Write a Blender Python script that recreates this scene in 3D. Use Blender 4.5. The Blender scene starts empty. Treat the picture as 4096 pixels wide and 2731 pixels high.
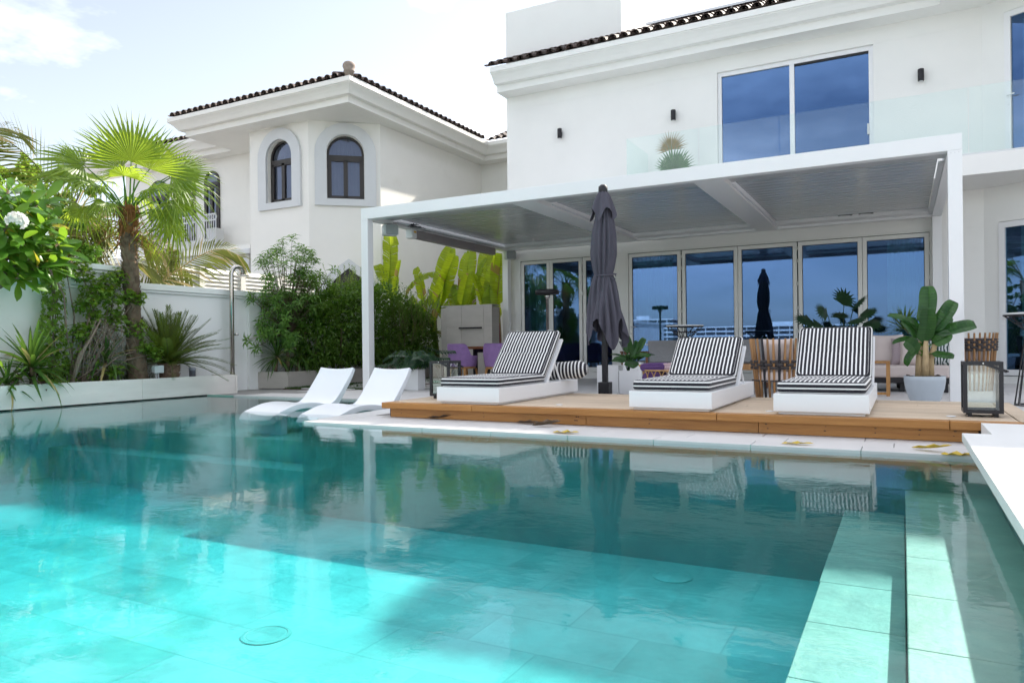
import bpy, math, random
from mathutils import Vector, Matrix
random.seed(11)
S = bpy.context.scene
COL = S.collection
R = math.radians
rnd = random.uniform

# ------------------------------------------------------------------ camera, sky, sun, exposure
F_PX, YAW, ROLL, CAM_H = 2916.1, .4919, -.0113, .7509        # focal length in pixels of the 4096 wide photograph
cam = bpy.data.cameras.new('camera')
cam.sensor_width = 36
cam.lens = F_PX / 4096 * 36
cam.shift_y = (1384.18 - 1365.5) / 4096
cam.clip_start, cam.clip_end = .05, 3000
camo = bpy.data.objects.new('camera', cam)
COL.objects.link(camo)
fwd = Vector((-math.sin(YAW), math.cos(YAW), 0))
rgt = Vector((math.cos(YAW), math.sin(YAW), 0))
upv = Vector((0, 0, 1))
cR = rgt * math.cos(ROLL) + upv * math.sin(ROLL)
cU = -rgt * math.sin(ROLL) + upv * math.cos(ROLL)
camo.matrix_world = Matrix(((cR.x, cU.x, -fwd.x, 0), (cR.y, cU.y, -fwd.y, 0), (cR.z, cU.z, -fwd.z, CAM_H), (0, 0, 0, 1)))
S.camera = camo

SUN = Vector((.31, 1, .815)).normalized()                     # towards the sun: behind the house, a little to the right
EL = math.asin(SUN.z)
AZ = math.atan2(SUN.x, SUN.y)
W = bpy.data.worlds.new('World')
S.world = W
W.use_nodes = True
nt = W.node_tree
for n in list(nt.nodes):
    nt.nodes.remove(n)
out = nt.nodes.new('ShaderNodeOutputWorld')
bg = nt.nodes.new('ShaderNodeBackground')
sky = nt.nodes.new('ShaderNodeTexSky')
sky.sky_type = 'NISHITA'
sky.sun_disc = False
sky.sun_elevation = EL
sky.sun_rotation = AZ
sky.air_density, sky.dust_density, sky.ozone_density = 1.0, 1.0, 1.5
bg.inputs['Strength'].default_value = .085
# scattered cumulus over the whole sky
tc = nt.nodes.new('ShaderNodeTexCoord')
sep = nt.nodes.new('ShaderNodeSeparateXYZ')
nt.links.new(tc.outputs['Generated'], sep.inputs[0])
def wm(op, a, b=None, clamp=False):
    n = nt.nodes.new('ShaderNodeMath'); n.operation = op; n.use_clamp = clamp
    for i, q in enumerate((a, b)):
        if q is None: continue
        if isinstance(q, (int, float)): n.inputs[i].default_value = q
        else: nt.links.new(q, n.inputs[i])
    return n.outputs[0]
zz = wm('ADD', wm('MAXIMUM', sep.outputs[2], 0.0), .16)
cmb = nt.nodes.new('ShaderNodeCombineXYZ')
nt.links.new(wm('DIVIDE', sep.outputs[0], zz), cmb.inputs[0])
nt.links.new(wm('DIVIDE', sep.outputs[1], zz), cmb.inputs[1])
cn = nt.nodes.new('ShaderNodeTexNoise'); cn.noise_dimensions = '4D'; cn.inputs['W'].default_value = 181.7
cn.inputs['Scale'].default_value = .95
cn.inputs['Detail'].default_value = 7
cn.inputs['Roughness'].default_value = .58
nt.links.new(cmb.outputs[0], cn.inputs['Vector'])
cr = nt.nodes.new('ShaderNodeValToRGB')
cr.color_ramp.elements[0].position = .48
cr.color_ramp.elements[1].position = .68
nt.links.new(cn.outputs['Fac'], cr.inputs[0])
fade = wm('MULTIPLY', cr.outputs[0], wm('MULTIPLY', sep.outputs[2], 5.0, True))
mixc = nt.nodes.new('ShaderNodeMix'); mixc.data_type = 'RGBA'
nt.links.new(wm('MULTIPLY', fade, .85), mixc.inputs[0])
hsv = nt.nodes.new('ShaderNodeHueSaturation'); hsv.inputs['Saturation'].default_value = .50   # hazy gulf-coast air
nt.links.new(sky.outputs[0], hsv.inputs['Color'])
nt.links.new(hsv.outputs[0], mixc.inputs[6])
mixc.inputs[7].default_value = (11.5, 11.6, 12.0, 1)
nt.links.new(mixc.outputs[2], bg.inputs[0])
nt.links.new(bg.outputs[0], out.inputs[0])

sl = bpy.data.lights.new('sun', 'SUN')
sl.energy = 3.4
sl.angle = R(1.0)
sl.color = (1, .93, .82)
so = bpy.data.objects.new('sun', sl)
COL.objects.link(so)
so.location = (4, 40, 40)
so.rotation_euler = (-SUN).to_track_quat('-Z', 'Y').to_euler()

S.view_settings.view_transform = 'Standard'
S.view_settings.look = 'None'
S.view_settings.gamma = 1
S.view_settings.exposure = 1.58
S.view_settings.use_curve_mapping = False
S.render.engine = 'CYCLES'
S.cycles.use_adaptive_sampling = True
S.cycles.adaptive_threshold = .03
S.cycles.use_denoising = True
S.cycles.max_bounces = 10
S.cycles.diffuse_bounces = 4
S.cycles.glossy_bounces = 5
S.cycles.transmission_bounces = 6
S.cycles.transparent_max_bounces = 24
S.cycles.volume_bounces = 0
S.cycles.caustics_reflective = False
S.cycles.caustics_refractive = False
S.cycles.sample_clamp_indirect = 6

# ------------------------------------------------------------------ materials
def nodes_of(name):
    m = bpy.data.materials.new(name)
    m.use_nodes = True
    t = m.node_tree
    b = t.nodes['Principled BSDF']
    return m, t, b
def lk(t, a, b): t.links.new(a, b)
def nd(t, kind, **kw):
    n = t.nodes.new(kind)
    for k, v in kw.items():
        if k.startswith('i_'): n.inputs[k[2:].replace('_', ' ')].default_value = v
        else: setattr(n, k, v)
    return n
def mth(t, op, a, b=None, clamp=False):
    n = t.nodes.new('ShaderNodeMath'); n.operation = op; n.use_clamp = clamp
    for i, q in enumerate((a, b)):
        if q is None: continue
        if isinstance(q, (int, float)): n.inputs[i].default_value = q
        else: t.links.new(q, n.inputs[i])
    return n.outputs[0]
def mixrgb(t, fac, a, b):
    n = t.nodes.new('ShaderNodeMix'); n.data_type = 'RGBA'
    for i, q in ((0, fac), (6, a), (7, b)):
        if isinstance(q, (int, float)): n.inputs[i].default_value = q
        elif isinstance(q, tuple): n.inputs[i].default_value = (*q, 1)[:4]
        else: t.links.new(q, n.inputs[i])
    return n.outputs[2]
def pm(name, col, rough=.5, metal=0, var=.12, scale=4, bump=0, bscale=60, orand=0, spec=.5, stretch=None, coat=0, dirt=None):
    """plain paint-like or stone-like surface: two octaves of noise in the colour, fine relief, optional variation per object"""
    m, t, b = nodes_of(name)
    c = nd(t, 'ShaderNodeTexCoord')
    vec = c.outputs['Object']
    if orand:
        oi = nd(t, 'ShaderNodeObjectInfo')
        a = nd(t, 'ShaderNodeVectorMath', operation='ADD')
        sc = nd(t, 'ShaderNodeVectorMath', operation='SCALE')
        lk(t, oi.outputs['Location'], sc.inputs[0]); sc.inputs['Scale'].default_value = 3.7
        lk(t, vec, a.inputs[0]); lk(t, sc.outputs[0], a.inputs[1])
        vec = a.outputs[0]
    if stretch:
        mp = nd(t, 'ShaderNodeMapping'); mp.inputs['Scale'].default_value = stretch
        lk(t, vec, mp.inputs[0]); vec = mp.outputs[0]
    n1 = nd(t, 'ShaderNodeTexNoise', i_Scale=scale, i_Detail=6.0, i_Roughness=.6)
    lk(t, vec, n1.inputs['Vector'])
    f = n1.outputs['Fac']
    lo = tuple(max(0, x * (1 - var * 1.8)) for x in col)
    hi = tuple(min(1, x * (1 + var * 1.8)) for x in col)
    colr = mixrgb(t, f, lo, hi)
    if dirt:
        n3 = nd(t, 'ShaderNodeTexNoise', i_Scale=dirt[1], i_Detail=8.0, i_Roughness=.7)
        lk(t, vec, n3.inputs['Vector'])
        rp = nd(t, 'ShaderNodeValToRGB')
        rp.color_ramp.elements[0].position = dirt[2]; rp.color_ramp.elements[1].position = min(1, dirt[2] + .18)
        lk(t, n3.outputs['Fac'], rp.inputs[0])
        colr = mixrgb(t, mth(t, 'MULTIPLY', rp.outputs[0], dirt[3]), colr, dirt[0])
    if orand:
        hs = nd(t, 'ShaderNodeHueSaturation')
        lk(t, colr, hs.inputs['Color'])
        lk(t, mth(t, 'ADD', mth(t, 'MULTIPLY', oi.outputs['Random'], orand * 2), 1 - orand), hs.inputs['Value'])
        colr = hs.outputs[0]
    lk(t, colr, b.inputs['Base Color'])
    b.inputs['Metallic'].default_value = metal
    b.inputs['Specular IOR Level'].default_value = spec
    b.inputs['Coat Weight'].default_value = coat
    lk(t, mth(t, 'ADD', mth(t, 'MULTIPLY', f, .18), rough - .09, True), b.inputs['Roughness'])
    if bump:
        n2 = nd(t, 'ShaderNodeTexNoise', i_Scale=bscale, i_Detail=4.0)
        lk(t, vec, n2.inputs['Vector'])
        bp = nd(t, 'ShaderNodeBump', i_Strength=bump, i_Distance=.01)
        lk(t, n2.outputs['Fac'], bp.inputs['Height'])
        lk(t, bp.outputs[0], b.inputs['Normal'])
    return m
def leafmat(name, c1, c2, tcol, trans=.45, rough=.42, dead=None, veins=False):
    m, t, b = nodes_of(name)
    g = nd(t, 'ShaderNodeNewGeometry')
    oi = nd(t, 'ShaderNodeObjectInfo')
    r = mth(t, 'FRACT', mth(t, 'ADD', g.outputs['Random Per Island'], oi.outputs['Random']))
    n1 = nd(t, 'ShaderNodeTexNoise', i_Scale=9.0, i_Detail=3.0)
    c = nd(t, 'ShaderNodeTexCoord'); lk(t, c.outputs['Object'], n1.inputs['Vector'])
    f = mth(t, 'ADD', mth(t, 'MULTIPLY', r, .75), mth(t, 'MULTIPLY', mth(t, 'SUBTRACT', n1.outputs['Fac'], .35), .7), True)
    col = mixrgb(t, f, c1, c2)
    tc_ = mixrgb(t, f, tuple(x * .7 for x in tcol), tcol)
    if veins:
        mpv = nd(t, 'ShaderNodeMapping'); mpv.inputs['Scale'].default_value = (1.5, 38, 1.5); lk(t, c.outputs['Object'], mpv.inputs[0])
        nv = nd(t, 'ShaderNodeTexNoise', i_Scale=1.0, i_Detail=3.0, i_Roughness=.6); lk(t, mpv.outputs[0], nv.inputs['Vector'])
        vf = mth(t, 'ADD', mth(t, 'MULTIPLY', nv.outputs['Fac'], 1.3), .35)
        for q_ in (0, 1):
            hv = nd(t, 'ShaderNodeHueSaturation'); lk(t, (col, tc_)[q_], hv.inputs['Color']); lk(t, vf, hv.inputs['Value'])
            if q_ == 0: col = hv.outputs[0]
            else: tc_ = hv.outputs[0]
    if dead:
        d = mth(t, 'GREATER_THAN', r, 1 - dead[1])
        col = mixrgb(t, d, col, dead[0]); tc_ = mixrgb(t, d, tc_, tuple(x * 1.2 for x in dead[0]))
    lk(t, col, b.inputs['Base Color'])
    b.inputs['Roughness'].default_value = rough
    b.inputs['Specular IOR Level'].default_value = .4
    tr = nd(t, 'ShaderNodeBsdfTranslucent'); lk(t, tc_, tr.inputs[0])
    mx = nd(t, 'ShaderNodeMixShader'); mx.inputs[0].default_value = trans
    lk(t, b.outputs[0], mx.inputs[1]); lk(t, tr.outputs[0], mx.inputs[2])
    lk(t, mx.outputs[0], t.nodes['Material Output'].inputs['Surface'])
    return m
def schlick(t, f0, normal=None):
    """share of mirrored light, the same from either side of the sheet"""
    lw = nd(t, 'ShaderNodeLayerWeight'); lw.inputs['Blend'].default_value = .5
    if normal: lk(t, normal, lw.inputs['Normal'])
    return mth(t, 'ADD', mth(t, 'MULTIPLY', mth(t, 'POWER', lw.outputs['Facing'], 5.0), 1 - f0), f0, True)
def glassmat(name, tint, ior, gcol=(1, 1, 1), wav=0):
    m, t, b = nodes_of(name)
    t.nodes.remove(b)
    tr = nd(t, 'ShaderNodeBsdfTransparent'); tr.inputs[0].default_value = (*tint, 1)
    gl = nd(t, 'ShaderNodeBsdfGlossy'); gl.inputs[0].default_value = (*gcol, 1); gl.inputs['Roughness'].default_value = .004
    if wav:
        c = nd(t, 'ShaderNodeTexCoord')
        n1 = nd(t, 'ShaderNodeTexNoise', i_Scale=1.6, i_Detail=1.0); lk(t, c.outputs['Object'], n1.inputs['Vector'])
        bp = nd(t, 'ShaderNodeBump', i_Strength=wav, i_Distance=.01); lk(t, n1.outputs['Fac'], bp.inputs['Height'])
        lk(t, bp.outputs[0], gl.inputs['Normal'])
    mx = nd(t, 'ShaderNodeMixShader')
    lk(t, schlick(t, ((ior - 1) / (ior + 1)) ** 2), mx.inputs[0]); lk(t, tr.outputs[0], mx.inputs[1]); lk(t, gl.outputs[0], mx.inputs[2])
    lk(t, mx.outputs[0], t.nodes['Material Output'].inputs['Surface'])
    return m
def stripemat(name, dark, light, count, frac, axis='X'):
    """printed stripes running along the cushion: needs the UV layer, u across the stripes"""
    m, t, b = nodes_of(name)
    uv = nd(t, 'ShaderNodeUVMap')
    sp = nd(t, 'ShaderNodeSeparateXYZ'); lk(t, uv.outputs[0], sp.inputs[0])
    n1 = nd(t, 'ShaderNodeTexNoise', i_Scale=5.0, i_Detail=2.0); lk(t, uv.outputs[0], n1.inputs['Vector'])
    u = mth(t, 'ADD', mth(t, 'MULTIPLY', sp.outputs[0], count), mth(t, 'MULTIPLY', n1.outputs['Fac'], .12))
    w = mth(t, 'LESS_THAN', mth(t, 'FRACT', u), frac)
    n2 = nd(t, 'ShaderNodeTexNoise', i_Scale=260.0, i_Detail=2.0); lk(t, uv.outputs[0], n2.inputs['Vector'])
    col = mixrgb(t, w, dark, light)
    hs = nd(t, 'ShaderNodeHueSaturation'); lk(t, col, hs.inputs['Color'])
    lk(t, mth(t, 'ADD', mth(t, 'MULTIPLY', n2.outputs['Fac'], .5), .75), hs.inputs['Value'])
    lk(t, hs.outputs[0], b.inputs['Base Color'])
    b.inputs['Roughness'].default_value = .9
    b.inputs['Sheen Weight'].default_value = .15
    bp = nd(t, 'ShaderNodeBump', i_Strength=.35, i_Distance=.004); lk(t, n2.outputs['Fac'], bp.inputs['Height'])
    lk(t, bp.outputs[0], b.inputs['Normal'])
    return m
def woodmat(name, c1, c2, rough=.55, along='X', sc=3.0, bump=.25, dark=None, orand=.12):
    m, t, b = nodes_of(name)
    c = nd(t, 'ShaderNodeTexCoord')
    oi = nd(t, 'ShaderNodeObjectInfo')
    a = nd(t, 'ShaderNodeVectorMath', operation='ADD')
    scl = nd(t, 'ShaderNodeVectorMath', operation='SCALE')
    lk(t, oi.outputs['Location'], scl.inputs[0]); scl.inputs['Scale'].default_value = 5.3
    lk(t, c.outputs['Object'], a.inputs[0]); lk(t, scl.outputs[0], a.inputs[1])
    mp = nd(t, 'ShaderNodeMapping')
    k = {'X': (.9, 14, 14), 'Y': (14, .9, 14), 'Z': (14, 14, .9)}[along]
    mp.inputs['Scale'].default_value = k
    lk(t, a.outputs[0], mp.inputs[0])
    n1 = nd(t, 'ShaderNodeTexNoise', i_Scale=sc, i_Detail=7.0, i_Roughness=.65, i_Distortion=.6)
    lk(t, mp.outputs[0], n1.inputs['Vector'])
    rp = nd(t, 'ShaderNodeValToRGB'); rp.color_ramp.elements[0].position = .3; rp.color_ramp.elements[1].position = .72
    lk(t, n1.outputs['Fac'], rp.inputs[0])
    col = mixrgb(t, rp.outputs[0], c1, c2)
    if dark:
        n3 = nd(t, 'ShaderNodeTexNoise', i_Scale=1.1, i_Detail=5.0, i_Roughness=.7); lk(t, mp.outputs[0], n3.inputs['Vector'])
        r3 = nd(t, 'ShaderNodeValToRGB'); r3.color_ramp.elements[0].position = .60; r3.color_ramp.elements[1].position = .68
        lk(t, n3.outputs['Fac'], r3.inputs[0])
        col = mixrgb(t, mth(t, 'MULTIPLY', r3.outputs[0], .75), col, dark)
    hs = nd(t, 'ShaderNodeHueSaturation'); lk(t, col, hs.inputs['Color'])
    lk(t, mth(t, 'ADD', mth(t, 'MULTIPLY', oi.outputs['Random'], orand * 2), 1 - orand), hs.inputs['Value'])
    lk(t, hs.outputs[0], b.inputs['Base Color'])
    b.inputs['Roughness'].default_value = rough
    bp = nd(t, 'ShaderNodeBump', i_Strength=bump, i_Distance=.004); lk(t, n1.outputs['Fac'], bp.inputs['Height'])
    lk(t, bp.outputs[0], b.inputs['Normal'])
    return m

M = {}
M['render'] = pm('white_render', (.84, .835, .81), .75, var=.025, scale=1.3, bump=.12, bscale=90, dirt=((.62, .60, .54), .9, .62, .25))
M['nrender'] = pm('neighbour_render', (.83, .81, .765), .8, var=.03, scale=1.1, bump=.12, bscale=90, dirt=((.60, .56, .48), .7, .60, .35))
M['trim'] = pm('grey_window_trim', (.64, .65, .66), .75, var=.03, scale=3)
M['wallpaint'] = pm('boundary_wall_paint', (.88, .89, .88), .8, var=.035, scale=1.2, bump=.15, bscale=70, dirt=((.52, .55, .50), 1.4, .63, .4))
M['white'] = pm('white_powder_coat', (.83, .83, .84), .38, var=.015, scale=2, spec=.5)
M['plastic'] = pm('white_moulded_plastic', (.80, .82, .85), .35, var=.012, scale=2, spec=.5)
m_, t_, b_ = nodes_of('grey_aluminium_louvre')
oi_ = nd(t_, 'ShaderNodeObjectInfo'); hs_ = nd(t_, 'ShaderNodeHueSaturation'); hs_.inputs['Color'].default_value = (.60, .605, .615, 1)
lk(t_, mth(t_, 'ADD', mth(t_, 'MULTIPLY', oi_.outputs['Random'], .08), .96), hs_.inputs['Value']); lk(t_, hs_.outputs[0], b_.inputs['Base Color'])
b_.inputs['Metallic'].default_value = .4; b_.inputs['Roughness'].default_value = .26
M['alu'] = m_
M['alub'] = pm('silver_gutter', (.55, .56, .57), .4, metal=.3, var=.05, scale=6)
M['frame'] = pm('beige_door_frame', (.80, .80, .77), .45, var=.02, scale=3)
M['black'] = pm('black_metal', (.010, .009, .013), .5, var=.1, scale=8)
M['dark'] = pm('dark_gasket', (.02, .02, .022), .6)
M['brown'] = pm('brown_window_frame', (.035, .03, .028), .5, var=.15, scale=9)
M['rooftile'] = pm('brown_clay_tile', (.085, .058, .05), .7, var=.25, scale=9, bump=.3, bscale=40, orand=.35, dirt=((.18, .15, .13), 7, .6, .5))
M['roofbed'] = pm('roof_underlay', (.06, .045, .04), .9)
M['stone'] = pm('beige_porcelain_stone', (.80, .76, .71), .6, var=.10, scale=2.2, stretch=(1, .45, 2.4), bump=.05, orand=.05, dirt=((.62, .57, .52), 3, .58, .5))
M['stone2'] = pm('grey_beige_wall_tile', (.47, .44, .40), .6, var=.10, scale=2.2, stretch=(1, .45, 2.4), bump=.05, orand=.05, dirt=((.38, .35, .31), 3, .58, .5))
M['tile'] = pm('pale_terrace_tile', (.66, .64, .635), .55, var=.06, scale=2.5, bump=.05, bscale=120, orand=.05, dirt=((.45, .43, .42), 2.2, .6, .4))
M['grout'] = pm('grout', (.30, .29, .28), .9)
M['coping'] = pm('white_coping_stone', (.58, .57, .565), .5, var=.05, scale=3, orand=.04, dirt=((.55, .53, .5), 4, .62, .4))
M['bench'] = pm('white_bench_stone', (.72, .72, .71), .45, var=.04, scale=2.5, dirt=((.60, .60, .58), 3, .6, .4))
M['pooltile'] = None
M['soil'] = pm('garden_soil', (.075, .05, .035), .95, var=.4, scale=14, bump=.9, bscale=25)
M['plank'] = woodmat('weathered_deck_plank', (.43, .33, .235), (.62, .50, .375), .62, 'X', 3.0, .3, orand=.10)
M['teak'] = woodmat('oiled_teak_fascia', (.31, .125, .024), (.46, .215, .05), .5, 'X', 2.2, .3, dark=(.05, .03, .018), orand=.10)
M['teakz'] = woodmat('teak_slat', (.24, .115, .04), (.40, .21, .08), .5, 'Z', 3.0, .2, orand=.25)
M['tablewood'] = woodmat('dark_table_wood', (.12, .045, .02), (.22, .085, .035), .3, 'X', 2.5, .1)
M['legwood'] = woodmat('honey_leg_wood', (.36, .17, .05), (.48, .25, .085), .4, 'Z', 2.5, .1)
M['stripe'] = stripemat('striped_canvas', (.012, .011, .018), (.80, .79, .78), 17, .37)
M['stripeside'] = stripemat('striped_canvas_border', (.012, .011, .018), (.74, .73, .72), 2.5, .32)
M['stripebol'] = stripemat('striped_canvas_roll', (.012, .011, .018), (.74, .73, .72), 13, .38)
M['umb'] = pm('charcoal_parasol_cloth', (.072, .069, .092), .85, var=.12, scale=5, bump=.15, bscale=300)
M['purple'] = pm('lilac_velvet', (.27, .155, .36), .85, var=.16, scale=12, bump=.1, bscale=200)
M['tweed'] = pm('grey_tweed', (.30, .30, .31), .95, var=.3, scale=90, bump=.3, bscale=220)
M['pinkcush'] = pm('pale_pink_cushion', (.62, .53, .50), .9, var=.05, scale=4, bump=.15, bscale=200)
M['mauvecush'] = pm('mauve_cushion', (.42, .34, .36), .9, var=.15, scale=60)
M['darkcush'] = pm('charcoal_cushion', (.05, .045, .05), .9, var=.2, scale=30)
M['rope'] = pm('grey_woven_rope', (.055, .047, .048), .85, var=.3, scale=40, bump=.4, bscale=120)
M['rattan'] = pm('rattan', (.42, .25, .10), .6, var=.25, scale=20)
M['towelp'] = pm('purple_towel', (.11, .055, .18), .95, var=.2, scale=60, bump=.6, bscale=160)
M['towelk'] = pm('pink_towel', (.52, .38, .42), .95, var=.12, scale=60, bump=.6, bscale=160)
M['greypot'] = pm('blue_grey_glazed_pot', (.40, .45, .50), .35, var=.05, scale=4, bump=.1, bscale=80)
M['steel'] = pm('brushed_steel', (.58, .55, .52), .22, metal=1, var=.15, scale=9, stretch=(1, 1, .15), dirt=((.30, .22, .14), 3, .6, .6))
M['screen'] = pm('taupe_blind_case', (.30, .27, .27), .5, var=.03)
M['speaker'] = pm('pale_speaker_shell', (.62, .65, .66), .5, var=.02)
M['spkgrille'] = pm('grey_speaker_grille', (.30, .325, .33), .75, var=.1, scale=200)
M['led'] = pm('led_strip_diffuser', (.70, .72, .76), .3, var=.1, scale=30)
M['label'] = pm('yellow_sticker', (.75, .48, .06), .5)
M['curtain'] = pm('grey_curtain', (.74, .78, .78), .9, var=.08, scale=3)
M['room'] = pm('room_wall', (.32, .32, .32), .9, var=.05)
M['bark'] = pm('palm_bark', (.20, .14, .095), .95, var=.35, scale=11, bump=.9, bscale=30, orand=.25, dirt=((.075, .05, .035), 9, .5, .8))
M['fibre'] = pm('orange_palm_fibre', (.27, .115, .04), .95, var=.35, scale=20, bump=.8, bscale=40, orand=.2)
M['twig'] = pm('grey_brown_twig', (.20, .155, .12), .9, var=.3, scale=15)
M['trunk'] = pm('shrub_trunk', (.15, .11, .075), .95, var=.35, scale=12, bump=.8, bscale=30)
M['bananastem'] = pm('dry_banana_stem', (.46, .34, .19), .8, var=.35, scale=7, stretch=(3, 3, .7), bump=.5, bscale=30, dirt=((.16, .10, .05), 5, .52, .7))
M['petal'] = leafmat('white_petal', (.80, .79, .74), (.85, .84, .80), (.8, .8, .7), .3)
M['louvrefence'] = pm('cream_fence_slat', (.74, .72, .67), .6, var=.04)
M['pvc'] = pm('grey_plastic_pipe', (.30, .32, .38), .5)
M['apt'] = pm('far_building_wall', (.16, .17, .19), .8, var=.2, scale=.4)
M['aptslab'] = pm('far_building_slab', (.80, .80, .78), .7, var=.05, scale=.3)
M['sand'] = pm('far_shore', (.34, .32, .28), .95, var=.2, scale=.05)
M['solar'] = pm('solar_panel', (.05, .05, .09), .2, var=.1)
M['silver'] = pm('aluminium_profile', (.60, .60, .60), .35, metal=.6)
# foliage: c1, c2 surface colours, then the colour of light passing through
M['fan'] = leafmat('fan_palm_leaf', (.07, .14, .018), (.17, .26, .035), (.50, .66, .05), .50, .40)
M['coco'] = leafmat('coconut_leaflet', (.07, .10, .022), (.17, .18, .045), (.36, .40, .06), .36, .38, dead=((.40, .31, .14), .14))
M['frangi'] = leafmat('frangipani_leaf', (.045, .13, .018), (.11, .24, .03), (.32, .55, .04), .40, .30, dead=((.45, .38, .04), .02))
M['vine'] = leafmat('bougainvillea_leaf', (.075, .17, .022), (.18, .32, .04), (.42, .62, .06), .42, .42)
M['cycad'] = leafmat('cycad_leaflet', (.045, .075, .010), (.12, .155, .022), (.22, .30, .03), .28, .36)
M['drac'] = leafmat('dracaena_leaf', (.035, .095, .022), (.10, .19, .04), (.22, .40, .05), .30, .34, dead=((.42, .34, .13), .08))
M['mango'] = leafmat('shrub_leaf', (.055, .15, .028), (.16, .31, .055), (.28, .50, .06), .36, .34)
M['hedge'] = leafmat('hedge_leaf', (.034, .095, .013), (.13, .24, .03), (.25, .45, .04), .32, .36)
M['fern'] = leafmat('fern_leaf', (.045, .13, .014), (.13, .27, .03), (.32, .58, .04), .36, .40)
M['banana'] = leafmat('banana_leaf', (.06, .15, .015), (.18, .30, .025), (.74, .88, .035), .66, .34, dead=((.42, .30, .10), .05), veins=True)
M['pot_leaf'] = leafmat('potted_banana_leaf', (.014, .06, .016), (.035, .10, .022), (.10, .32, .035), .26, .28, veins=True)
M['philo'] = leafmat('philodendron_leaf', (.012, .045, .022), (.03, .075, .03), (.06, .16, .05), .22, .35)
M['bpalm'] = leafmat('balcony_palm_leaf', (.05, .15, .06), (.10, .22, .09), (.15, .35, .12), .35)
M['browntip'] = leafmat('browning_fan_leaf', (.20, .17, .05), (.34, .20, .09), (.4, .3, .08), .4)
M['cactus'] = pm('yellow_green_cactus', (.20, .20, .03), .7, var=.3, scale=30, bump=.8, bscale=60)
M['drybrown'] = leafmat('dry_brown_leaf', (.09, .06, .04), (.16, .11, .075), (.1, .07, .03), .1, .7)
M['dryyellow'] = leafmat('fallen_yellow_leaf', (.55, .38, .03), (.68, .48, .05), (.5, .4, .05), .2, .5)
M['grass'] = leafmat('turf_blade', (.02, .07, .012), (.05, .12, .02), (.1, .25, .03), .25, .6)
M['glass'] = glassmat('coated_door_glass', (.46, .62, .64), 2.5, (.30, .50, .98), .012)
M['glassn'] = glassmat('dark_window_glass', (.30, .32, .36), 2.1, (.70, .76, 1.0), .02)
M['clear'] = glassmat('clear_balustrade_glass', (.94, .98, .972), 1.45)
M['lantern_glass'] = glassmat('lantern_glass', (.93, .96, .95), 1.6)

def watermats():
    m, t, b = nodes_of('pool_water')
    t.nodes.remove(b)
    tr = nd(t, 'ShaderNodeBsdfTransparent'); tr.inputs[0].default_value = (.96, 1, 1, 1)
    gl = nd(t, 'ShaderNodeBsdfGlossy'); gl.inputs['Roughness'].default_value = .0
    c = nd(t, 'ShaderNodeTexCoord')
    mp = nd(t, 'ShaderNodeMapping'); mp.inputs['Scale'].default_value = (1, 1.5, 1); mp.inputs['Rotation'].default_value = (0, 0, .35)
    lk(t, c.outputs['Object'], mp.inputs[0])
    n1 = nd(t, 'ShaderNodeTexNoise', i_Scale=2.6, i_Detail=1.5, i_Roughness=.45); lk(t, mp.outputs[0], n1.inputs['Vector'])
    n2 = nd(t, 'ShaderNodeTexNoise', i_Scale=14.0, i_Detail=3.5, i_Distortion=.6); lk(t, mp.outputs[0], n2.inputs['Vector'])
    hsum = mth(t, 'ADD', mth(t, 'MULTIPLY', n1.outputs['Fac'], 1.0), mth(t, 'MULTIPLY', n2.outputs['Fac'], .30))
    bp = nd(t, 'ShaderNodeBump', i_Strength=1.0, i_Distance=.0017); lk(t, hsum, bp.inputs['Height'])
    lk(t, bp.outputs[0], gl.inputs['Normal'])
    mx = nd(t, 'ShaderNodeMixShader')
    lk(t, schlick(t, .035, bp.outputs[0]), mx.inputs[0]); lk(t, tr.outputs[0], mx.inputs[1]); lk(t, gl.outputs[0], mx.inputs[2])
    o = t.nodes['Material Output']
    lk(t, mx.outputs[0], o.inputs['Surface'])
    va = nd(t, 'ShaderNodeVolumeAbsorption'); va.inputs['Color'].default_value = (.0, .86, .955, 1); va.inputs['Density'].default_value = .42
    vs = nd(t, 'ShaderNodeVolumeScatter'); vs.inputs['Color'].default_value = (.08, .88, 1.0, 1); vs.inputs['Density'].default_value = .012; vs.inputs['Anisotropy'].default_value = .3
    av = nd(t, 'ShaderNodeAddShader'); lk(t, va.outputs[0], av.inputs[0]); lk(t, vs.outputs[0], av.inputs[1])
    lk(t, av.outputs[0], o.inputs['Volume'])
    M['water'] = m
    # pool lining: pale stone tile with a shallow joint, mottled
    m, t, b = nodes_of('pool_lining_tile')
    c = nd(t, 'ShaderNodeTexCoord')
    br = nd(t, 'ShaderNodeTexBrick'); br.offset = .5
    br.inputs['Scale'].default_value = 1.0; br.inputs['Brick Width'].default_value = .9; br.inputs['Row Height'].default_value = .45
    br.inputs['Mortar Size'].default_value = .006
    br.inputs['Color1'].default_value = (.21, .42, .355, 1); br.inputs['Color2'].default_value = (.31, .55, .475, 1); br.inputs['Mortar'].default_value = (.22, .42, .36, 1)
    lk(t, c.outputs['Object'], br.inputs['Vector'])
    n1 = nd(t, 'ShaderNodeTexNoise', i_Scale=1.5, i_Detail=9.0, i_Roughness=.68); lk(t, c.outputs['Object'], n1.inputs['Vector'])
    hs = nd(t, 'ShaderNodeHueSaturation'); lk(t, br.outputs['Color'], hs.inputs['Color'])
    lk(t, mth(t, 'ADD', mth(t, 'MULTIPLY', n1.outputs['Fac'], 1.5), .25), hs.inputs['Value'])
    lk(t, hs.outputs[0], b.inputs['Base Color']); b.inputs['Roughness'].default_value = .6
    M['pooltile'] = m
    M['ledge'] = pm('green_mottled_ledge_stone', (.22, .30, .24), .6, var=.30, scale=6, bump=.3, bscale=30, dirt=((.36, .40, .30), 9, .52, .6))
watermats()

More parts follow.
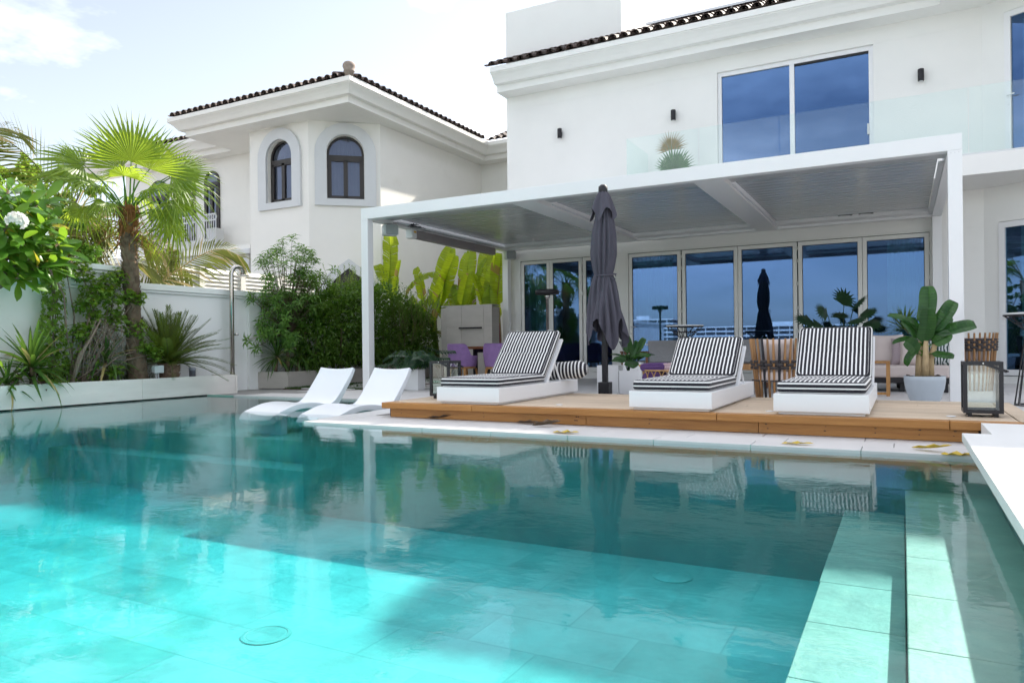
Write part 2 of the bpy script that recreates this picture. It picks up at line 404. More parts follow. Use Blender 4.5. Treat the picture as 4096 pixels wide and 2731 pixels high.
# ------------------------------------------------------------------ mesh building
ORG = {}
class MB:
    def __init__(s): s.v = []; s.f = []; s.m = []; s.uv = []; s.cur = 0; s.has_uv = False
    def face(s, idx, uv=None):
        s.f.append(tuple(idx)); s.m.append(s.cur); s.uv.append(uv)
        if uv: s.has_uv = True
    def add(s, vs):
        b = len(s.v); s.v.extend(Vector(p) for p in vs); return b
    def box(s, x0, x1, y0, y1, z0, z1):
        b = s.add([(x0, y0, z0), (x1, y0, z0), (x1, y1, z0), (x0, y1, z0), (x0, y0, z1), (x1, y0, z1), (x1, y1, z1), (x0, y1, z1)])
        for q in ((0, 3, 2, 1), (4, 5, 6, 7), (0, 1, 5, 4), (1, 2, 6, 5), (2, 3, 7, 6), (3, 0, 4, 7)): s.face([b + i for i in q])
        return s
    def hexa(s, lo, hi):
        """eight corners: four of the bottom, four of the top in the same order"""
        b = s.add(list(lo) + list(hi))
        for q in ((0, 3, 2, 1), (4, 5, 6, 7), (0, 1, 5, 4), (1, 2, 6, 5), (2, 3, 7, 6), (3, 0, 4, 7)): s.face([b + i for i in q])
        return s
    def beam(s, a, b, w, h=None, up=(0, 0, 1)):
        a, b = Vector(a), Vector(b); h = h or w
        d = (b - a).normalized(); up = Vector(up)
        if abs(d.dot(up)) > .98: up = Vector((0, 1, 0))
        x = d.cross(up).normalized() * (w / 2); y = x.cross(d).normalized() * (h / 2)
        return s.hexa([a - x - y, a + x - y, a + x + y, a - x + y], [b - x - y, b + x - y, b + x + y, b - x + y])
    def tube(s, pts, rad, n=6, cap=True):
        pts = [Vector(p) for p in pts]
        if not isinstance(rad, (list, tuple)): rad = [rad] * len(pts)
        ref = None; rings = []
        for i, p in enumerate(pts):
            d = (pts[min(i + 1, len(pts) - 1)] - pts[max(i - 1, 0)])
            if d.length < 1e-9: d = Vector((0, 0, 1))
            d.normalize()
            if ref is None:
                ref = Vector((1, 0, 0)) if abs(d.x) < .8 else Vector((0, 1, 0))
            x = (ref - d * ref.dot(d)).normalized(); ref = x; y = d.cross(x)
            rings.append(s.add([p + (x * math.cos(2 * math.pi * k / n) + y * math.sin(2 * math.pi * k / n)) * rad[i] for k in range(n)]))
        for a, b in zip(rings, rings[1:]):
            for k in range(n): s.face((a + k, a + (k + 1) % n, b + (k + 1) % n, b + k))
        if cap:
            s.face([rings[0] + n - 1 - k for k in range(n)]); s.face([rings[-1] + k for k in range(n)])
        return s
    def lathe(s, prof, c=(0, 0, 0), n=20, cap=True):
        c = Vector(c); rings = []
        for r, z in prof: rings.append(s.add([c + Vector((r * math.cos(2 * math.pi * k / n), r * math.sin(2 * math.pi * k / n), z)) for k in range(n)]))
        for a, b in zip(rings, rings[1:]):
            for k in range(n): s.face((a + k, a + (k + 1) % n, b + (k + 1) % n, b + k))
        if cap:
            s.face([rings[0] + n - 1 - k for k in range(n)]); s.face([rings[-1] + k for k in range(n)])
        return s
    def grid(s, fn, nu, nv, uvfn=None, close_u=False):
        b = s.add([fn(i / nu, j / nv) for j in range(nv + 1) for i in range(nu + 1)])
        for j in range(nv):
            for i in range(nu):
                q = (b + j * (nu + 1) + i, b + j * (nu + 1) + i + 1, b + (j + 1) * (nu + 1) + i + 1, b + (j + 1) * (nu + 1) + i)
                uv = None
                if uvfn: uv = [uvfn(i / nu, j / nv), uvfn((i + 1) / nu, j / nv), uvfn((i + 1) / nu, (j + 1) / nv), uvfn(i / nu, (j + 1) / nv)]
                s.face(q, uv)
        return s
    def poly(s, pts):
        b = s.add(pts); s.face(range(b, b + len(pts))); return s
    def prism(s, pts, ext):
        ext = Vector(ext); n = len(pts); b = s.add(pts); c = s.add([Vector(p) + ext for p in pts])
        s.face([b + n - 1 - i for i in range(n)]); s.face([c + i for i in range(n)])
        for i in range(n): s.face((b + i, b + (i + 1) % n, c + (i + 1) % n, c + i))
        return s
    def mesh(s, name, mats, smooth=False, org=(0, 0, 0)):
        me = bpy.data.meshes.new(name); org = Vector(org)
        me.from_pydata([tuple(p - org) for p in s.v], [], s.f)
        for mt in (mats if isinstance(mats, (list, tuple)) else [mats]): me.materials.append(mt)
        me.polygons.foreach_set('material_index', s.m)
        if smooth: me.polygons.foreach_set('use_smooth', [True] * len(s.f))
        if s.has_uv:
            ul = me.uv_layers.new(name='UVMap'); li = 0
            flat = []
            for f, uv in zip(s.f, s.uv):
                for k in range(len(f)): flat.extend(uv[k] if uv else (0, 0))
            ul.data.foreach_set('uv', flat)
        me.update()
        return me
    def build(s, name, mats, parent=None, smooth=False, org=None, bevel=0, fix=False):
        o_ = ORG[parent.name] if parent else Vector(org or (0, 0, 0))
        me = s.mesh(name, mats, smooth, o_)
        if fix:
            import bmesh
            bm = bmesh.new(); bm.from_mesh(me); bmesh.ops.recalc_face_normals(bm, faces=bm.faces); bm.to_mesh(me); bm.free()
        o = bpy.data.objects.new(name, me); COL.objects.link(o)
        if parent: o.parent = parent
        else: o.location = o_
        ORG[o.name] = o_
        if bevel:
            md = o.modifiers.new('bevel', 'BEVEL'); md.width = bevel; md.segments = 2; md.limit_method = 'ANGLE'
        return o
def tag(o, label=None, cat=None, group=None, kind=None):
    if label: o['label'] = label
    if cat: o['category'] = cat
    if group: o['group'] = group
    if kind: o['kind'] = kind
    return o
def thing(name, loc, label, cat, group=None):
    o = bpy.data.objects.new(name, None); COL.objects.link(o); o.location = loc; o.empty_display_size = .1
    ORG[o.name] = Vector(loc)
    return tag(o, label, cat, group)
def inst(mesh, name, parent, loc, rot=None, sc=(1, 1, 1)):
    """another object that shares the mesh; loc in world coordinates"""
    o = bpy.data.objects.new(name, mesh); COL.objects.link(o)
    l = Vector(loc)
    if parent: o.parent = parent; l = l - ORG[parent.name]
    q = rot.to_quaternion() if rot is not None else Matrix.Identity(3).to_quaternion()
    o.matrix_basis = Matrix.LocRotScale(l, q, Vector(sc) if not isinstance(sc, (int, float)) else Vector((sc, sc, sc)))
    ORG[o.name] = Vector(loc)
    return o
def copy_tree(o, loc=None, rotz=None, parent=None):
    c = o.copy(); COL.objects.link(c)
    if parent: c.parent = parent
    if loc is not None: c.location = loc; ORG[c.name] = Vector(loc)
    if rotz is not None: c.rotation_euler.z = rotz
    for ch in list(o.children): copy_tree(ch, parent=c)
    return c
def frame_y(d, up=(0, 0, 1), roll=0):
    """rotation whose Y axis is d and whose Z axis leans towards up"""
    d = Vector(d).normalized(); up = Vector(up)
    if abs(d.dot(up.normalized())) > .995: up = Vector((.3, .9, .1))
    x = d.cross(up).normalized(); z = x.cross(d)
    m = Matrix((x, d, z)).transposed()
    return m @ Matrix.Rotation(roll, 3, 'Y') if roll else m

# ------------------------------------------------------------------ ground, pool, terrace
WZ = -.02                                                     # water level
g = MB()
g.box(-900, 900, -1000, -25, -2.2, -1.6)
tag(g.build('sea', pm('sea_water', (.03, .06, .09), .12, var=.2, scale=.3, bump=.5, bscale=.8)), kind='structure')
g = MB(); g.box(-1500, 1500, -1500, -430, -1.55, -1.0)
tag(g.build('shore', M['sand']), kind='structure')
g = MB()
for q in ((-60, 60, 8.4, 300), (-60, -10.9, -25, 8.4), (.5, 60, -25, 8.4), (-10.9, .5, -25, .3)):
    g.box(q[0], q[1], q[2], q[3], -2.3, -.06)
tag(g.build('ground', M['grout']), kind='structure')

POOL = [(-10.25, .4), (.5, .4), (.5, 5.6), (-5.46, 5.6), (-5.62, 8.33), (-10.25, 8.33)]
FLOOR = -.95
basin = MB()
for a, b in zip(POOL, POOL[1:] + POOL[:1]):
    basin.poly([(a[0], a[1], FLOOR), (b[0], b[1], FLOOR), (b[0], b[1], -.0), (a[0], a[1], -.0)])
basin.poly([(x, y, FLOOR) for x, y in POOL])
basin.poly([(-10.25, 6.15, -.30), (-5.5, 6.15, -.30), (-5.62, 8.33, -.30), (-10.25, 8.33, -.30)])   # shallow shelf for the loungers
basin.poly([(-10.25, 6.15, FLOOR), (-5.5, 6.15, FLOOR), (-5.5, 6.15, -.30), (-10.25, 6.15, -.30)])
basin.box(-10.25, -5.5, 5.75, 6.147, FLOOR + .002, -.55)      # step below the shelf
basin = tag(basin.build('pool_basin', M['pooltile']), kind='structure')
for i in range(9):                                            # sitting ledge and upper step along the bench, of big stone slabs
    ya = .4 + i * .578
    MB().box(-.37 + rnd(-.006, .006), .0, ya, ya + .576, FLOOR + .002, -.42).build('ledge_slab', M['ledge'], basin, bevel=.004)
    MB().box(.005, .5, ya, ya + .576, FLOOR + .002, -.25).build('ledge_slab', M['ledge'], basin, bevel=.004)
dr = MB()
wb = MB()
wp = [(x + (.003 if x < 0 and x > -6 else -.003 if x < -6 else .003), y + (.003 if y > 5 else -.003)) for x, y in POOL]
wb.prism([(x, y, FLOOR - .01) for x, y in POOL], (0, 0, WZ - FLOOR + .01))
tag(wb.build('water', M['water'], fix=True), kind='structure')
lightm = MB(); lightm.lathe([(.145, 0), (.145, .006), (.125, .010), (.118, .006), (.112, .009), (.06, .012), (.0001, .012)], n=28)
lm = lightm.mesh('pool_drain', M['pooltile'])
for i, (x, y) in enumerate(((-3.35, 3.12), (-1.50, 5.25))):
    o = inst(lm, 'pool_drain', None, (x, y, FLOOR + .001))
    tag(o, ('round ringed cover on the pool floor in the bright turquoise water', 'round ringed cover on the pool floor in the deep blue shade')[i], 'drain cover', 'covers on the pool floor')

terr = MB()
for q in ((-16, 12, 8.4, 16, -.25, -.012), (-5.45, .49, 5.61, 8.4, -.25, -.012), (.502, 12, -6, 8.4, -.3, -.012), (-11, .502, -6, .39, -.3, -.012)):
    terr.box(*q)
terr = tag(terr.build('terrace', M['grout']), kind='structure')
tw, tl = .6, 1.2
tmesh = MB().box(-tl / 2 + .003, tl / 2 - .003, -tw / 2 + .003, tw / 2 - .003, -.02, 0).mesh('tile', M['tile'])
tiles = []
for j in range(13):                                           # behind the deck, up to the doors
    y = 8.72 + j * tw
    for i in range(10):
        x = -8.9 + i * tl + (.6 if j % 2 else 0)
        if x < -8.2 and y > 10: continue
        tiles.append((x, y))
for j in range(3):
    for i in range(1, 3): pass
for j in range(5):
    for i in range(5): tiles.append((1.12 + .6 + i * tl, 8.1 - j * tw))
for x, y in tiles:
    if y < 15.4: inst(tmesh, 'tile', terr, (x, y, rnd(-.001, .001)), Matrix.Rotation(rnd(-.001, .001), 3, 'Z'))
# coping slabs beside the water
cop = tag(MB().box(-5.46, .49, 5.61, 6.4, -.2, -.014).build('pool_coping', M['grout']), kind='structure')
n = 8
for i in range(n):
    x0 = -5.44 + i * (5.92 / n); x1 = x0 + 5.92 / n - .005
    MB().box(x0, x1, 5.595, 5.835, -.06, .002).build('coping_slab', M['coping'], cop, bevel=.004)
    MB().box(x0 + .2 if i else x0, min(x1 + .2, .482), 5.84, 6.11, -.06, 0).build('coping_slab', M['coping'], cop, bevel=.003)
    MB().box(x0, x1, 6.115, 6.40, -.06, 0).build('coping_slab', M['coping'], cop, bevel=.003)
for i in range(5):
    y0 = 5.84 + i * .5
    MB().hexa([(-5.475 - .029 * (i + .5), y0, -.06), (-5.16, y0, -.06), (-5.16, y0 + .495, -.06), (-5.475 - .029 * (i + 1.3), y0 + .495, -.06)],
              [(-5.475 - .029 * (i + .5), y0, .003), (-5.16, y0, .003), (-5.16, y0 + .495, .003), (-5.475 - .029 * (i + 1.3), y0 + .495, .003)]).build('coping_slab', M['coping'], cop, bevel=.003)
for i in range(7):
    x0 = -9.62 + i * .575
    MB().box(x0, x0 + .57, 8.325, 8.42, -.06, .004).build('coping_slab', M['coping'], cop, bevel=.003)

# ------------------------------------------------------------------ deck
ZD = .16
deck = thing('wooden_deck', (-2, 7.3, 0), 'raised timber deck with orange teak edge carrying the striped loungers', 'deck')
DX0, DX1 = -4.93, .74
NP = 15
y0, y1 = 6.40, 8.34
for i in range(NP):
    a = y0 + (y1 - y0) * i / NP; b = y0 + (y1 - y0) * (i + 1) / NP - .006
    cut = DX0 + (DX1 - DX0) * ((i * .37 + .29) % .8 + .1)
    MB().box(DX0, cut - .002, a, b, ZD - .03, ZD + .001 * rnd(-1, 1)).build('plank', M['plank'], deck, bevel=.003)
    MB().box(cut + .002, DX1, a, b, ZD - .03, ZD + .001 * rnd(-1, 1)).build('plank', M['plank'], deck, bevel=.003)
MB().box(DX1 + .012, DX1 + .15, 6.29, 8.34, ZD - .03, ZD).build('edge_plank', M['plank'], deck, bevel=.003)
for a, b in ((-4.967, -3.83), (-3.827, -1.40), (-1.397, .30), (.303, .89)):
    MB().box(a, b, 6.27, 6.395, ZD - .062, ZD).build('nosing_plank', M['teak'], deck, bevel=.006)
MB().box(-4.967, -4.935, 6.398, 8.34, ZD - .06, ZD - .001).build('nosing_plank', M['teak'], deck, bevel=.005)
for a, b in ((-4.895, -2.62), (-2.616, -1.07), (-1.066, .485)):
    MB().box(a, b, 6.335, 6.36, 0.003, ZD - .065).build('fascia_board', M['teak'], deck, bevel=.002)
sc = MB()
for x in (-4.75, -3.73, -2.72, -2.70, -2.0, -1.0, -.55, -.2, .1, .33):
    for z in (.045, .08): sc.tube([(x + rnd(-.02, .02), 6.334, z), (x, 6.3325, z)], .004, 6)
sc.build('screw_heads', M['dark'], deck)
MB().box(-4.9, -4.885, 6.36, 8.3, .003, ZD - .065).build('fascia_board', M['teak'], deck)
MB().box(-4.93, .8, 6.37, 8.33, .004, ZD - .035).build('substructure', M['dark'], deck)
dl = MB().lathe([(.035, 0), (.035, .004), (.026, .006), (.0001, .006)], n=14).mesh('deck_light', M['trim'], True)
for x, y in ((-3.02, 6.62), (-1.02, 6.62), (.33, 6.66), (-1.9, 7.9)): inst(dl, 'deck_light', deck, (x, y, ZD + .001))

# ------------------------------------------------------------------ stone bench at the right edge of the pool
bn = thing('stone_bench', (1.2, 3, 0), 'long white stone slab bench cantilevered over the pool edge', 'bench')
MB().box(.33, 3.2, -3, 5.50, .105, ZD).build('slab', M['bench'], bn, bevel=.004)
MB().box(.56, 3.1, -3, 5.44, -.01, .104).build('base', M['bench'], bn)
MB().box(.495, 3.2, 5.505, 6.262, -.01, ZD - .003).build('end_block', M['bench'], bn, bevel=.003)

# ------------------------------------------------------------------ boundary wall and planters on the left
bw = thing('boundary_wall', (-11, 7, 0), 'pale painted garden wall with moulded coping along the left side', 'wall')
MB().box(-11.15, -10.9, -6, 16.9, -.05, 1.69).build('wall', M['wallpaint'], bw)
MB().box(-11.18, -10.86, -6, 16.95, 1.693, 1.735).build('coping_moulding', M['wallpaint'], bw, bevel=.008)
MB().box(-11.21, -10.83, -6, 17, 1.738, 1.84).build('coping', M['wallpaint'], bw, bevel=.006)
MB().box(-10.898, -10.82, 9.75, 10.03, -.02, 1.62).build('pilaster', M['wallpaint'], bw, bevel=.004)
px0 = 6.72
MB().box(-11.25, -10.79, px0, px0 + .52, 1.842, 1.93).build('pier', M['wallpaint'], bw)
MB().box(-11.31, -10.73, px0 - .06, px0 + .58, 1.932, 1.975).build('pier_moulding', M['wallpaint'], bw, bevel=.01)
MB().box(-11.36, -10.68, px0 - .11, px0 + .63, 1.978, 2.06).build('pier_cap', M['wallpaint'], bw, bevel=.006)

pl = thing('stone_planter', (-10.4, 6, 0), 'long beige stone planter bed rising from the water by the wall', 'planter')
yy = -2.0
for k in range(6):
    L_ = 1.83 if k < 5 else 1.76
    a, b = yy, min(yy + L_, 8.915)
    MB().box(-10.30, -10.25, a + .002, b - .002, -.95, .312).build('stone_panel', M['stone'], pl, bevel=.002)
    yy += L_
MB().box(-10.86, -10.25, 8.89 + .027, 8.96, -.03, .31).build('stone_panel', M['stone'], pl, bevel=.002)
MB().box(-10.87, -10.302, -2, 8.91, -.9, .27).build('soil', M['soil'], pl)

p2 = thing('rear_planter', (-10.6, 12, 0), 'low beige stone planter under the hedge and leafy tree', 'planter')
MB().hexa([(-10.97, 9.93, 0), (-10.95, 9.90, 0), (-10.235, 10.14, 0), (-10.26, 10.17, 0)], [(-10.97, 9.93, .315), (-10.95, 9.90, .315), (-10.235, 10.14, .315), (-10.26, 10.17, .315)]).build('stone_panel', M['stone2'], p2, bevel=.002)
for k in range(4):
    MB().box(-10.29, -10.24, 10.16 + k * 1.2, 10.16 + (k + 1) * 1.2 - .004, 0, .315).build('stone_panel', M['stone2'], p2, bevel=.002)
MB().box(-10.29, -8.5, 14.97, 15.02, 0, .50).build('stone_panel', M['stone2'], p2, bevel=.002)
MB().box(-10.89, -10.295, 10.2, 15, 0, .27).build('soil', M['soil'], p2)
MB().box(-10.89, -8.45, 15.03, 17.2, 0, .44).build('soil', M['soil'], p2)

# turf with pale stepping strips between planter and pergola
lawn = tag(MB().box(-10.23, -8.62, 10.0, 14.96, -.02, .004).build('lawn', M['soil']), kind='structure')
gr = MB(); random.seed(5)
for k in range(9000):
    x, y = rnd(-10.22, -8.63), 10.02 + 4.9 * random.random() ** 1.6
    if int((y - 10.0) / .16) % 3 == 0 and x > -9.8: continue
    h = rnd(.02, .045); a = rnd(0, 6.28); w = .004
    dx, dy = math.cos(a) * w, math.sin(a) * w
    gr.poly([(x - dx, y - dy, .004), (x + dx, y + dy, .004), (x + rnd(-.02, .02), y + rnd(-.02, .02), .004 + h)])
tag(gr.build('grass', M['grass']), kind='stuff')
for k in range(9):
    MB().box(-9.8, -8.63, 10.03 + k * .48, 10.15 + k * .48, .004, .02).build('paving_strip', M['tile'], lawn)

# ------------------------------------------------------------------ mouldings, openings and tiles shared by both houses
def offset_path(path, d):
    """wall line shifted outwards by d, mitred at the corners (outside lies to the right of the walking direction)"""
    res = []
    for i, p in enumerate(path):
        p = Vector((*p, 0)); ns = []
        if i > 0: e = (p - Vector((*path[i - 1], 0))).normalized(); ns.append(Vector((e.y, -e.x, 0)))
        if i < len(path) - 1: e = (Vector((*path[i + 1], 0)) - p).normalized(); ns.append(Vector((e.y, -e.x, 0)))
        if len(ns) == 1: o = ns[0]
        else: o = (ns[0] + ns[1]) / (1 + ns[0].dot(ns[1]))
        res.append(p + o * d)
    return res
def sweep(prof, path):
    mb = MB(); rings = []
    for d, z in prof:
        rings.append(mb.add([(p.x, p.y, z) for p in offset_path(path, d)]))
    n = len(path)
    for a, b in zip(rings, rings[1:]):
        for k in range(n - 1): mb.face((a + k, a + k + 1, b + k + 1, b + k))
    for k in (0, n - 1): mb.face([r + k for r in rings])
    return mb
ZS = 6.718
CORN = [(-.05, ZS - .002), (.45, ZS), (.45, ZS + .155), (.58, ZS + .16), (.60, ZS + .19), (.635, ZS + .24), (.69, ZS + .30), (.755, ZS + .35), (.755, ZS + .365), (.785, ZS + .37), (.785, ZS + .485), (.5, ZS + .49), (-.05, ZS + .5)]
tilemb = MB()
def barrel(L_=.46, r0=.105, r1=.088, t=.014, n=6):
    mb = MB(); rows = []
    for y, r in ((0, r0), (L_, r1)):
        for q in (r, r - t):
            rows.append(mb.add([(q * math.cos(math.pi * k / n), y, q * math.sin(math.pi * k / n) * .95) for k in range(n + 1)]))
    oo, oi, io, ii = rows
    for k in range(n):
        mb.face((oo + k, oo + k + 1, io + k + 1, io + k)); mb.face((oi + k + 1, oi + k, ii + k, ii + k + 1))
        mb.face((oo + k + 1, oo + k, oi + k, oi + k + 1)); mb.face((io + k, io + k + 1, ii + k + 1, ii + k))
    for k in (0, n): mb.face((oo + k, io + k, ii + k, oi + k))
    return mb
BARREL = barrel().mesh('roof_tile', M['rooftile'])
PAN = barrel(.46, .10, .09).mesh('roof_tile', M['rooftile'])
def tile_row(parent, a, b, inward, slope, rows=3, pitch=.235, z=ZS + .50, limit=300):
    """barrel tiles along an eave from a to b (x, y); inward = direction up the slope"""
    a, b = Vector((*a, 0)), Vector((*b, 0)); L_ = (b - a).length; e = (b - a) / L_
    inw = Vector((*inward, 0)).normalized(); up = (inw + Vector((0, 0, slope))).normalized()
    nrm = e.cross(up); nrm = nrm if nrm.z > 0 else -nrm
    k = int(L_ / pitch)
    rest = MB()
    for r in range(rows):
        for i in range(k):
            p = a + e * (pitch * (i + .5)) + up * (r * .36) + Vector((0, 0, z)) + nrm * (.01 + .016 * r)
            f_ = frame_y(up, nrm, rnd(-.05, .05))
            inst(BARREL, 'roof_tile', parent, p + up * rnd(-.012, .012), f_, 1)
            if r == 0:
                q = a + e * (pitch * i) + Vector((0, 0, z)) + nrm * .062
                inst(PAN, 'roof_tile', parent, q + up * .03, frame_y(up, -nrm), (1, 1, .55))
def arch_pts(w, h, n=14, z0=0):
    """outline of an opening with a round head: w wide, springing so that the top is h above z0"""
    r = w / 2; sp = h - r
    return [(-r, z0), (r, z0)] + [(r * math.cos(math.pi * k / n), z0 + sp + r * math.sin(math.pi * k / n)) for k in range(n + 1)]
def ring_prism(outer, inner, fn, depth0, depth1):
    """a flat frame between two outlines with the same number of points, mapped by fn(u, z, depth)"""
    mb = MB(); n = len(outer)
    a = mb.add([fn(u, z, depth0) for u, z in outer]); b = mb.add([fn(u, z, depth0) for u, z in inner])
    c = mb.add([fn(u, z, depth1) for u, z in outer]); d = mb.add([fn(u, z, depth1) for u, z in inner])
    for k in range(n):
        j = (k + 1) % n
        mb.face((a + k, a + j, b + j, b + k)); mb.face((c + j, c + k, d + k, d + j))
        mb.face((a + j, a + k, c + k, c + j)); mb.face((b + k, b + j, d + j, d + k))
    return mb
def wall_hole(fn, u0, u1, z0, z1, hole, thick):
    """a wall panel with one arched hole; hole = outline from arch_pts already placed in (u, z)"""
    mb = MB(); n = len(hole)
    ring = []
    for u, z in hole:                                          # matching points on the rectangle's border
        ring.append((u, z))
    cu = sum(u for u, z in hole) / n; cz = sum(z for u, z in hole) / n
    def border(u, z):
        du, dz = u - cu, z - cz; t = 1e9
        if du > 1e-9: t = min(t, (u1 - cu) / du)
        if du < -1e-9: t = min(t, (u0 - cu) / du)
        if dz > 1e-9: t = min(t, (z1 - cz) / dz)
        if dz < -1e-9: t = min(t, (z0 - cz) / dz)
        return (cu + du * t, cz + dz * t)
    br = [border(u, z) for u, z in hole]
    a = mb.add([fn(u, z, 0) for u, z in br]); b = mb.add([fn(u, z, 0) for u, z in hole]); c = mb.add([fn(u, z, thick) for u, z in hole])
    corners = [(u0, z0), (u1, z0), (u1, z1), (u0, z1)]
    for k in range(n):
        j = (k + 1) % n
        mb.face((a + k, a + j, b + j, b + k)); mb.face((b + k, b + j, c + j, c + k))
        # fill the border corner that lies between two rays
        for cu_, cz_ in corners:
            p, q = br[k], br[j]
            on = lambda pt, s_: (abs(pt[0] - cu_) < 1e-6) if s_ else (abs(pt[1] - cz_) < 1e-6)
            if (on(p, True) and on(q, False) or on(p, False) and on(q, True)) and not (on(p, True) and on(p, False)) and not (on(q, True) and on(q, False)):
                if abs(p[0] - q[0]) > 1e-6 and abs(p[1] - q[1]) > 1e-6:
                    t = mb.add([fn(cu_, cz_, 0)]); mb.face((a + k, t, a + j))
    return mb

# ------------------------------------------------------------------ our villa
YW = 15.463
villa = thing('white_villa', (-3.5, 15.6, 0), 'large white two storey villa with folding glass doors behind the pergola', 'house')
XL = -8.36
T = .28
wall = MB()
gz = 2.79
o1, o2 = (-8.06, -5.63), (-5.375, .485)                       # door openings
w0, w1, wz0, wz1 = -3.36, -.44, 3.9, 6.40                     # upper window
wall.box(XL, o1[0], YW, YW + T, 0, gz)
wall.box(o1[1], o2[0], YW, YW + T, 0, gz)
wall.box(o2[1], 1.3, YW, YW + T, 0, gz)
wall.box(o1[0], o1[1], YW, YW + T, 0, .14); wall.box(o2[0], o2[1], YW, YW + T, 0, .14)
wall.box(XL, 1.3, YW, YW + T, gz + .001, wz0)
wall.box(XL, w0, YW, YW + T, wz0 + .001, wz1); wall.box(w1, 1.3, YW, YW + T, wz0 + .001, wz1)
wall.box(XL, 1.3, YW, YW + T, wz1 + .001, ZS + .4)
wall.box(XL, XL + T, YW + T + .001, 24, 0, ZS + .3)
wall.build('wall', M['render'], villa)
# bay wall turned 30 degrees towards the pool
bd, bnv = Vector((.866, -.5, 0)), Vector((-.5, -.866, 0))
B0 = Vector((1.3, YW, 0))
def bay(u, z, d=0): p = B0 + bd * u - bnv * d; return (p.x, p.y, z)
bw_ = MB()
def bpanel(u0, u1, z0, z1):
    bw_.hexa([bay(u0, z0), bay(u1, z0), bay(u1, z0, T), bay(u0, z0, T)], [bay(u0, z1), bay(u1, z1), bay(u1, z1, T), bay(u0, z1, T)])
bpanel(-.06, .24, 0, ZS + .1); bpanel(.24, 3.2, 0, .13); bpanel(.24, 3.2, 2.83, 3.84); bpanel(.24, .36, 3.842, ZS + .1); bpanel(.36, 3.2, 6.46, ZS + .1); bpanel(1.7, 3.2, .132, 2.828); bpanel(1.7, 3.2, 3.842, 6.458)
bw_.build('bay_wall', M['render'], villa)
# balcony slab
bs = MB(); bs.box(-4.90, 6, 14.055, YW - .002, 3.462, 3.79)
bs.build('balcony_slab', M['render'], villa, bevel=.004)
# cornice, soffit, roof
path = [(-8.37, YW), (1.093, YW), (1.093, 14.15), (9, 14.15)]
sweep(CORN, path).build('cornice', M['render'], villa, fix=True)
MB().poly([(1.05, YW + .1, ZS - .004), (1.05, 14.1, ZS - .004), (9, 14.1, ZS - .004), (9, YW + .1, ZS - .004)]).build('soffit', M['render'], villa)
rf = MB(); zr = ZS + .50
def rp(x, y): return (x, y, zr + max(0, (y - 14.6)) * .41)
rf.poly([rp(-8.4, 14.70), rp(.25, 14.70), rp(.25, 21), rp(-8.4, 21)])
rf.poly([(.25, 13.4, zr), (9, 13.4, zr), (9, 21, zr + 2.62), (.25, 21, zr + 2.62)])
rf.poly([(-8.4, 21, zr + 2.62), (9, 21, zr + 2.62), (9, 28, zr), (-8.4, 28, zr)])
rf.build('roof', M['roofbed'], villa)
tile_row(villa, (-8.42, YW - .80), (.30, YW - .80), (0, 1), .41, rows=3, pitch=.245)
MB().box(XL, -5.44, YW + .002, 18.1, ZS + .5, 8.77).build('roof_tower', M['render'], villa, bevel=.004)
MB().tube([(-5.3, 15.45, 7.62), (-5.32, 15.47, 7.86), (-5.0, 15.42, 7.58)], .008, 5).build('roof_bracket', M['steel'], villa)
# window and door leaves
def leaf_door(x0, x1, z0, z1, y, parent, fw=.075, handle=False, mat='frame'):
    fr = MB()
    fr.box(x0, x0 + fw, y, y + .06, z0, z1); fr.box(x1 - fw, x1, y, y + .06, z0, z1)
    fr.box(x0 + fw, x1 - fw, y, y + .06, z0, z0 + fw + .02); fr.box(x0 + fw, x1 - fw, y, y + .06, z1 - fw, z1)
    f_ = fr.build('door_leaf', M[mat], parent, bevel=.004)
    MB().box(x0 + fw - .005, x1 - fw + .005, y + .025, y + .037, z0 + fw + .015, z1 - fw + .005).build('pane', M['glass'], f_)
    gk = MB()
    a, b, c, d = x0 + fw, x1 - fw, z0 + fw + .02, z1 - fw
    for q in ((a, a + .01, c, d), (b - .01, b, c, d), (a, b, c, c + .01), (a, b, d - .01, d)): gk.box(q[0], q[1], y + .012, y + .024, q[2], q[3])
    gk.build('gasket', M['dark'], f_)
    if handle:
        hb = MB(); xh = x0 + .04
        hb.box(xh - .014, xh + .014, y - .008, y - .001, 1.08, 1.17); hb.tube([(xh, y - .008, 1.14), (xh, y - .045, 1.14), (xh + .12, y - .045, 1.14)], .009, 8)
        hb.box(xh - .012, xh + .012, y - .007, y - .001, .97, 1.02); hb.build('handle', M['silver'], f_)
        MB().tube([(xh, y - .0085, .985), (xh, y - .0085, 1.0)], .005, 6).build('keyhole', M['dark'], f_)
    return f_
hinge = MB()
for dz in (0, .035): hinge.tube([(0, 0, dz), (0, 0, dz + .03)], .013, 8)
hingem = hinge.mesh('hinge', M['frame'], True)
z0, z1 = .155, 2.755
def door_frame(a, b, z1_):
    fr = MB(); y = YW - .012
    fr.box(a - .055, a, y, YW + .10, .142, z1_ + .05); fr.box(b, b + .055, y, YW + .10, .142, z1_ + .05); fr.box(a, b, y, YW + .10, z1_ + .012, z1_ + .05); fr.box(a, b, y, YW + .10, .142, z0 - .004)
    fr.build('door_frame', M['frame'], villa, bevel=.004)
    dk = MB(); dk.box(a, b, YW + .07, YW + .09, z0 - .003, z1_ + .011); 
    g2 = MB(); g2.box(a, b, YW + .03, YW + .06, z1_ + .001, z1_ + .011); g2.build('head_track', M['dark'], villa)
door_frame(o1[0] + .03, o1[1] - .03, z1); door_frame(o2[0] + .03, o2[1] - .03, z1)
LE = [(-8.02, -7.275), (-7.268, -6.46), (-6.435, -5.67)]
RE = [(-5.335, -4.172), (-4.148, -2.990), (-2.983, -1.840), (-1.816, -.668), (-.661, .448)]
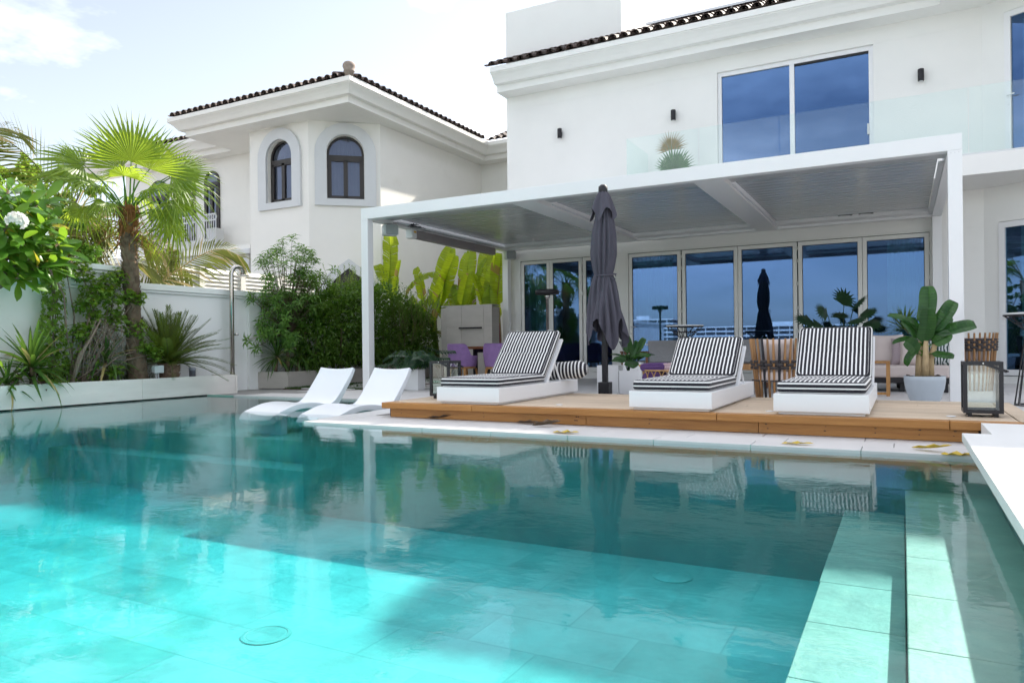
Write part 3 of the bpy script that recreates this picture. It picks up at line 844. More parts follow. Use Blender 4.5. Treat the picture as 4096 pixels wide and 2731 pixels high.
for i, (a, b) in enumerate(LE + RE): leaf_door(a, b, z0, z1, YW + .01, villa, handle=(i == 3))
for xh in (-8.03, -6.447, -4.160, -1.828, .456):
    for zh in (.45, .95, 1.42, 1.9, 2.35, 2.6):
        inst(hingem, 'hinge', villa, (xh - (.010 if xh > -8 and xh < .4 else 0), YW + .0, zh))
        if -8 < xh < .4: inst(hingem, 'hinge', villa, (xh + .013, YW + .0, zh))
# upper window: white frame, two big panes
uf = MB(); y = YW + .05
for q in ((w0 + .001, w0 + .08, wz0, wz1), (w1 - .08, w1 - .001, wz0, wz1), (w0 + .08, w1 - .08, wz1 - .085, wz1), (w0 + .08, w1 - .08, wz0, wz0 + .08), (-1.945, -1.855, wz0 + .08, wz1 - .085)):
    uf.box(q[0], q[1], y, y + .08, q[2], q[3])
uw = uf.build('upper_window', M['white'], villa, bevel=.004)
MB().box(w0 + .08, -1.945, y + .04, y + .05, wz0 + .07, wz1 - .08).build('pane', M['glass'], uw)
MB().box(-1.855, w1 - .08, y + .04, y + .05, wz0 + .07, wz1 - .08).build('pane', M['glass'], uw)
MB().box(-1.855, w1 - .08, y + .015, y + .038, wz1 - .125, wz1 - .087).build('blind_slot', M['dark'], uw)
MB().box(w1 - .115, w1 - .082, y - .012, y + .012, 4.72, 4.92).build('latch', M['trim'], uw)
MB().box(w0 - .05, w0, YW - .006, YW + .002, wz0, wz1 + .05).box(w1, w1 + .05, YW - .006, YW + .002, wz0, wz1 + .05).box(w0, w1, YW - .006, YW + .002, wz1, wz1 + .05).build('window_border', M['render'], villa)
# bay door and bay window
def bay_window(name, u0, u1, za, zb, door):
    fw = .10; fr = MB()
    def bb(a, b, c, d, d0=-.02, d1=.06): fr.hexa([bay(a, c, d0), bay(b, c, d0), bay(b, c, d1), bay(a, c, d1)], [bay(a, d, d0), bay(b, d, d0), bay(b, d, d1), bay(a, d, d1)])
    bb(u0, u0 + fw, za, zb); bb(u1 - fw, u1, za, zb); bb(u0 + fw, u1 - fw, zb - fw, zb); bb(u0 + fw, u1 - fw, za, za + fw)
    f_ = fr.build(name, M['white'], villa, bevel=.004)
    pn = MB(); pn.hexa([bay(u0 + fw, za + fw, .02), bay(u1 - fw, za + fw, .02), bay(u1 - fw, za + fw, .03), bay(u0 + fw, za + fw, .03)], [bay(u0 + fw, zb - fw, .02), bay(u1 - fw, zb - fw, .02), bay(u1 - fw, zb - fw, .03), bay(u0 + fw, zb - fw, .03)])
    pn.build('pane', M['glass'], f_)
    h = MB(); zh = za + (1.02 if door else 1.15)
    h.tube([bay(u0 + .05, zh, -.022), bay(u0 + .05, zh, -.06), bay(u0 + .17, zh, -.06)], .011, 8)
    for q in (zh - .02, zh - .15): h.tube([bay(u0 + .05, q, -.021), bay(u0 + .05, q, -.03)], .022, 10)
    h.build('handle', M['white'], f_)
    return f_
bay_window('bay_door', .24, 1.68, .145, 2.82, True)
bay_window('bay_window', .365, 1.68, 3.85, 6.45, False)
# rooms behind the glass, with curtains
def wavy(x0, x1, y, z0_, z1_, amp=.03, waves=9):
    mb = MB()
    mb.grid(lambda u, v: (x0 + (x1 - x0) * u, y + amp * math.sin(u * waves * 6.283) + .012 * math.sin(u * waves * 14 + 2 * v), z0_ + (z1_ - z0_) * v), waves * 8, 4)
    return mb
rm = MB()
def roombox(x0, x1, y0_, y1_, za, zb):
    for q in (((x0, y0_, za), (x1, y0_, za), (x1, y1_, za), (x0, y1_, za)), ((x0, y0_, zb), (x1, y0_, zb), (x1, y1_, zb), (x0, y1_, zb)), ((x0, y1_, za), (x1, y1_, za), (x1, y1_, zb), (x0, y1_, zb)), ((x0, y0_, za), (x0, y1_, za), (x0, y1_, zb), (x0, y0_, zb)), ((x1, y0_, za), (x1, y1_, za), (x1, y1_, zb), (x1, y0_, zb))): rm.poly(q)
roombox(-8.07, 1.25, YW + T, 20.5, .1, 2.95)
roombox(-8.07, 1.25, YW + T, 19.5, 3.8, 6.55)
for za, zb_ in ((.12, 2.85), (3.82, 6.5)):
    for qq in (((.2, za, .30), (3.2, za, .30), (3.2, za, 3), (.2, za, 3)), ((.2, zb_, .30), (3.2, zb_, .30), (3.2, zb_, 3), (.2, zb_, 3)), ((.2, za, 3), (3.2, za, 3), (3.2, zb_, 3), (.2, zb_, 3)), ((.2, za, .30), (.2, za, 3), (.2, zb_, 3), (.2, zb_, .30)), ((3.2, za, .30), (3.2, za, 3), (3.2, zb_, 3), (3.2, zb_, .30))): rm.poly([bay(*p_) for p_ in qq])
rm.build('inner_room', M['room'], villa)
for a, b, za, zb in ((-8.02, -7.45, .15, 2.8), (-5.33, -4.45, .15, 2.8), (-.25, .44, .15, 2.8)):
    wavy(a, b, YW + .38, za, zb, waves=7).build('curtain', M['curtain'], villa, smooth=True)
cb = MB(); cb.grid(lambda u, v: bay(.42 + 1.2 * u, .2 + 2.6 * v, .4 + .03 * math.sin(u * 50)), 60, 2); cb.grid(lambda u, v: bay(.48 + 1.2 * u, 3.9 + 2.5 * v, .4 + .03 * math.sin(u * 50)), 60, 2)
cb.build('curtain', M['curtain'], villa, smooth=True)
# wall sconces
sm = MB().lathe([(.0001, 5.53), (.047, 5.53), (.052, 5.536), (.052, 5.744), (.047, 5.75), (.0001, 5.75)], n=16)
for x, lab in ((-6.93, 'black tube wall lamp nearest the left end of the villa'), (-4.27, 'black tube wall lamp above the balcony palm left of the window'), (.345, 'black tube wall lamp right of the big upper window')):
    t_ = thing('wall_lamp', (x, YW, 5.64), lab, 'wall lamp', 'black wall lamps on the villa')
    b = MB().lathe([(.0001, 5.53), (.047, 5.53), (.052, 5.536), (.052, 5.744), (.047, 5.75), (.0001, 5.75)], (x, YW - .085, 0), 16); b.build('lamp_body', M['black'], t_, True)
    MB().box(x - .03, x + .03, YW - .05, YW - .001, 5.60, 5.68).build('bracket', M['black'], t_)
    MB().lathe([(.0001, 5.5275), (.038, 5.5275), (.038, 5.529), (.0001, 5.529)], (x, YW - .085, 0), 12).build('lens', M['trim'], t_)
# solar panel on the roof
sp_ = thing('solar_panel', (-3, 16.4, 7.9), 'dark tilted solar panel on rails above the villa roof tiles', 'solar panel')
MB().hexa([(-4.9, 15.75, 7.86), (.1, 15.75, 7.86), (.1, 17.4, 8.32), (-4.9, 17.4, 8.32)], [(-4.9, 15.75, 7.90), (.1, 15.75, 7.90), (.1, 17.4, 8.36), (-4.9, 17.4, 8.36)]).build('panel', M['solar'], sp_)
MB().beam((-4.95, 15.72, 7.86), (.1, 15.72, 7.86), .04, .05).build('rail', M['silver'], sp_)
for x in (-4.3, -3.1, -1.9, -.7): MB().beam((x, 15.75, 7.62), (x, 15.75, 7.86), .035).build('bracket', M['silver'], sp_)
# glass balustrade of the balcony
bal = thing('glass_balustrade', (-2, 14.06, 3.8), 'clear frameless glass balustrade around the upper balcony', 'balustrade')
gx = [-4.875, -3.42, -1.95, -.48, .985, 2.45, 3.9]
for a, b in zip(gx, gx[1:]): MB().box(a + .006, b - .006, 14.072, 14.087, 3.80, 4.90).build('glass_panel', M['clear'], bal)
MB().box(-4.872, -4.857, 14.095, YW - .02, 3.80, 4.90).build('glass_panel', M['clear'], bal)
MB().box(-4.87, 3.9, 14.066, 14.093, 3.792, 3.82).build('base_rail', M['silver'], bal)

# ------------------------------------------------------------------ neighbour's house
nb = thing('neighbour_house', (-15, 15, 0), 'neighbouring cream white villa with arched windows and brown tiled eaves', 'house')
NF = 14.331
zt = ZS + .3
def front(u, z, d): return (u, NF + d, z)
cA, cB = Vector((-13.66, NF, 0)), Vector((-12.26, 15.54, 0))
ce = (cB - cA).normalized(); cl = (cB - cA).length; cnv = Vector((ce.y, -ce.x, 0))
def cham(u, z, d): p = cA + ce * u - cnv * d; return (p.x, p.y, z)
def moved(o_, du, dz): return [(u + du, z + dz) for u, z in o_]
h1 = moved(arch_pts(.92, 1.66), -14.67, 4.68)
wall_hole(front, -15.82, -13.66, 3.6, zt, h1, .22).build('wall', M['nrender'], nb)
h2 = moved(arch_pts(.96, 1.69), cl / 2 + .02, 4.68)
wall_hole(cham, 0, cl, 3.6, zt, h2, .22).build('wall', M['nrender'], nb)
nw = MB()
nw.poly([(-15.82, NF, 0), (-13.66, NF, 0), (-13.66, NF, 3.6), (-15.82, NF, 3.6)])
h3 = moved(arch_pts(1.1, 1.9), .85, .7)
nw.poly([cham(0, 0, 0), cham(cl, 0, 0), cham(cl, 3.6, 0), cham(0, 3.6, 0)])
nw.poly([(cB.x, cB.y, 0), (-12.2, 20.75, 0), (-12.2, 20.75, zt), (cB.x, cB.y, zt)])
nw.poly([(-12.2, 20.75, 0), (-7, 20.75, 0), (-7, 20.75, zt), (-12.2, 20.75, zt)])
nw.poly([(-15.82, NF, 0), (-15.82, NF, zt), (-15.82, 17, zt), (-15.82, 17, 0)])
nw.box(-23.4, -15.825, 15.8, 16.05, 2.4, zt)
nw.poly([(-23.4, 17.5, 0), (-15.9, 17.5, 0), (-15.9, 17.5, 3), (-23.4, 17.5, 3)])
nw.build('wall', M['nrender'], nb)
MB().box(-15.95, -15.822, NF + .25, NF + .55, 4.4, 6.3).build('downpipe_box', M['nrender'], nb, bevel=.01)
def arch_window(fn, cu, z0_, w_, h_, lab=None, surround=True):
    out_ = moved(arch_pts(w_ + .62, h_ + .49), cu, z0_ - .18); inn = moved(arch_pts(w_ + .02, h_ + .01), cu, z0_)
    if surround: ring_prism(out_, inn, fn, -.075, -.003).build('window_surround', M['trim'], nb)
    o_ = moved(arch_pts(w_, h_), cu, z0_); i_ = moved(arch_pts(w_ - .11, h_ - .055 - .06), cu, z0_ + .06)
    f_ = ring_prism(o_, i_, fn, .10, .16).build('window', M['brown'], nb)
    zs_ = z0_ + h_ - w_ / 2
    bars = MB()
    def bb(a, b, c, d): bars.hexa([fn(a, c, .095), fn(b, c, .095), fn(b, c, .155), fn(a, c, .155)], [fn(a, d, .095), fn(b, d, .095), fn(b, d, .155), fn(a, d, .155)])
    bb(cu - w_ / 2 + .03, cu + w_ / 2 - .03, zs_ - .13, zs_ - .03)
    bb(cu - .055, cu + .055, z0_ + .05, zs_ - .13)
    for s_ in (-1, 1):
        bb(cu + s_ * (w_ / 2 - .085) - .03, cu + s_ * (w_ / 2 - .085) + .03, z0_ + .05, zs_ - .13)
    bb(cu - w_ / 2 + .05, cu + w_ / 2 - .05, z0_ + .05, z0_ + .11); bb(cu - w_ / 2 + .05, cu + w_ / 2 - .05, zs_ - .19, zs_ - .131)
    bars.build('mullions', M['brown'], f_)
    gp = MB(); pts = moved(arch_pts(w_ - .04, h_ - .02), cu, z0_ + .01); gp.poly([fn(u, z, .135) for u, z in pts]); gp.build('pane', M['glassn'], f_)
    cu_ = MB(); cu_.grid(lambda u, v: fn(cu + (u - .5) * w_, z0_ + v * h_, .24 + .012 * math.sin(u * 60)), 40, 2); cu_.build('curtain', M['curtain'], f_)
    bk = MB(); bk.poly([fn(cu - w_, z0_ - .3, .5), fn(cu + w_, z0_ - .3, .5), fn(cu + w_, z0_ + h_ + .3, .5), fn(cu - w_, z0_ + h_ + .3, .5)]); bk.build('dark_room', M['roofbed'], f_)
arch_window(front, -14.67, 4.68, .92, 1.66)
arch_window(cham, cl / 2 + .02, 4.68, .96, 1.69)
# recessed wing: tall arched openings over a balcony
def rec(u, z, d): return (u, 15.795 + d - .16, z)
for cu in (-19.08, -20.35, -21.65): arch_window(rec, cu, 4.25, .66 if cu > -20 else .95, 2.1, surround=False)
# lower pointed opening behind the hedge
pt = [(-.5, 1.2), (.5, 1.2), (.5, 2.45), (.36, 2.68), (0, 2.98), (-.36, 2.68), (-.5, 2.45)]
po = [(-.72, 1.0), (.72, 1.0), (.72, 2.55), (.52, 2.84), (0, 3.22), (-.52, 2.84), (-.72, 2.55)]
ring_prism(moved(po, 1.0, -.12), moved(pt, 1.0, -.12), cham, -.09, -.004).build('arch_surround', M['trim'], nb)
q = MB(); q.poly([cham(u, z, -.006) for u, z in moved(pt, 1.0, -.12)]); q.build('arch_opening', M['brown'], nb)
# cornices, soffits, roof
NPTH = [(-17.25, 19), (-17.25, 14.2), (-12.25, 14.2), (-12.25, 20.75), (-7.5, 20.75)]
sweep(CORN, NPTH).build('cornice', M['nrender'], nb, fix=True)
sweep(CORN, [(-25.5, 15.8), (-17.2, 15.8)]).build('cornice', M['nrender'], nb, fix=True)
sf = MB()
sf.poly([(-17.3, 14.1, ZS - .003), (-12.2, 14.1, ZS - .003), (-12.2, 21, ZS - .003), (-17.3, 21, ZS - .003)])
sf.build('soffit', M['nrender'], nb)
rf = MB(); e = .76; zz_ = ZS + .49
A_, B_, C_, D_ = (-17.25 - e, 14.2 - e), (-12.25 + e, 14.2 - e), (-12.25 + e, 20.75 - e), (-17.25 - e, 20.7)
rf.poly([(*A_, zz_), (*B_, zz_), (-14.75, 17.2, zz_ + .75)]); rf.poly([(*B_, zz_), (*C_, zz_), (-14.75, 20.7, zz_ + .75), (-14.75, 17.2, zz_ + .75)])
rf.poly([(*D_, zz_), (*A_, zz_), (-14.75, 17.2, zz_ + .75), (-14.75, 20.7, zz_ + .75)])
rf.poly([(-12.25 + e, 20.75 - e, zz_), (-7, 20.75 - e, zz_), (-7, 24, zz_ + 1.3), (-13, 24, zz_ + 1.3)])
rf.poly([(-25.5, 15.8 - e, zz_), (-17.2, 15.8 - e, zz_), (-17.2, 20, zz_ + 1.3), (-25.5, 20, zz_ + 1.3)])
rf.build('roof', M['roofbed'], nb)
e = .80
tile_row(nb, (-17.25 - e + .15, 14.2 - e), (-12.25 + e - .22, 14.2 - e), (0, 1), .26, rows=2, pitch=.235)
tile_row(nb, (-12.25 + e, 14.2 - e + .22), (-12.25 + e, 20.75 - e), (-1, 0), .26, rows=2, pitch=.235)
tile_row(nb, (-12.25 + e, 20.75 - e), (-8.2, 20.75 - e), (0, 1), .40, rows=7, pitch=.235)
tile_row(nb, (-25.5, 15.8 - e), (-17.9, 15.8 - e), (0, 1), .26, rows=1, pitch=.235)
fb = MB(); fx, fy, fz = -12.25 + .70, 14.2 - .70, ZS + .62
fb.lathe([(.10, -.12), (.11, -.04), (.135, -.02), (.135, .0), (.12, .02), (.155, .09), (.15, .15), (.11, .20), (.05, .225), (.0001, .23)], (fx, fy, fz), 14)
fb.build('roof_finial', pm('clay_finial', (.30, .24, .20), .8, var=.2, scale=12), nb, True)
# balcony of the wing, railing, porch beam and column head
MB().box(-23, -16.3, 14.75, 15.79, 3.57, 3.74).build('balcony_slab', M['nrender'], nb, bevel=.01)
MB().box(-23, -16.2, 14.9, 15.7, 3.30, 3.565).build('porch_beam', M['trim'], nb, bevel=.01)
MB().box(-17.3, -16.0, 14.45, 15.2, 3.42, 3.56).build('column_capital', M['trim'], nb, bevel=.02)
MB().box(-17.1, -16.2, 14.6, 15.1, .0, 3.41).build('porch_column', M['trim'], nb)
rl = MB()
for z in (4.02, 4.62, 4.80): rl.beam((-22.5, 15.0, z), (-18.0, 15.0, z), .035, .035)
for k in range(46): x = -22.5 + k * .1; rl.beam((x, 15.0, 3.75), (x, 15.0, 4.8), .018)
rl.build('balcony_railing', M['trim'], nb)
rg = MB()
for k in range(24):
    x = -22.4 + k * .19
    rg.tube([(x + .07 * math.cos(t * .785), 15.0, 4.71 + .07 * math.sin(t * .785)) for t in range(9)], .009, 4, False)
rg.build('railing_rings', M['trim'], nb)
MB().box(-18.75, -18.35, 15.25, 15.6, 3.95, 4.45).build('wall_unit', M['trim'], nb, bevel=.02)

# louvred fence above the wall
lf = thing('louvre_fence', (-12, 10.2, 0), 'cream louvred fence panel rising above the garden wall', 'fence')
for x0, x1, ya, yb in ((-12, -12, 8.6, 12.6),):
    for k in range(9):
        z = 1.66 + k * .078
        MB().hexa([(-12.04, ya, z + .03), (-11.97, ya, z - .05), (-11.97, yb, z - .05), (-12.04, yb, z + .03)], [(-12.03, ya, z + .055), (-11.96, ya, z - .025), (-11.96, yb, z - .025), (-12.03, yb, z + .055)]).build('fence_slat', M['louvrefence'], lf)
for y in (8.62, 9.62, 10.62, 11.62, 12.6): MB().box(-12.06, -11.94, y - .06, y + .06, -.05, 2.36).build('fence_post', M['louvrefence'], lf)

# stone water wall at the end of the side garden
fw_ = thing('fountain_wall', (-8.9, 14.6, 0), 'beige tiled stone wall with a slim dark water spout', 'garden wall')
FY = 14.5
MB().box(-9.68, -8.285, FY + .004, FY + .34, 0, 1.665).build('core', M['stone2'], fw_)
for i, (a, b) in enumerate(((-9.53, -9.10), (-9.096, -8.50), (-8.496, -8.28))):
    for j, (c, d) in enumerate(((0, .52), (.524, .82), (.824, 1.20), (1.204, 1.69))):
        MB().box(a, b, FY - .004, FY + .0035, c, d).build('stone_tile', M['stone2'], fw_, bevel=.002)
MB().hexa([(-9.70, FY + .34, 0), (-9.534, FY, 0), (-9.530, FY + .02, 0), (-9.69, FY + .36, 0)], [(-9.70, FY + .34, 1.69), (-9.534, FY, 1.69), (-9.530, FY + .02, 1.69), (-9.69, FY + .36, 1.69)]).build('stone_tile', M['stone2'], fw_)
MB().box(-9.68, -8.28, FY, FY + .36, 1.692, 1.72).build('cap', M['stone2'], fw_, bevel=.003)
MB().box(-9.16, -8.55, FY - .05, FY - .001, 1.17, 1.20).build('water_spout', M['black'], fw_, bevel=.003)

# far apartment blocks across the water (seen in the door glass)
random.seed(3)
for i, (x0, w_, fl, y_) in enumerate(((-420, 70, 8, -560), (-330, 120, 4, -500), (-190, 46, 6, -480), (-130, 110, 4, -490), (0, 60, 5, -500), (90, 110, 4, -490), (230, 60, 9, -580))):
    t_ = thing('apartment_block', (x0 + w_ / 2, y_, -1), ('tall pale apartment tower far off across the water', 'long low apartment block across the water', 'narrow mid rise block across the water', 'white balconied block across the water facing the villa', 'stepped white block across the water', 'wide four floor block across the water', 'tallest pale tower at the far end of the shore')[i], 'building', 'far buildings across the water')
    h_ = fl * 3.1
    MB().box(x0, x0 + w_, y_ - 14, y_, -1, h_).build('wall', M['aptslab'] if i in (0, 6) else M['apt'], t_)
    for k in range(fl + 1): MB().box(x0 - 1, x0 + w_ + 1, y_ - 14, y_ + 1.8, k * 3.1 - .55, k * 3.1 + .45).build('floor_slab', M['aptslab'], t_)
    cl_ = MB()
    for k in range(int(w_ / 7) + 1): cl_.box(x0 + k * 7, x0 + k * 7 + .5, y_ + .1, y_ + 1.6, -1, h_ - .55)
    cl_.build('balcony_walls', M['aptslab'], t_)
    MB().box(x0 + w_ * .4, x0 + w_ * .6, y_ - 10, y_ - 3, h_ + .46, h_ + 3).build('roof_house', M['aptslab'], t_)

# ------------------------------------------------------------------ pergola
X0, X1, YF, YB, HT, FZ, PW = -8.391, .64, 10.075, 15.365, 3.2, .193, .149
pg = thing('pergola', (-4, 12.5, 0), 'white aluminium louvred pergola over the terrace in front of the glass doors', 'pergola')
zb = HT - FZ
for x, y in ((X0, YF), (X1 - PW, YF), (X0, YB - PW), (X1 - PW, YB - PW)):
    MB().box(x, x + PW, y, y + PW, 0, zb - .001).build('post', M['white'], pg, bevel=.004)
    if y == YF:
        q = MB()
        for k in range(3): q.tube([(x + .035 + .04 * k, y - .001, zb - .03), (x + .035 + .04 * k, y - .003, zb - .03)], .006, 8)
        q.build('screw_caps', M['trim'], pg)
MB().box(X0, X1, YF, YF + PW, zb, HT).build('front_beam', M['white'], pg, bevel=.004)
MB().box(X0, X1, YB - PW, YB, zb, HT).build('rear_beam', M['white'], pg, bevel=.004)
MB().box(X0, X0 + PW, YF + PW + .001, YB - PW - .001, zb, HT).build('side_beam', M['white'], pg, bevel=.004)
MB().box(X1 - PW, X1, YF + PW + .001, YB - PW - .001, zb, HT).build('side_beam', M['white'], pg, bevel=.004)
BM = [(-5.45, -5.04), (-2.565, -2.16)]
for a, b in BM: MB().box(a, b, YF + PW + .001, YB - PW - .001, zb, HT - .02).build('cross_beam', M['white'], pg, bevel=.004)
MB().box(X0 + PW, X1 - PW, YF + PW + .001, 10.80, zb + .075, zb + .10).build('gutter', M['alub'], pg)
for a, b in ((X0 + PW, BM[0][0]), (BM[0][1], BM[1][0]), (BM[1][1], X1 - PW)):
    MB().box(a + .001, b - .001, 14.93, YB - PW - .001, zb + .045, zb + .07).build('gutter', M['white'], pg)
    MB().box(a + .001, b - .001, 14.905, 14.928, zb + .045, zb + .135).build('gutter_lip', M['white'], pg)
MB().box(X1 - PW - .065, X1 - PW - .001, 10.80, 14.90, zb + .02, zb + .045).build('gutter', M['alub'], pg)
MB().box(X0 + PW + .001, X0 + PW + .065, 10.80, 14.90, zb + .02, zb + .045).build('gutter', M['alub'], pg)
BAYS = [(X0 + PW + .07, BM[0][0] - .005), (BM[0][1] + .03, BM[1][0] - .005), (BM[1][1] + .03, X1 - PW - .07)]
npb = 21; pit = 4.10 / npb
for a, b in BAYS:
    bl = MB(); w_ = pit - .007; L_ = b - a
    bl.hexa([(-L_ / 2, -w_ / 2, 0), (L_ / 2, -w_ / 2, 0), (L_ / 2, w_ / 2, .004), (-L_ / 2, w_ / 2, .004)], [(-L_ / 2, -w_ / 2, .028), (L_ / 2, -w_ / 2, .028), (L_ / 2, w_ / 2, .028), (-L_ / 2, w_ / 2, .028)])
    bm_ = bl.mesh('louvre_blade', M['alu'])
    for k in range(npb): inst(bm_, 'louvre_blade', pg, ((a + b) / 2, 10.80 + pit * (k + .5), zb + .105), Matrix.Rotation(rnd(-.006, .006), 3, 'X'))
    cv = MB().box(a, b, 10.8, 14.9, zb + .15, zb + .165)
    cv.build('roof_sheet', M['white'], pg)
for x in (X0 + PW + .068, BM[0][1] + .002, BM[1][1] + .002):
    ld = MB()
    for k in range(41): y = 10.84 + k * .1; ld.box(x, x + .022, y, y + .085, zb + .03, zb + .055)
    ld.build('light_strip', M['led'], pg)
cw = MB(); random.seed(9)
cp = Vector((-8.12, 11.35, zb + .03))
for k in range(6):
    pts = [cp + Vector((rnd(-.08, .08), rnd(-.2, .2), rnd(-.03, .06))) for _ in range(5)]
    cw.tube(pts, .006, 5)
cw.build('loose_cable', M['black'], pg, True)
cw = MB()
for x in (-.9, -.55): cw.tube([(x - .22, 14.95, zb + .075), (x - .1, 14.9, zb + .12), (x + .05, 14.9, zb + .115), (x + .2, 14.95, zb + .075)], [.004, .02, .02, .004], 6)
cw.build('loose_cable', M['black'], pg, True)

bc = thing('blind_case', (-8.3, 13, 2.9), 'long taupe roller blind case under the left pergola beam', 'blind case')
MB().box(-8.34, -8.22, 11.505, 14.60, 2.845, 3.0).build('case', M['screen'], bc, bevel=.012)
MB().box(-8.36, -8.20, 11.34, 11.50, 2.83, 3.004).build('end_cap', M['white'], bc, bevel=.02)
MB().box(-8.199, -8.196, 11.39, 11.47, 2.935, 2.97).build('sticker', M['label'], bc)
def speaker(loc, rz, label):
    t_ = thing('outdoor_speaker', loc, label, 'speaker', 'outdoor speakers on the pergola')
    L_ = Vector(loc)
    def rot(p): return L_ + Matrix.Rotation(rz, 3, 'Z') @ (Vector(p) * 1.3)
    sec = [(-.10, .05), (-.085, .10), (0, .125), (.085, .10), (.10, .05), (.10, -.10), (-.10, -.10)]
    body = MB(); rings = []
    for y, s_ in ((-.13, .80), (-.12, .95), (-.02, 1.0), (.06, .9), (.12, .62), (.14, .25)):
        rings.append(body.add([rot((x * s_ * 1.05, y, z * s_ * .72)) for x, z in ((-.1, -.09), (-.1, .09), (-.085, .105), (.085, .105), (.1, .09), (.1, -.09), (.085, -.105), (-.085, -.105))]))
    for a, b in zip(rings, rings[1:]):
        for k in range(8): body.face((a + k, a + (k + 1) % 8, b + (k + 1) % 8, b + k))
    body.face([rings[-1] + k for k in range(8)]); body.face([rings[0] + 7 - k for k in range(8)])
    body.build('cabinet', M['speaker'], t_, True, fix=True)
    g_ = MB(); g_.prism([rot((x, -.134, z)) for x, z in ((-.085, -.06), (-.085, .06), (-.07, .072), (.07, .072), (.085, .06), (.085, -.06), (.07, -.072), (-.07, -.072))], Matrix.Rotation(rz, 3, 'Z') @ Vector((0, -.006, 0)))
    g_.build('grille', M['spkgrille'], t_, fix=True)
    br = MB(); br.tube([rot((0, .02, .07)), rot((0, .05, .11)), rot((0, .05, .125))], .014, 8); br.tube([rot((.09, 0, 0)), rot((.115, 0, 0))], .03, 12); br.beam(rot((.112, 0, 0)), rot((.112, .03, .11)), .03, .006); br.beam(rot((.112, .03, .11)), rot((0, .05, .12)), .03, .006)
    br.build('bracket', M['silver'], t_)
speaker((-8.27, 10.72, 2.885), .95, 'pale speaker under the front left corner of the pergola')
speaker((-8.24, 15.30, 2.90), .75, 'pale speaker at the rear left corner beside the glass doors')

# ------------------------------------------------------------------ closed parasol
ux, uy = -3.50, 9.15
um = thing('parasol', (ux, uy, 0), 'tall closed charcoal parasol tied at mid height beside the deck', 'parasol')
MB().box(ux - .035, ux + .035, uy - .035, uy + .035, .12, 2.8).build('pole', M['black'], um, bevel=.01)
MB().lathe([(.055, 2.77), (.062, 2.80), (.06, 2.86), (.03, 2.885), (.0001, 2.89)], (ux, uy, 0), 14).build('cap', M['black'], um, True)
MB().box(ux - .30, ux + .30, uy - .3, uy + .3, 0, .05).box(ux - .075, ux + .075, uy - .075, uy + .075, .05, .26).build('base', M['black'], um, bevel=.01)
def urad(z):
    pr = [(.70, .27), (.95, .25), (1.2, .215), (1.45, .175), (1.62, .145), (1.69, .115), (1.76, .135), (1.95, .165), (2.2, .155), (2.4, .125), (2.6, .085), (2.74, .05)]
    for (a, ra), (b, rb) in zip(pr, pr[1:]):
        if z <= b: t = (z - a) / (b - a); return ra + (rb - ra) * max(0, t)
    return .06
NU = 128
def hem(th): return .90 + .16 * math.cos(4 * th + .7) + .06 * math.cos(3 * th)
def cloth(u, v):
    th = u * 6.2832; zlo = hem(th); z = zlo + (2.74 - zlo) * v
    r = urad(z); amp = .30 if z < 1.6 else .12 if z < 1.72 else .20
    f_ = math.sin(8 * th + 1.5 * math.sin(z * 2.3)); f2 = math.sin(13 * th + 2 + z * 1.2)
    rr = r * (1 - amp * .8 + amp * abs(f_) ** .6 + .10 * f2)
    cxx = ux + (.04 * max(0, 1.5 - z)) + .012 * math.sin(3 * z)
    return (cxx + rr * math.cos(th), uy + rr * .9 * math.sin(th), z)
MB().grid(cloth, NU, 46).build('canopy', M['umb'], um, True)
def vent(u, v):
    th = u * 6.2832; zlo = 2.52 - .10 * abs(math.cos(2 * th)) ** 3 + .04 * math.sin(5 * th); z = zlo + (2.79 - zlo) * v
    r = .055 + (.165 - .055) * (1 - v) ** .75
    return (ux + r * (1 + .12 * math.sin(8 * th)) * math.cos(th), uy + r * math.sin(th) * (1 + .12 * math.sin(8 * th)), z)
MB().grid(vent, 64, 8).build('vent_cap', M['umb'], um, True)
st = MB(); st.tube([(ux + .015 + .145 * math.cos(t * .3927), uy + .13 * math.sin(t * .3927), 1.685 + .018 * math.sin(t * .4)) for t in range(17)], .011, 6, False)
st.tube([(ux + .15 + .035 * math.cos(t), uy - .05, 1.65 + .04 * math.sin(t)) for t in [k * .63 for k in range(10)]], .007, 6)
st.build('tie_strap', M['umb'], um)

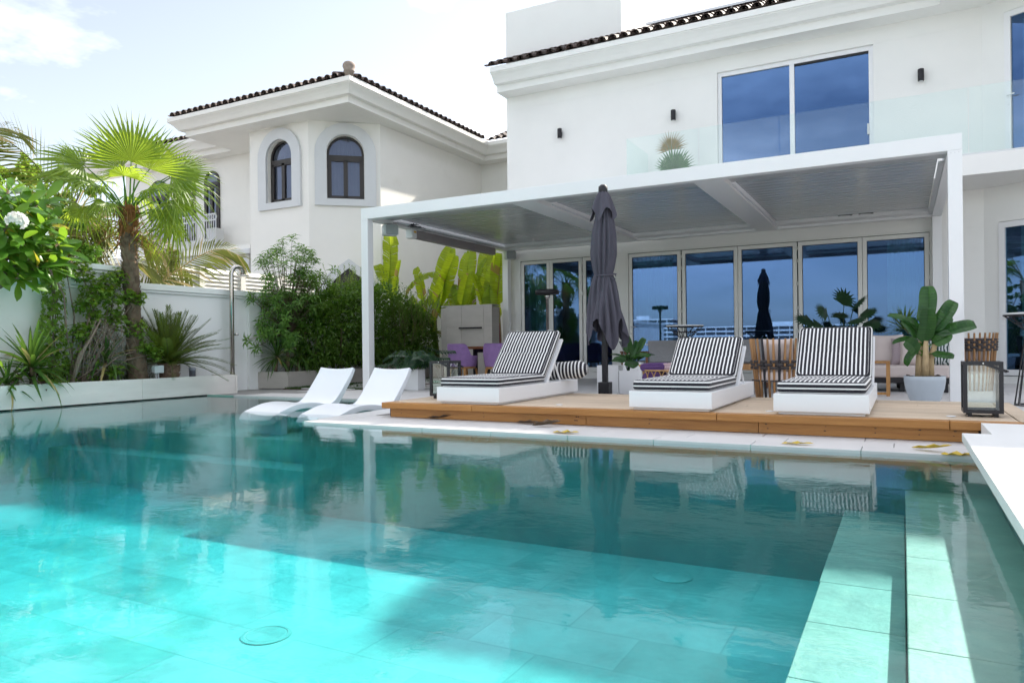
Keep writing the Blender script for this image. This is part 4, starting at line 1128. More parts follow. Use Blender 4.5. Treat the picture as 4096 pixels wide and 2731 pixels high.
# ------------------------------------------------------------------ striped sun loungers on the deck
def slab(mb, P, ux_, uy_, uz_, w, l, t, rad, nseg=3, bulge=.012, n=16, sideuv=True):
    """soft cushion: rounded box; P centre of the underside, axes across, along, up. material 0 on top and below, 1 round the border"""
    ux_, uy_, uz_ = Vector(ux_), Vector(uy_), Vector(uz_); P = Vector(P)
    prof = []                                                     # (inset, height)
    for k in range(nseg + 1): a = math.pi / 2 * k / nseg; prof.append((rad * (1 - math.sin(a)), rad * (1 - math.cos(a))))
    for k in range(nseg + 1): a = math.pi / 2 * k / nseg; prof.append((rad * (1 - math.cos(a)), t - rad + rad * math.sin(a)))
    def outline(ins):
        pts = []; cr_ = .035
        a, b = w / 2 - ins, l / 2 - ins
        for cx_, cy_, st_ in ((a - cr_, b - cr_, 0), (-a + cr_, b - cr_, 1), (-a + cr_, -b + cr_, 2), (a - cr_, -b + cr_, 3)):
            for k in range(4):
                an = (st_ + k / 3) * math.pi / 2; pts.append((cx_ + cr_ * math.cos(an), cy_ + cr_ * math.sin(an)))
        return pts
    rings = []
    for ins, hgt in prof:
        rings.append((mb.add([P + ux_ * x + uy_ * y + uz_ * hgt for x, y in outline(ins)]), outline(ins), hgt))
    m_ = len(rings[0][1]); mb.cur = 1
    for (a, pa, ha), (b, pb, hb) in zip(rings, rings[1:]):
        for k in range(m_):
            j = (k + 1) % m_
            mb.face((a + k, a + j, b + j, b + k), [(ha / t * .98 + .01, 0), (ha / t * .98 + .01, .1), (hb / t * .98 + .01, .1), (hb / t * .98 + .01, 0)])
    mb.cur = 0
    ins = prof[-1][0]; w2, l2 = w / 2 - ins, l / 2 - ins
    top = lambda x, y: t + bulge * (1 - (2 * x / w) ** 4) * (1 - (2 * y / l) ** 4) - .010 * (math.cos(y / l * 6.283 * 2) > .93)
    nx, ny = 20, n
    def fn(u, v):
        x, y = (u - .5) * 2 * w2, (v - .5) * 2 * l2
        cr_ = .035                                               # keep inside the rounded corner
        ax, ay = abs(x) - (w2 - cr_), abs(y) - (l2 - cr_)
        if ax > 0 and ay > 0:
            d = math.hypot(ax, ay)
            if d > cr_: x = math.copysign(w2 - cr_ + ax * cr_ / d, x); y = math.copysign(l2 - cr_ + ay * cr_ / d, y)
        e_ = min(u, 1 - u, v, 1 - v) > 1e-6
        return P + ux_ * x + uy_ * y + uz_ * (top(x, y) if e_ else t)
    mb.grid(fn, nx, ny, lambda u, v: (u, v * l / w))
    mb.poly([P + ux_ * x + uy_ * y for x, y in outline(prof[0][0])][::-1])
    mb.cur = 0
def lounger(x0, x1, y0_, y1_, by, bz, label, hy):
    w_ = x1 - x0; cx_ = (x0 + x1) / 2
    t_ = thing('sun_lounger', (cx_, (y0_ + y1_) / 2, ZD), label, 'sun lounger', 'striped sun loungers on the deck')
    zbt, ztp = ZD + .024, .335
    MB().box(x0, x1, y0_, y1_, zbt, ztp - .002).build('base', M['white'], t_, bevel=.004)
    MB().box(x0 + .035, x1 - .035, y0_ + .03, y1_ - .03, ZD + .003, zbt - .001).build('plinth', M['white'], t_)
    cw_ = w_ - .045
    sc_ = MB(); L_ = hy - y0_ - .02
    slab(sc_, (cx_, y0_ + .02 + L_ / 2, ztp), (1, 0, 0), (0, 1, 0), (0, 0, 1), cw_, L_, .095, .03)
    sc_.build('seat_cushion', [M['stripe'], M['stripeside']], t_, True)
    d = Vector((0, by - hy, bz - (ztp + .03))); bl_ = d.length; d.normalize(); nn = Vector((0, -d.z, d.y))
    P = Vector((cx_, hy, ztp + .03)) + d * (bl_ / 2) + nn * .0
    bk = MB(); slab(bk, P, (1, 0, 0), d, nn, cw_, bl_, .085, .03)
    bk.build('back_cushion', [M['stripe'], M['stripeside']], t_, True)
    bo = MB(); a = Vector((0, hy + .03, ztp)); 
    p0_, p1_ = Vector((0, hy, ztp + .005)) - nn * .004, Vector((0, hy, ztp + .005)) + d * (bl_ * .95) - nn * .004
    bo.hexa([(x0 + .03, p0_.y, p0_.z), (x1 - .005, p0_.y, p0_.z), (x1 - .005, p0_.y - nn.y * .03, p0_.z - nn.z * .03), (x0 + .03, p0_.y - nn.y * .03, p0_.z - nn.z * .03)],
            [(x0 + .03, p1_.y, p1_.z), (x1 - .005, p1_.y, p1_.z), (x1 - .005, p1_.y - nn.y * .03, p1_.z - nn.z * .03), (x0 + .03, p1_.y - nn.y * .03, p1_.z - nn.z * .03)])
    bo.build('back_board', M['white'], t_, bevel=.003)
    sp = MB(); m_ = Vector((0, hy, ztp)) + d * (bl_ * .45)
    for x in (x0 + .06, x1 - .03): sp.beam((x, m_.y + .03, m_.z), (x, m_.y + .22, ztp - .01), .014, .02)
    sp.build('support_strut', M['white'], t_)
    tb = MB()
    for x in (cx_ - .22, cx_ + .2, cx_ + .23): tb.box(x, x + .012, P.y + d.y * bl_ / 2 - .07, P.y + d.y * bl_ / 2 - .062, P.z + d.z * bl_ / 2 + .04, P.z + d.z * bl_ / 2 + .055)
    tb.build('cushion_tie', M['white'], t_)
    return t_
lounger(-4.31, -3.56, 6.36, 8.36, 7.95, .885, 'striped black and white sun lounger with a rolled bolster behind it', 7.48)
lounger(-2.20, -1.455, 6.35, 8.36, 7.98, .775, 'striped black and white sun lounger beside the towel basket, lowest backrest', 7.55)
lounger(-.955, -.235, 6.38, 8.37, 8.08, .86, 'striped black and white sun lounger nearest the planted banana in its bowl', 7.62)
bo = MB(); A = Vector((-3.86, 7.98, .435)); B = Vector((-3.30, 8.05, .47)); ax = (B - A).normalized(); e1 = ax.cross(Vector((0, 0, 1))).normalized(); e2 = e1.cross(ax)
bo.grid(lambda u, v: A + ax * ((B - A).length * v) + (e1 * math.cos(u * 6.2832) + e2 * math.sin(u * 6.2832)) * (.105 * min(1, (.25 + 5 * min(v, 1 - v)) ** .5)), 24, 20, lambda u, v: (v, u))
bo.grid(lambda u, v: B + ax * (.012 * (1 - v)) + (e1 * math.cos(u * 6.2832) + e2 * math.sin(u * 6.2832)) * (.0525 * v), 24, 4, lambda u, v: (.5 + .3 * v * math.cos(u * 6.28), u))
tag(bo.build('bolster_roll', M['stripebol'], None, True, (-3.6, 8.0, .33)), 'striped rolled bolster lying behind the raised lounger back', 'bolster')

# lanterns
def lantern(x, y, rz, label, w_=.235, h_=.40, handle=True):
    t_ = thing('floor_lantern', (x, y, ZD), label, 'lantern', 'black glass floor lanterns')
    fr = MB(); b = .014; z0_ = ZD + .03; z1_ = z0_ + h_; hw = w_ / 2
    for sx in (-1, 1):
        for sy in (-1, 1): fr.box(sx * hw - b, sx * hw + b, sy * hw - b, sy * hw + b, z0_, z1_)
    for z in (z0_ + b, z1_ - b):
        for s_ in (-1, 1):
            fr.box(-hw + b, hw - b, s_ * hw - b, s_ * hw + b, z - b, z + b); fr.box(s_ * hw - b, s_ * hw + b, -hw + b, hw - b, z - b, z + b)
    fr.box(-hw + b, hw - b, -hw + b, hw - b, z0_ + .002, z0_ + .012)
    def put(mb):
        m_ = Matrix.Rotation(rz, 3, 'Z'); mb.v = [m_ @ p + Vector((x, y, 0)) for p in mb.v]; return mb
    put(fr).build('frame', M['black'], t_)
    for sx in (-1, 1):
        for sy in (-1, 1):
            f_ = MB(); f_.box(sx * (hw - .03) - .013, sx * (hw - .03) + .013, sy * (hw - .03) - .013, sy * (hw - .03) + .013, ZD + .002, z0_ - .001); put(f_).build('foot', M['black'], t_)
    for s_ in (-1, 1):
        g_ = MB(); g_.box(-hw + b, hw - b, s_ * hw - .002, s_ * hw + .002, z0_ + 2 * b, z1_ - 2 * b); put(g_).build('glass_panel', M['lantern_glass'], t_)
        g_ = MB(); g_.box(s_ * hw - .002, s_ * hw + .002, -hw + b, hw - b, z0_ + 2 * b, z1_ - 2 * b); put(g_).build('glass_panel', M['lantern_glass'], t_)
    if handle:
        hd = MB(); hy_ = -hw - b - .004
        hd.beam((0, hy_, z1_ - .012), (hw + .035, hy_, z1_ - .075), .022, .008, (0, 1, 0)); hd.beam((0, -hy_, z1_ - .012), (hw + .035, -hy_, z1_ - .075), .022, .008, (0, 1, 0)); hd.beam((hw + .035, hy_ - .004, z1_ - .075), (hw + .035, -hy_ + .004, z1_ - .075), .022, .012)
        put(hd).build('handle', M['black'], t_)
        rv = MB(); rv.tube([(0, hy_ - .004, z1_ - .012), (0, hy_ - .008, z1_ - .012)], .006, 8); put(rv).build('rivet', M['silver'], t_)
lantern(.545, 6.80, 0, 'black glass lantern standing on the right end of the deck')
lantern(-4.66, 7.06, 0, 'black glass lantern at the left end of the deck behind a lounger')

# white moulded loungers standing in the pool
def pool_lounger(x0, x1, label):
    prof = [(6.28, -.10), (6.36, -.035), (6.5, .01), (6.68, .055), (6.88, .07), (7.08, .055), (7.25, .03), (7.36, .045), (7.46, .12), (7.58, .25), (7.70, .39), (7.77, .49)]
    und = [(6.34, -.16), (6.44, -.11), (6.58, -.05), (6.72, -.015), (6.88, -.005), (7.04, -.02), (7.2, -.06), (7.36, -.09), (7.52, .06), (7.63, .19), (7.74, .33), (7.815, .455)]
    n = len(prof)
    # finer curve
    def cat(P, t):
        t *= len(P) - 1; i = min(int(t), len(P) - 2); f_ = t - i
        p = [Vector((*P[max(0, min(len(P) - 1, k))], 0)) for k in (i - 1, i, i + 1, i + 2)]
        return .5 * ((2 * p[1]) + (p[2] - p[0]) * f_ + (2 * p[0] - 5 * p[1] + 4 * p[2] - p[3]) * f_ ** 2 + (3 * p[1] - p[0] - 3 * p[2] + p[3]) * f_ ** 3)
    NU_, NV = 14, 40
    mb = MB(); w_ = x1 - x0
    def sag(u, v): return -.022 * (1 - (2 * u - 1) ** 2) * (1 if v > .55 else .5)
    def foot(u, v): return .5 + (u - .5) * (1 if v > .12 else .86 + .14 * v / .12)
    mb.grid(lambda u, v: (x0 + w_ * foot(u, v), cat(prof, v).x, cat(prof, v).y + sag(u, v)), NU_, NV)
    mb.grid(lambda u, v: (x0 + w_ * foot(u, v), cat(und, v).x, cat(und, v).y + sag(u, v)), NU_, NV)
    for u in (0, 1): mb.grid(lambda s_, v: (x0 + w_ * foot(u, v), cat(prof, v).x * (1 - s_) + cat(und, v).x * s_, cat(prof, v).y * (1 - s_) + cat(und, v).y * s_), 1, NV)
    for v in (0, 1): mb.grid(lambda u, s_: (x0 + w_ * foot(u, v), cat(prof, v).x * (1 - s_) + cat(und, v).x * s_, (cat(prof, v).y * (1 - s_) + cat(und, v).y * s_) + sag(u, v)), NU_, 1)
    o = mb.build('pool_lounger', M['plastic'], None, True, ((x0 + x1) / 2, 7, -.3), fix=True)
    import bmesh
    bm = bmesh.new(); bm.from_mesh(o.data); bmesh.ops.remove_doubles(bm, verts=bm.verts, dist=.0005); bmesh.ops.recalc_face_normals(bm, faces=bm.faces); bm.to_mesh(o.data); bm.free()
    md = o.modifiers.new('edge', 'BEVEL'); md.width = .010; md.segments = 2; md.limit_method = 'ANGLE'; md.angle_limit = R(50)
    md = o.modifiers.new('n', 'WEIGHTED_NORMAL')
    lg = MB(); lg.box(x0 + .06, x1 - .06, 7.34, 7.44, -.30, -.075); lg.box(x0 + .06, x1 - .06, 6.5, 6.6, -.30, -.09)
    p_ = lg.build('foot_block', M['plastic'], o)
    tag(o, label, 'pool lounger', 'white loungers standing in the pool')
pool_lounger(-7.22, -6.63, 'white curved in-pool lounger next to the open water, farther from the deck')
pool_lounger(-6.27, -5.68, 'white curved in-pool lounger right beside the deck corner')

# ------------------------------------------------------------------ furniture under the pergola
def cushion(c, w_, h_, t_, mat, parent, tilt=.2, rz=0, name='cushion'):
    mb = MB(); m_ = Matrix.Rotation(rz, 3, 'Z') @ Matrix.Rotation(-tilt, 3, 'X'); c = Vector(c)
    def f_(s_):
        def g_(u, v):
            x, z = u * 2 - 1, v * 2 - 1
            th = t_ / 2 * (max(0, (1 - x ** 4)) * max(0, (1 - z ** 4))) ** .45
            k = 1 - .07 * (x * x * z * z) + .03 * ((abs(x) > .8) + (abs(z) > .8)) * 0
            return c + m_ @ Vector((x * w_ / 2 * (1 - .06 * (1 - z * z)), s_ * th, z * h_ / 2 * (1 - .06 * (1 - x * x))))
        return g_
    mb.grid(f_(1), 12, 12); mb.grid(f_(-1), 12, 12)
    return mb.build(name, mat, parent, True)
sofa = thing('sofa', (.2, 12.7, 0), 'pale outdoor sofa with pink and dark cushions behind the potted banana', 'sofa')
MB().box(-1.55, .62, 12.32, 13.15, .13, .21).build('frame', M['black'], sofa, bevel=.01)
for x in (-1.45, -.6, -.04, .52):
    MB().box(x, x + .06, 12.36, 12.44, .002, .129).build('leg', M['black'], sofa)
MB().box(-1.54, .61, 12.30, 12.98, .212, .40).build('seat_cushion', M['pinkcush'], sofa, bevel=.04)
for i, (x, w_, m_) in enumerate(((-1.25, .5, 'pinkcush'), (-.72, .5, 'pinkcush'), (-.22, .46, 'pinkcush'))): cushion((x, 12.78, .62), w_, .50, .2, M[m_], sofa, .22, 0, 'back_cushion')
for i, (x, y, w_, m_, lab) in enumerate(((.02, 12.62, .36, 'mauvecush', 'mauve speckled cushion leaning on the sofa beside the pale ones'), (.10, 12.52, .28, 'pinkcush', 'small pale cushion at the front of the sofa behind the banana stem'), (.26, 12.66, .42, 'darkcush', 'plain charcoal cushion on the sofa behind the banana stem'))):
    tag(cushion((x, y, .60), w_, .42, .16, M[m_], None, .25, rnd(-.1, .1), 'scatter_cushion'), lab, 'cushion', 'scatter cushions on the sofa')
m_, t, b = nodes_of('palm_print_cushion'); vo = nd(t, 'ShaderNodeTexWave', i_Scale=7.0, i_Distortion=9.0, i_Detail=2.0); c_ = nd(t, 'ShaderNodeTexCoord'); lk(t, c_.outputs['Object'], vo.inputs[0]); rp_ = nd(t, 'ShaderNodeValToRGB'); rp_.color_ramp.elements[0].position = .45; rp_.color_ramp.elements[1].position = .5; lk(t, vo.outputs['Fac'], rp_.inputs[0]); lk(t, mixrgb(t, rp_.outputs[0], (.02, .05, .045), (.55, .58, .58)), b.inputs['Base Color']); b.inputs['Roughness'].default_value = .9
tag(cushion((.50, 12.60, .58), .40, .40, .16, m_, None, .25, -.1, 'scatter_cushion'), 'leaf patterned white and green cushion at the sofa end by the post', 'cushion', 'scatter cushions on the sofa')

sdt = thing('side_table', (-.30, 11.4, 0), 'low teak frame side table beside the sofa', 'side table')
tb = MB().box(-.62, -.16, 11.3, 11.72, .455, .485); tb.build('top', M['legwood'], sdt, bevel=.004)
for x in (-.60, -.205):
    MB().box(x, x + .045, 11.31, 11.35, .0, .454).build('leg', M['legwood'], sdt); MB().box(x, x + .045, 11.66, 11.70, .0, .454).build('leg', M['legwood'], sdt)
MB().box(-.555, -.206, 11.312, 11.348, .02, .055).build('stretcher', M['legwood'], sdt)

def rope_chair(loc, rz, label, band, zt_, dark=()):
    t_ = thing('rope_chair', loc, label, 'armchair', 'round teak armchairs with rope bands')
    L_ = Vector(loc); m_ = Matrix.Rotation(rz, 3, 'Z')
    n = 17
    def P(a, r, z): return L_ + m_ @ Vector((r * math.cos(a), r * .95 * math.sin(a), z))
    for k in range(n):
        a = math.pi * (1.0 - .06) + (math.pi * 1.12) * k / (n - 1)
        lean = .27; s_ = MB()
        s_.tube([P(a, lean - .02, .002), P(a, lean + .005, .3), P(a, lean + .03, zt_ * .7), P(a, lean + .06, zt_)], [.014, .016, .017, .013], 8)
        s_.build('slat', M['black'] if k in dark else M['teakz'], t_, True)
    for z0_, z1_, w_ in band:
        rows = max(1, int(round((z1_ - z0_) / .036)))
        for r_ in range(rows):
            z = z0_ + (z1_ - z0_) * (r_ + .5) / rows; pts = []
            for k in range(2 * n - 1):
                a = math.pi * .93 + (math.pi * 1.14) * k / (2 * n - 2)
                wob = .020 * math.cos(math.pi * k / 2 + (math.pi if r_ % 2 else 0)) if k % 2 == 0 else 0
                pts.append(P(a, .27 + .04 * z + wob + .004, z))
            MB().tube(pts, w_, 6).build('rope_band', M['rope'], t_, True)
    MB().lathe([(.0001, .26), (.25, .26), (.27, .29), (.27, .38), (.25, .41), (.0001, .415)], L_, 20).build('seat_cushion', M['pinkcush'], t_, True)
    for a in (.5, 2.64):
        s_ = MB(); s_.tube([P(a, .24, .002), P(a, .25, .30)], .018, 8); s_.build('leg', M['teakz'], t_)
    cushion(L_ + m_ @ Vector((.02, -.12, .62)), .40, .38, .14, M['pinkcush'], t_, -.15, rz, 'back_cushion')
rope_chair((-1.42, 9.85, 0), 0, 'round teak slat chair with grey rope band, between the striped loungers', ((.42, .54, .020), (.27, .285, .010)), .81, (6, 9))
rope_chair((.93, 13.1, 0), -.2, 'round teak chair with thick rope band behind the white post', ((.60, .79, .021),), .87)

def bar_table(x, y, label):
    t_ = thing('bar_table', (x, y, 0), label, 'bar table', 'tall round wire bar tables')
    MB().lathe([(.0001, 1.045), (.30, 1.045), (.305, 1.05), (.305, 1.062), (.30, 1.066), (.0001, 1.066)], (x, y, 0), 28).build('top', M['trim'], t_, True)
    w_ = MB(); n = 14
    for k in range(n):
        a = 6.2832 * k / n; b = a + .5
        w_.tube([(x + .30 * math.cos(a), y + .30 * math.sin(a), 1.04), (x + .085 * math.cos(b), y + .085 * math.sin(b), .86), (x + .20 * math.cos(b), y + .20 * math.sin(b), .012)], .006, 5)
    for r_, z in ((.30, 1.038), (.19, .95), (.085, .86), (.20, .012)):
        w_.tube([(x + r_ * math.cos(6.2832 * k / 20), y + r_ * math.sin(6.2832 * k / 20), z) for k in range(21)], .007, 5, False)
    w_.build('wire_frame', M['black'], t_)
    for k in range(3): a = 2.1 * k; MB().lathe([(.018, .0), (.018, .008), (.0001, .008)], (x + .2 * math.cos(a), y + .2 * math.sin(a), 0), 8).build('foot', M['black'], t_)
bar_table(1.33, 10.15, 'tall black wire bar table with pale top at the right edge of the terrace')
bar_table(-3.19, 12.05, 'tall black wire bar table in front of the folding glass doors')

# mushroom heater
ht = thing('patio_heater', (-5.69, 12, 0), 'slim steel patio heater with flat black disc head', 'heater')
MB().lathe([(.0001, 1.77), (.19, 1.77), (.215, 1.755), (.215, 1.69), (.205, 1.685), (.0001, 1.69)], (-5.69, 12, 0), 28).build('head', M['black'], ht, True)
MB().lathe([(.055, 1.684), (.05, 1.64), (.03, 1.60), (.026, 1.60), (.026, .05)], (-5.69, 12, 0), 16).build('pole', M['steel'], ht, True)
MB().lathe([(.20, .001), (.20, .03), (.05, .06), (.027, .06)], (-5.69, 12, 0), 24).build('base', M['steel'], ht, True)

# dining table and lilac chairs
dt = thing('dining_table', (-7.05, 13.0, 0), 'dark brown timber dining table with black legs among lilac chairs', 'table')
MB().box(-7.95, -6.1, 12.55, 13.45, .70, .755).build('top', M['tablewood'], dt, bevel=.006)
for x in (-7.72, -6.35):
    MB().box(x, x + .07, 12.72, 12.79, .001, .699).build('leg', M['black'], dt); MB().box(x, x + .07, 13.22, 13.29, .001, .699).build('leg', M['black'], dt)
    MB().box(x + .002, x + .068, 12.791, 13.219, .63, .698).build('crossbar', M['black'], dt)
def tub_chair(loc, rz, label):
    """lilac tub chair: curved shell back that falls to low arms, four tapered legs; faces +Y before turning"""
    t_ = thing('tub_chair', loc, label, 'dining chair', 'lilac dining chairs round the table')
    L_ = Vector(loc); m_ = Matrix.Rotation(rz, 3, 'Z')
    def T_(x, y, z): return L_ + m_ @ Vector((x, y, z))
    sh = MB(); N_ = 28
    def prof_(u):
        a = math.pi * (1 - .18) + math.pi * 1.36 * u
        back = max(0, -math.sin(a))
        k = min(1, max(0, (back - .25) / .45)); k = k * k * (3 - 2 * k)
        return a, .56 + (.80 - .56) * k
    def out_(s_):
        def g_(u, v):
            a, zt_ = prof_(u); z = .36 + (zt_ - .36) * v
            r = (.275 if s_ else .225) + .035 * v * (1 if s_ else 1)
            return T_(r * math.cos(a) * 1.02, r * math.sin(a) * .95, z)
        return g_
    sh.grid(out_(1), N_, 8); sh.grid(out_(0), N_, 8)
    sh.grid(lambda u, v: Vector(out_(1)(u, 1)) * (1 - v) + Vector(out_(0)(u, 1)) * v + Vector((0, 0, .012 * math.sin(v * math.pi))), N_, 3)
    sh.grid(lambda u, v: Vector(out_(1)(u, 0)) * (1 - v) + Vector(out_(0)(u, 0)) * v, N_, 1)
    for u0 in (0, 1): sh.grid(lambda s_, v: Vector(out_(1)(u0, v)) * (1 - s_) + Vector(out_(0)(u0, v)) * s_, 2, 8)
    sh.build('shell', M['purple'], t_, True, fix=True)
    st_ = MB(); st_.lathe([(.0001, .34), (.225, .34), (.235, .37), (.235, .42), (.21, .45), (.0001, .455)], L_, 24); st_.build('seat', M['purple'], t_, True)
    fr_ = MB(); fr_.lathe([(.0001, .315), (.255, .315), (.262, .325), (.262, .355), (.0001, .357)], L_, 20); fr_.build('seat_rail', M['legwood'], t_)
    for sx in (-1, 1):
        for sy in (-1, 1):
            l_ = MB(); a, b = T_(sx * .19, sy * .18, .32), T_(sx * .235, sy * .225, .001)
            l_.tube([a, (a + b) / 2, b], [.026, .022, .014], 8); l_.build('leg', M['legwood'], t_, True)
tub_chair((-7.78, 12.42, 0), -.12, 'lilac tub chair with its back to the pool at the near table corner')
tub_chair((-6.93, 12.40, 0), .1, 'lilac tub chair partly hidden behind the first striped lounger')
tub_chair((-8.12, 12.98, 0), -1.5, 'lilac tub chair at the left head of the dining table')
tub_chair((-7.45, 13.68, 0), 3.05, 'lilac tub chair on the far side of the table, left one')
tub_chair((-6.90, 13.70, 0), 3.2, 'lilac tub chair on the far side of the table, right one')

# grey sling chairs and their table by the doors
def sling_chair(loc, rz, w_, label):
    t_ = thing('sling_chair', loc, label, 'chair', 'grey sling chairs by the glass doors')
    L_ = Vector(loc); m_ = Matrix.Rotation(rz, 3, 'Z')
    def T_(x, y, z): return L_ + m_ @ Vector((x, y, z))
    hw = w_ / 2
    bk = MB(); bk.grid(lambda u, v: T_((u - .5) * w_ * .98, -.24 - .10 * v + .03 * math.sin(v * 3.14), .44 + .38 * v), 6, 8); bk.grid(lambda u, v: T_((u - .5) * w_ * .98, -.27 - .10 * v + .03 * math.sin(v * 3.14), .44 + .38 * v), 6, 8)
    bk.build('back_sling', M['tweed'], t_, True)
    MB().hexa([T_(-hw, -.24, .34), T_(hw, -.24, .34), T_(hw, .26, .38), T_(-hw, .26, .38)], [T_(-hw, -.24, .42), T_(hw, -.24, .42), T_(hw, .26, .46), T_(-hw, .26, .46)]).build('seat_cushion', M['tweed'], t_, bevel=.02)
    for s_ in (-1, 1):
        MB().beam(T_(s_ * (hw + .03), -.28, .001), T_(s_ * (hw + .03), -.30, .60), .045, .03).build('leg', M['tablewood'], t_)
        MB().beam(T_(s_ * (hw + .03), .26, .001), T_(s_ * (hw + .03), .24, .60), .045, .03).build('leg', M['tablewood'], t_)
        MB().beam(T_(s_ * (hw + .03), -.34, .61), T_(s_ * (hw + .03), .30, .61), .06, .03).build('armrest', M['tablewood'], t_)
        MB().beam(T_(s_ * (hw + .03), -.28, .34), T_(s_ * (hw + .03), .26, .36), .03, .05).build('rail', M['tablewood'], t_)
sling_chair((-4.40, 13.35, 0), -1.1, .50, 'small grey sling chair with dark wooden arms beside the left leaf of the doors')
sling_chair((-3.74, 12.95, 0), .0, .54, 'wide grey sling chair seen from behind under the wire bar table')
sling_chair((-2.35, 13.0, 0), .1, .56, 'grey sling chair half hidden between the lounger and the slatted chair')
tt = thing('games_table', (-4.02, 13.9, 0), 'tall brown wooden table with thick square legs near the doors', 'table')
MB().box(-4.35, -3.0, 13.55, 14.25, .735, .765).build('top', M['trim'], tt, bevel=.003)
for x, y in ((-4.30, 13.58), (-3.14, 13.58), (-4.30, 14.13), (-3.14, 14.13)): MB().box(x, x + .10, y, y + .09, .001, .734).build('leg', M['tablewood'], tt)
MB().box(-4.198, -3.142, 13.60, 13.63, .64, .733).build('apron', M['tablewood'], tt)
ct = thing('coffee_table', (-1.75, 11.4, 0), 'low brown coffee table on black legs behind the middle lounger', 'coffee table')
MB().box(-2.35, -1.30, 11.1, 11.75, .36, .44).build('top', M['teakz'], ct, bevel=.004)
for x, y in ((-2.28, 11.15), (-1.41, 11.15), (-2.28, 11.64), (-1.41, 11.64)): MB().box(x, x + .05, y, y + .05, .001, .359).build('leg', M['black'], ct)

# wicker basket of towels
bx, by_ = -2.66, 9.0
bk = thing('towel_basket', (bx, by_, 0), 'round rattan basket with looped sides holding rolled towels', 'basket')
w_ = MB()
for z, r_ in ((.02, .20), (.16, .235), (.43, .26)):
    w_.tube([(bx + r_ * math.cos(6.2832 * k / 26), by_ + r_ * math.sin(6.2832 * k / 26), z) for k in range(27)], .010 if z > .4 else .008, 6, False)
w_.build('rim', M['rattan'], bk)
for k in range(16):
    a0 = 6.2832 * k / 16; lp = MB(); pts = []
    for s_ in range(9):
        u = s_ / 8; a = a0 + (u - .5) * .62; z = .16 + .27 * math.sin(u * math.pi) ** .6; r_ = .235 + .025 * (z - .16) / .27
        pts.append((bx + r_ * math.cos(a), by_ + r_ * math.sin(a), z))
    lp.tube(pts, .006, 5); lp.build('loop', M['rattan'], bk)
sd = MB(); sd.lathe([(.0001, .01), (.20, .01), (.235, .16)], (bx, by_, 0), 26, False); sd.build('base', M['rattan'], bk)
hn = MB()
for s_ in (-1, 1): hn.tube([(bx + s_ * .25, by_ - .06, .43), (bx + s_ * .30, by_ - .05, .49), (bx + s_ * .30, by_ + .05, .49), (bx + s_ * .25, by_ + .06, .43)], .009, 6)
hn.build('handle', M['rattan'], bk)
def towel(c, w_, h_, d_, mat, label, rz=0):
    mb = MB(); c = Vector(c); m_ = Matrix.Rotation(rz, 3, 'Z')
    sec = []
    for k in range(15): a = -math.pi / 2 + math.pi * k / 14; sec.append((w_ / 2 - h_ / 2 + h_ / 2 * math.cos(a), h_ / 2 * math.sin(a)))
    for k in range(15): a = math.pi / 2 + math.pi * k / 14; sec.append((-w_ / 2 + h_ / 2 + h_ / 2 * math.cos(a), h_ / 2 * math.sin(a)))
    rr = []
    for y, s_ in ((-d_ / 2 - .006, .0), (-d_ / 2, .25), (-d_ / 2 + .006, .5), (-d_ / 2 - .004, .75), (-d_ / 2, .96), (-d_ / 2 + .03, 1.0), (d_ / 2, 1.0)):
        rr.append(mb.add([c + m_ @ Vector((x * (.75 + .25 * s_) if s_ else x * .6, y, z * s_ + .004 * math.sin(9 * x))) for x, z in sec]))
    for a, b in zip(rr, rr[1:]):
        for k in range(30): mb.face((a + k, a + (k + 1) % 30, b + (k + 1) % 30, b + k))
    mb.face([rr[-1] + k for k in range(30)])
    tag(mb.build('folded_towel', mat, None, True, c, fix=True), label, 'towel', 'folded towels in the basket')
towel((bx - .09, by_ - .06, .47), .31, .10, .26, M['towelp'], 'dark purple folded towel on top of the basket')
towel((bx + .13, by_ - .05, .465), .22, .11, .26, M['towelk'], 'pale pink folded towel on top of the basket', -.15)
towel((bx - .10, by_ - .04, .34), .24, .14, .30, M['towelp'], 'dark purple towel lower down inside the basket')
towel((bx + .10, by_ - .06, .30), .26, .15, .28, M['towelk'], 'pale pink towel lower down inside the basket', .2)

# square white planters and the bowl
def square_pot(x, y, w_, h_, rz, label, grp='square white planters'):
    t_ = thing('square_planter', (x, y, 0), label, 'planter', grp)
    m_ = Matrix.Rotation(rz, 3, 'Z')
    def put(mb): mb.v = [m_ @ p + Vector((x, y, 0)) for p in mb.v]; return mb
    hw = w_ / 2; mb = MB()
    for q in ((-hw, hw, -hw, -hw + .02), (-hw, hw, hw - .02, hw), (-hw, -hw + .02, -hw + .02, hw - .02), (hw - .02, hw, -hw + .02, hw - .02)): mb.box(*q, 0, h_)
    put(mb).build('pot', M['white'], t_)
    s_ = MB(); s_.grid(lambda u, v: (-hw + .02 + (w_ - .04) * u, -hw + .02 + (w_ - .04) * v, h_ - .03 + .025 * math.sin(9 * u + 3) * math.sin(8 * v)), 8, 8); put(s_).build('soil', M['soil'], t_)
    return t_
square_pot(-7.66, 10.62, .27, .36, .12, 'square white planter with a philodendron beside the left pergola post')
square_pot(-3.60, 9.62, .30, .47, .1, 'taller square white planter hidden behind the parasol pole')
square_pot(-3.33, 9.60, .26, .40, .35, 'square white planter right of the parasol holding broad leaved shoots')
square_pot(-3.70, 10.9, .28, .48, .2, 'square white planter further back by the doors, behind the parasol')
bw_x, bw_y = .215, 9.45
bp = thing('bowl_planter', (bw_x, bw_y, 0), 'round blue grey glazed bowl planter holding a banana plant', 'planter')
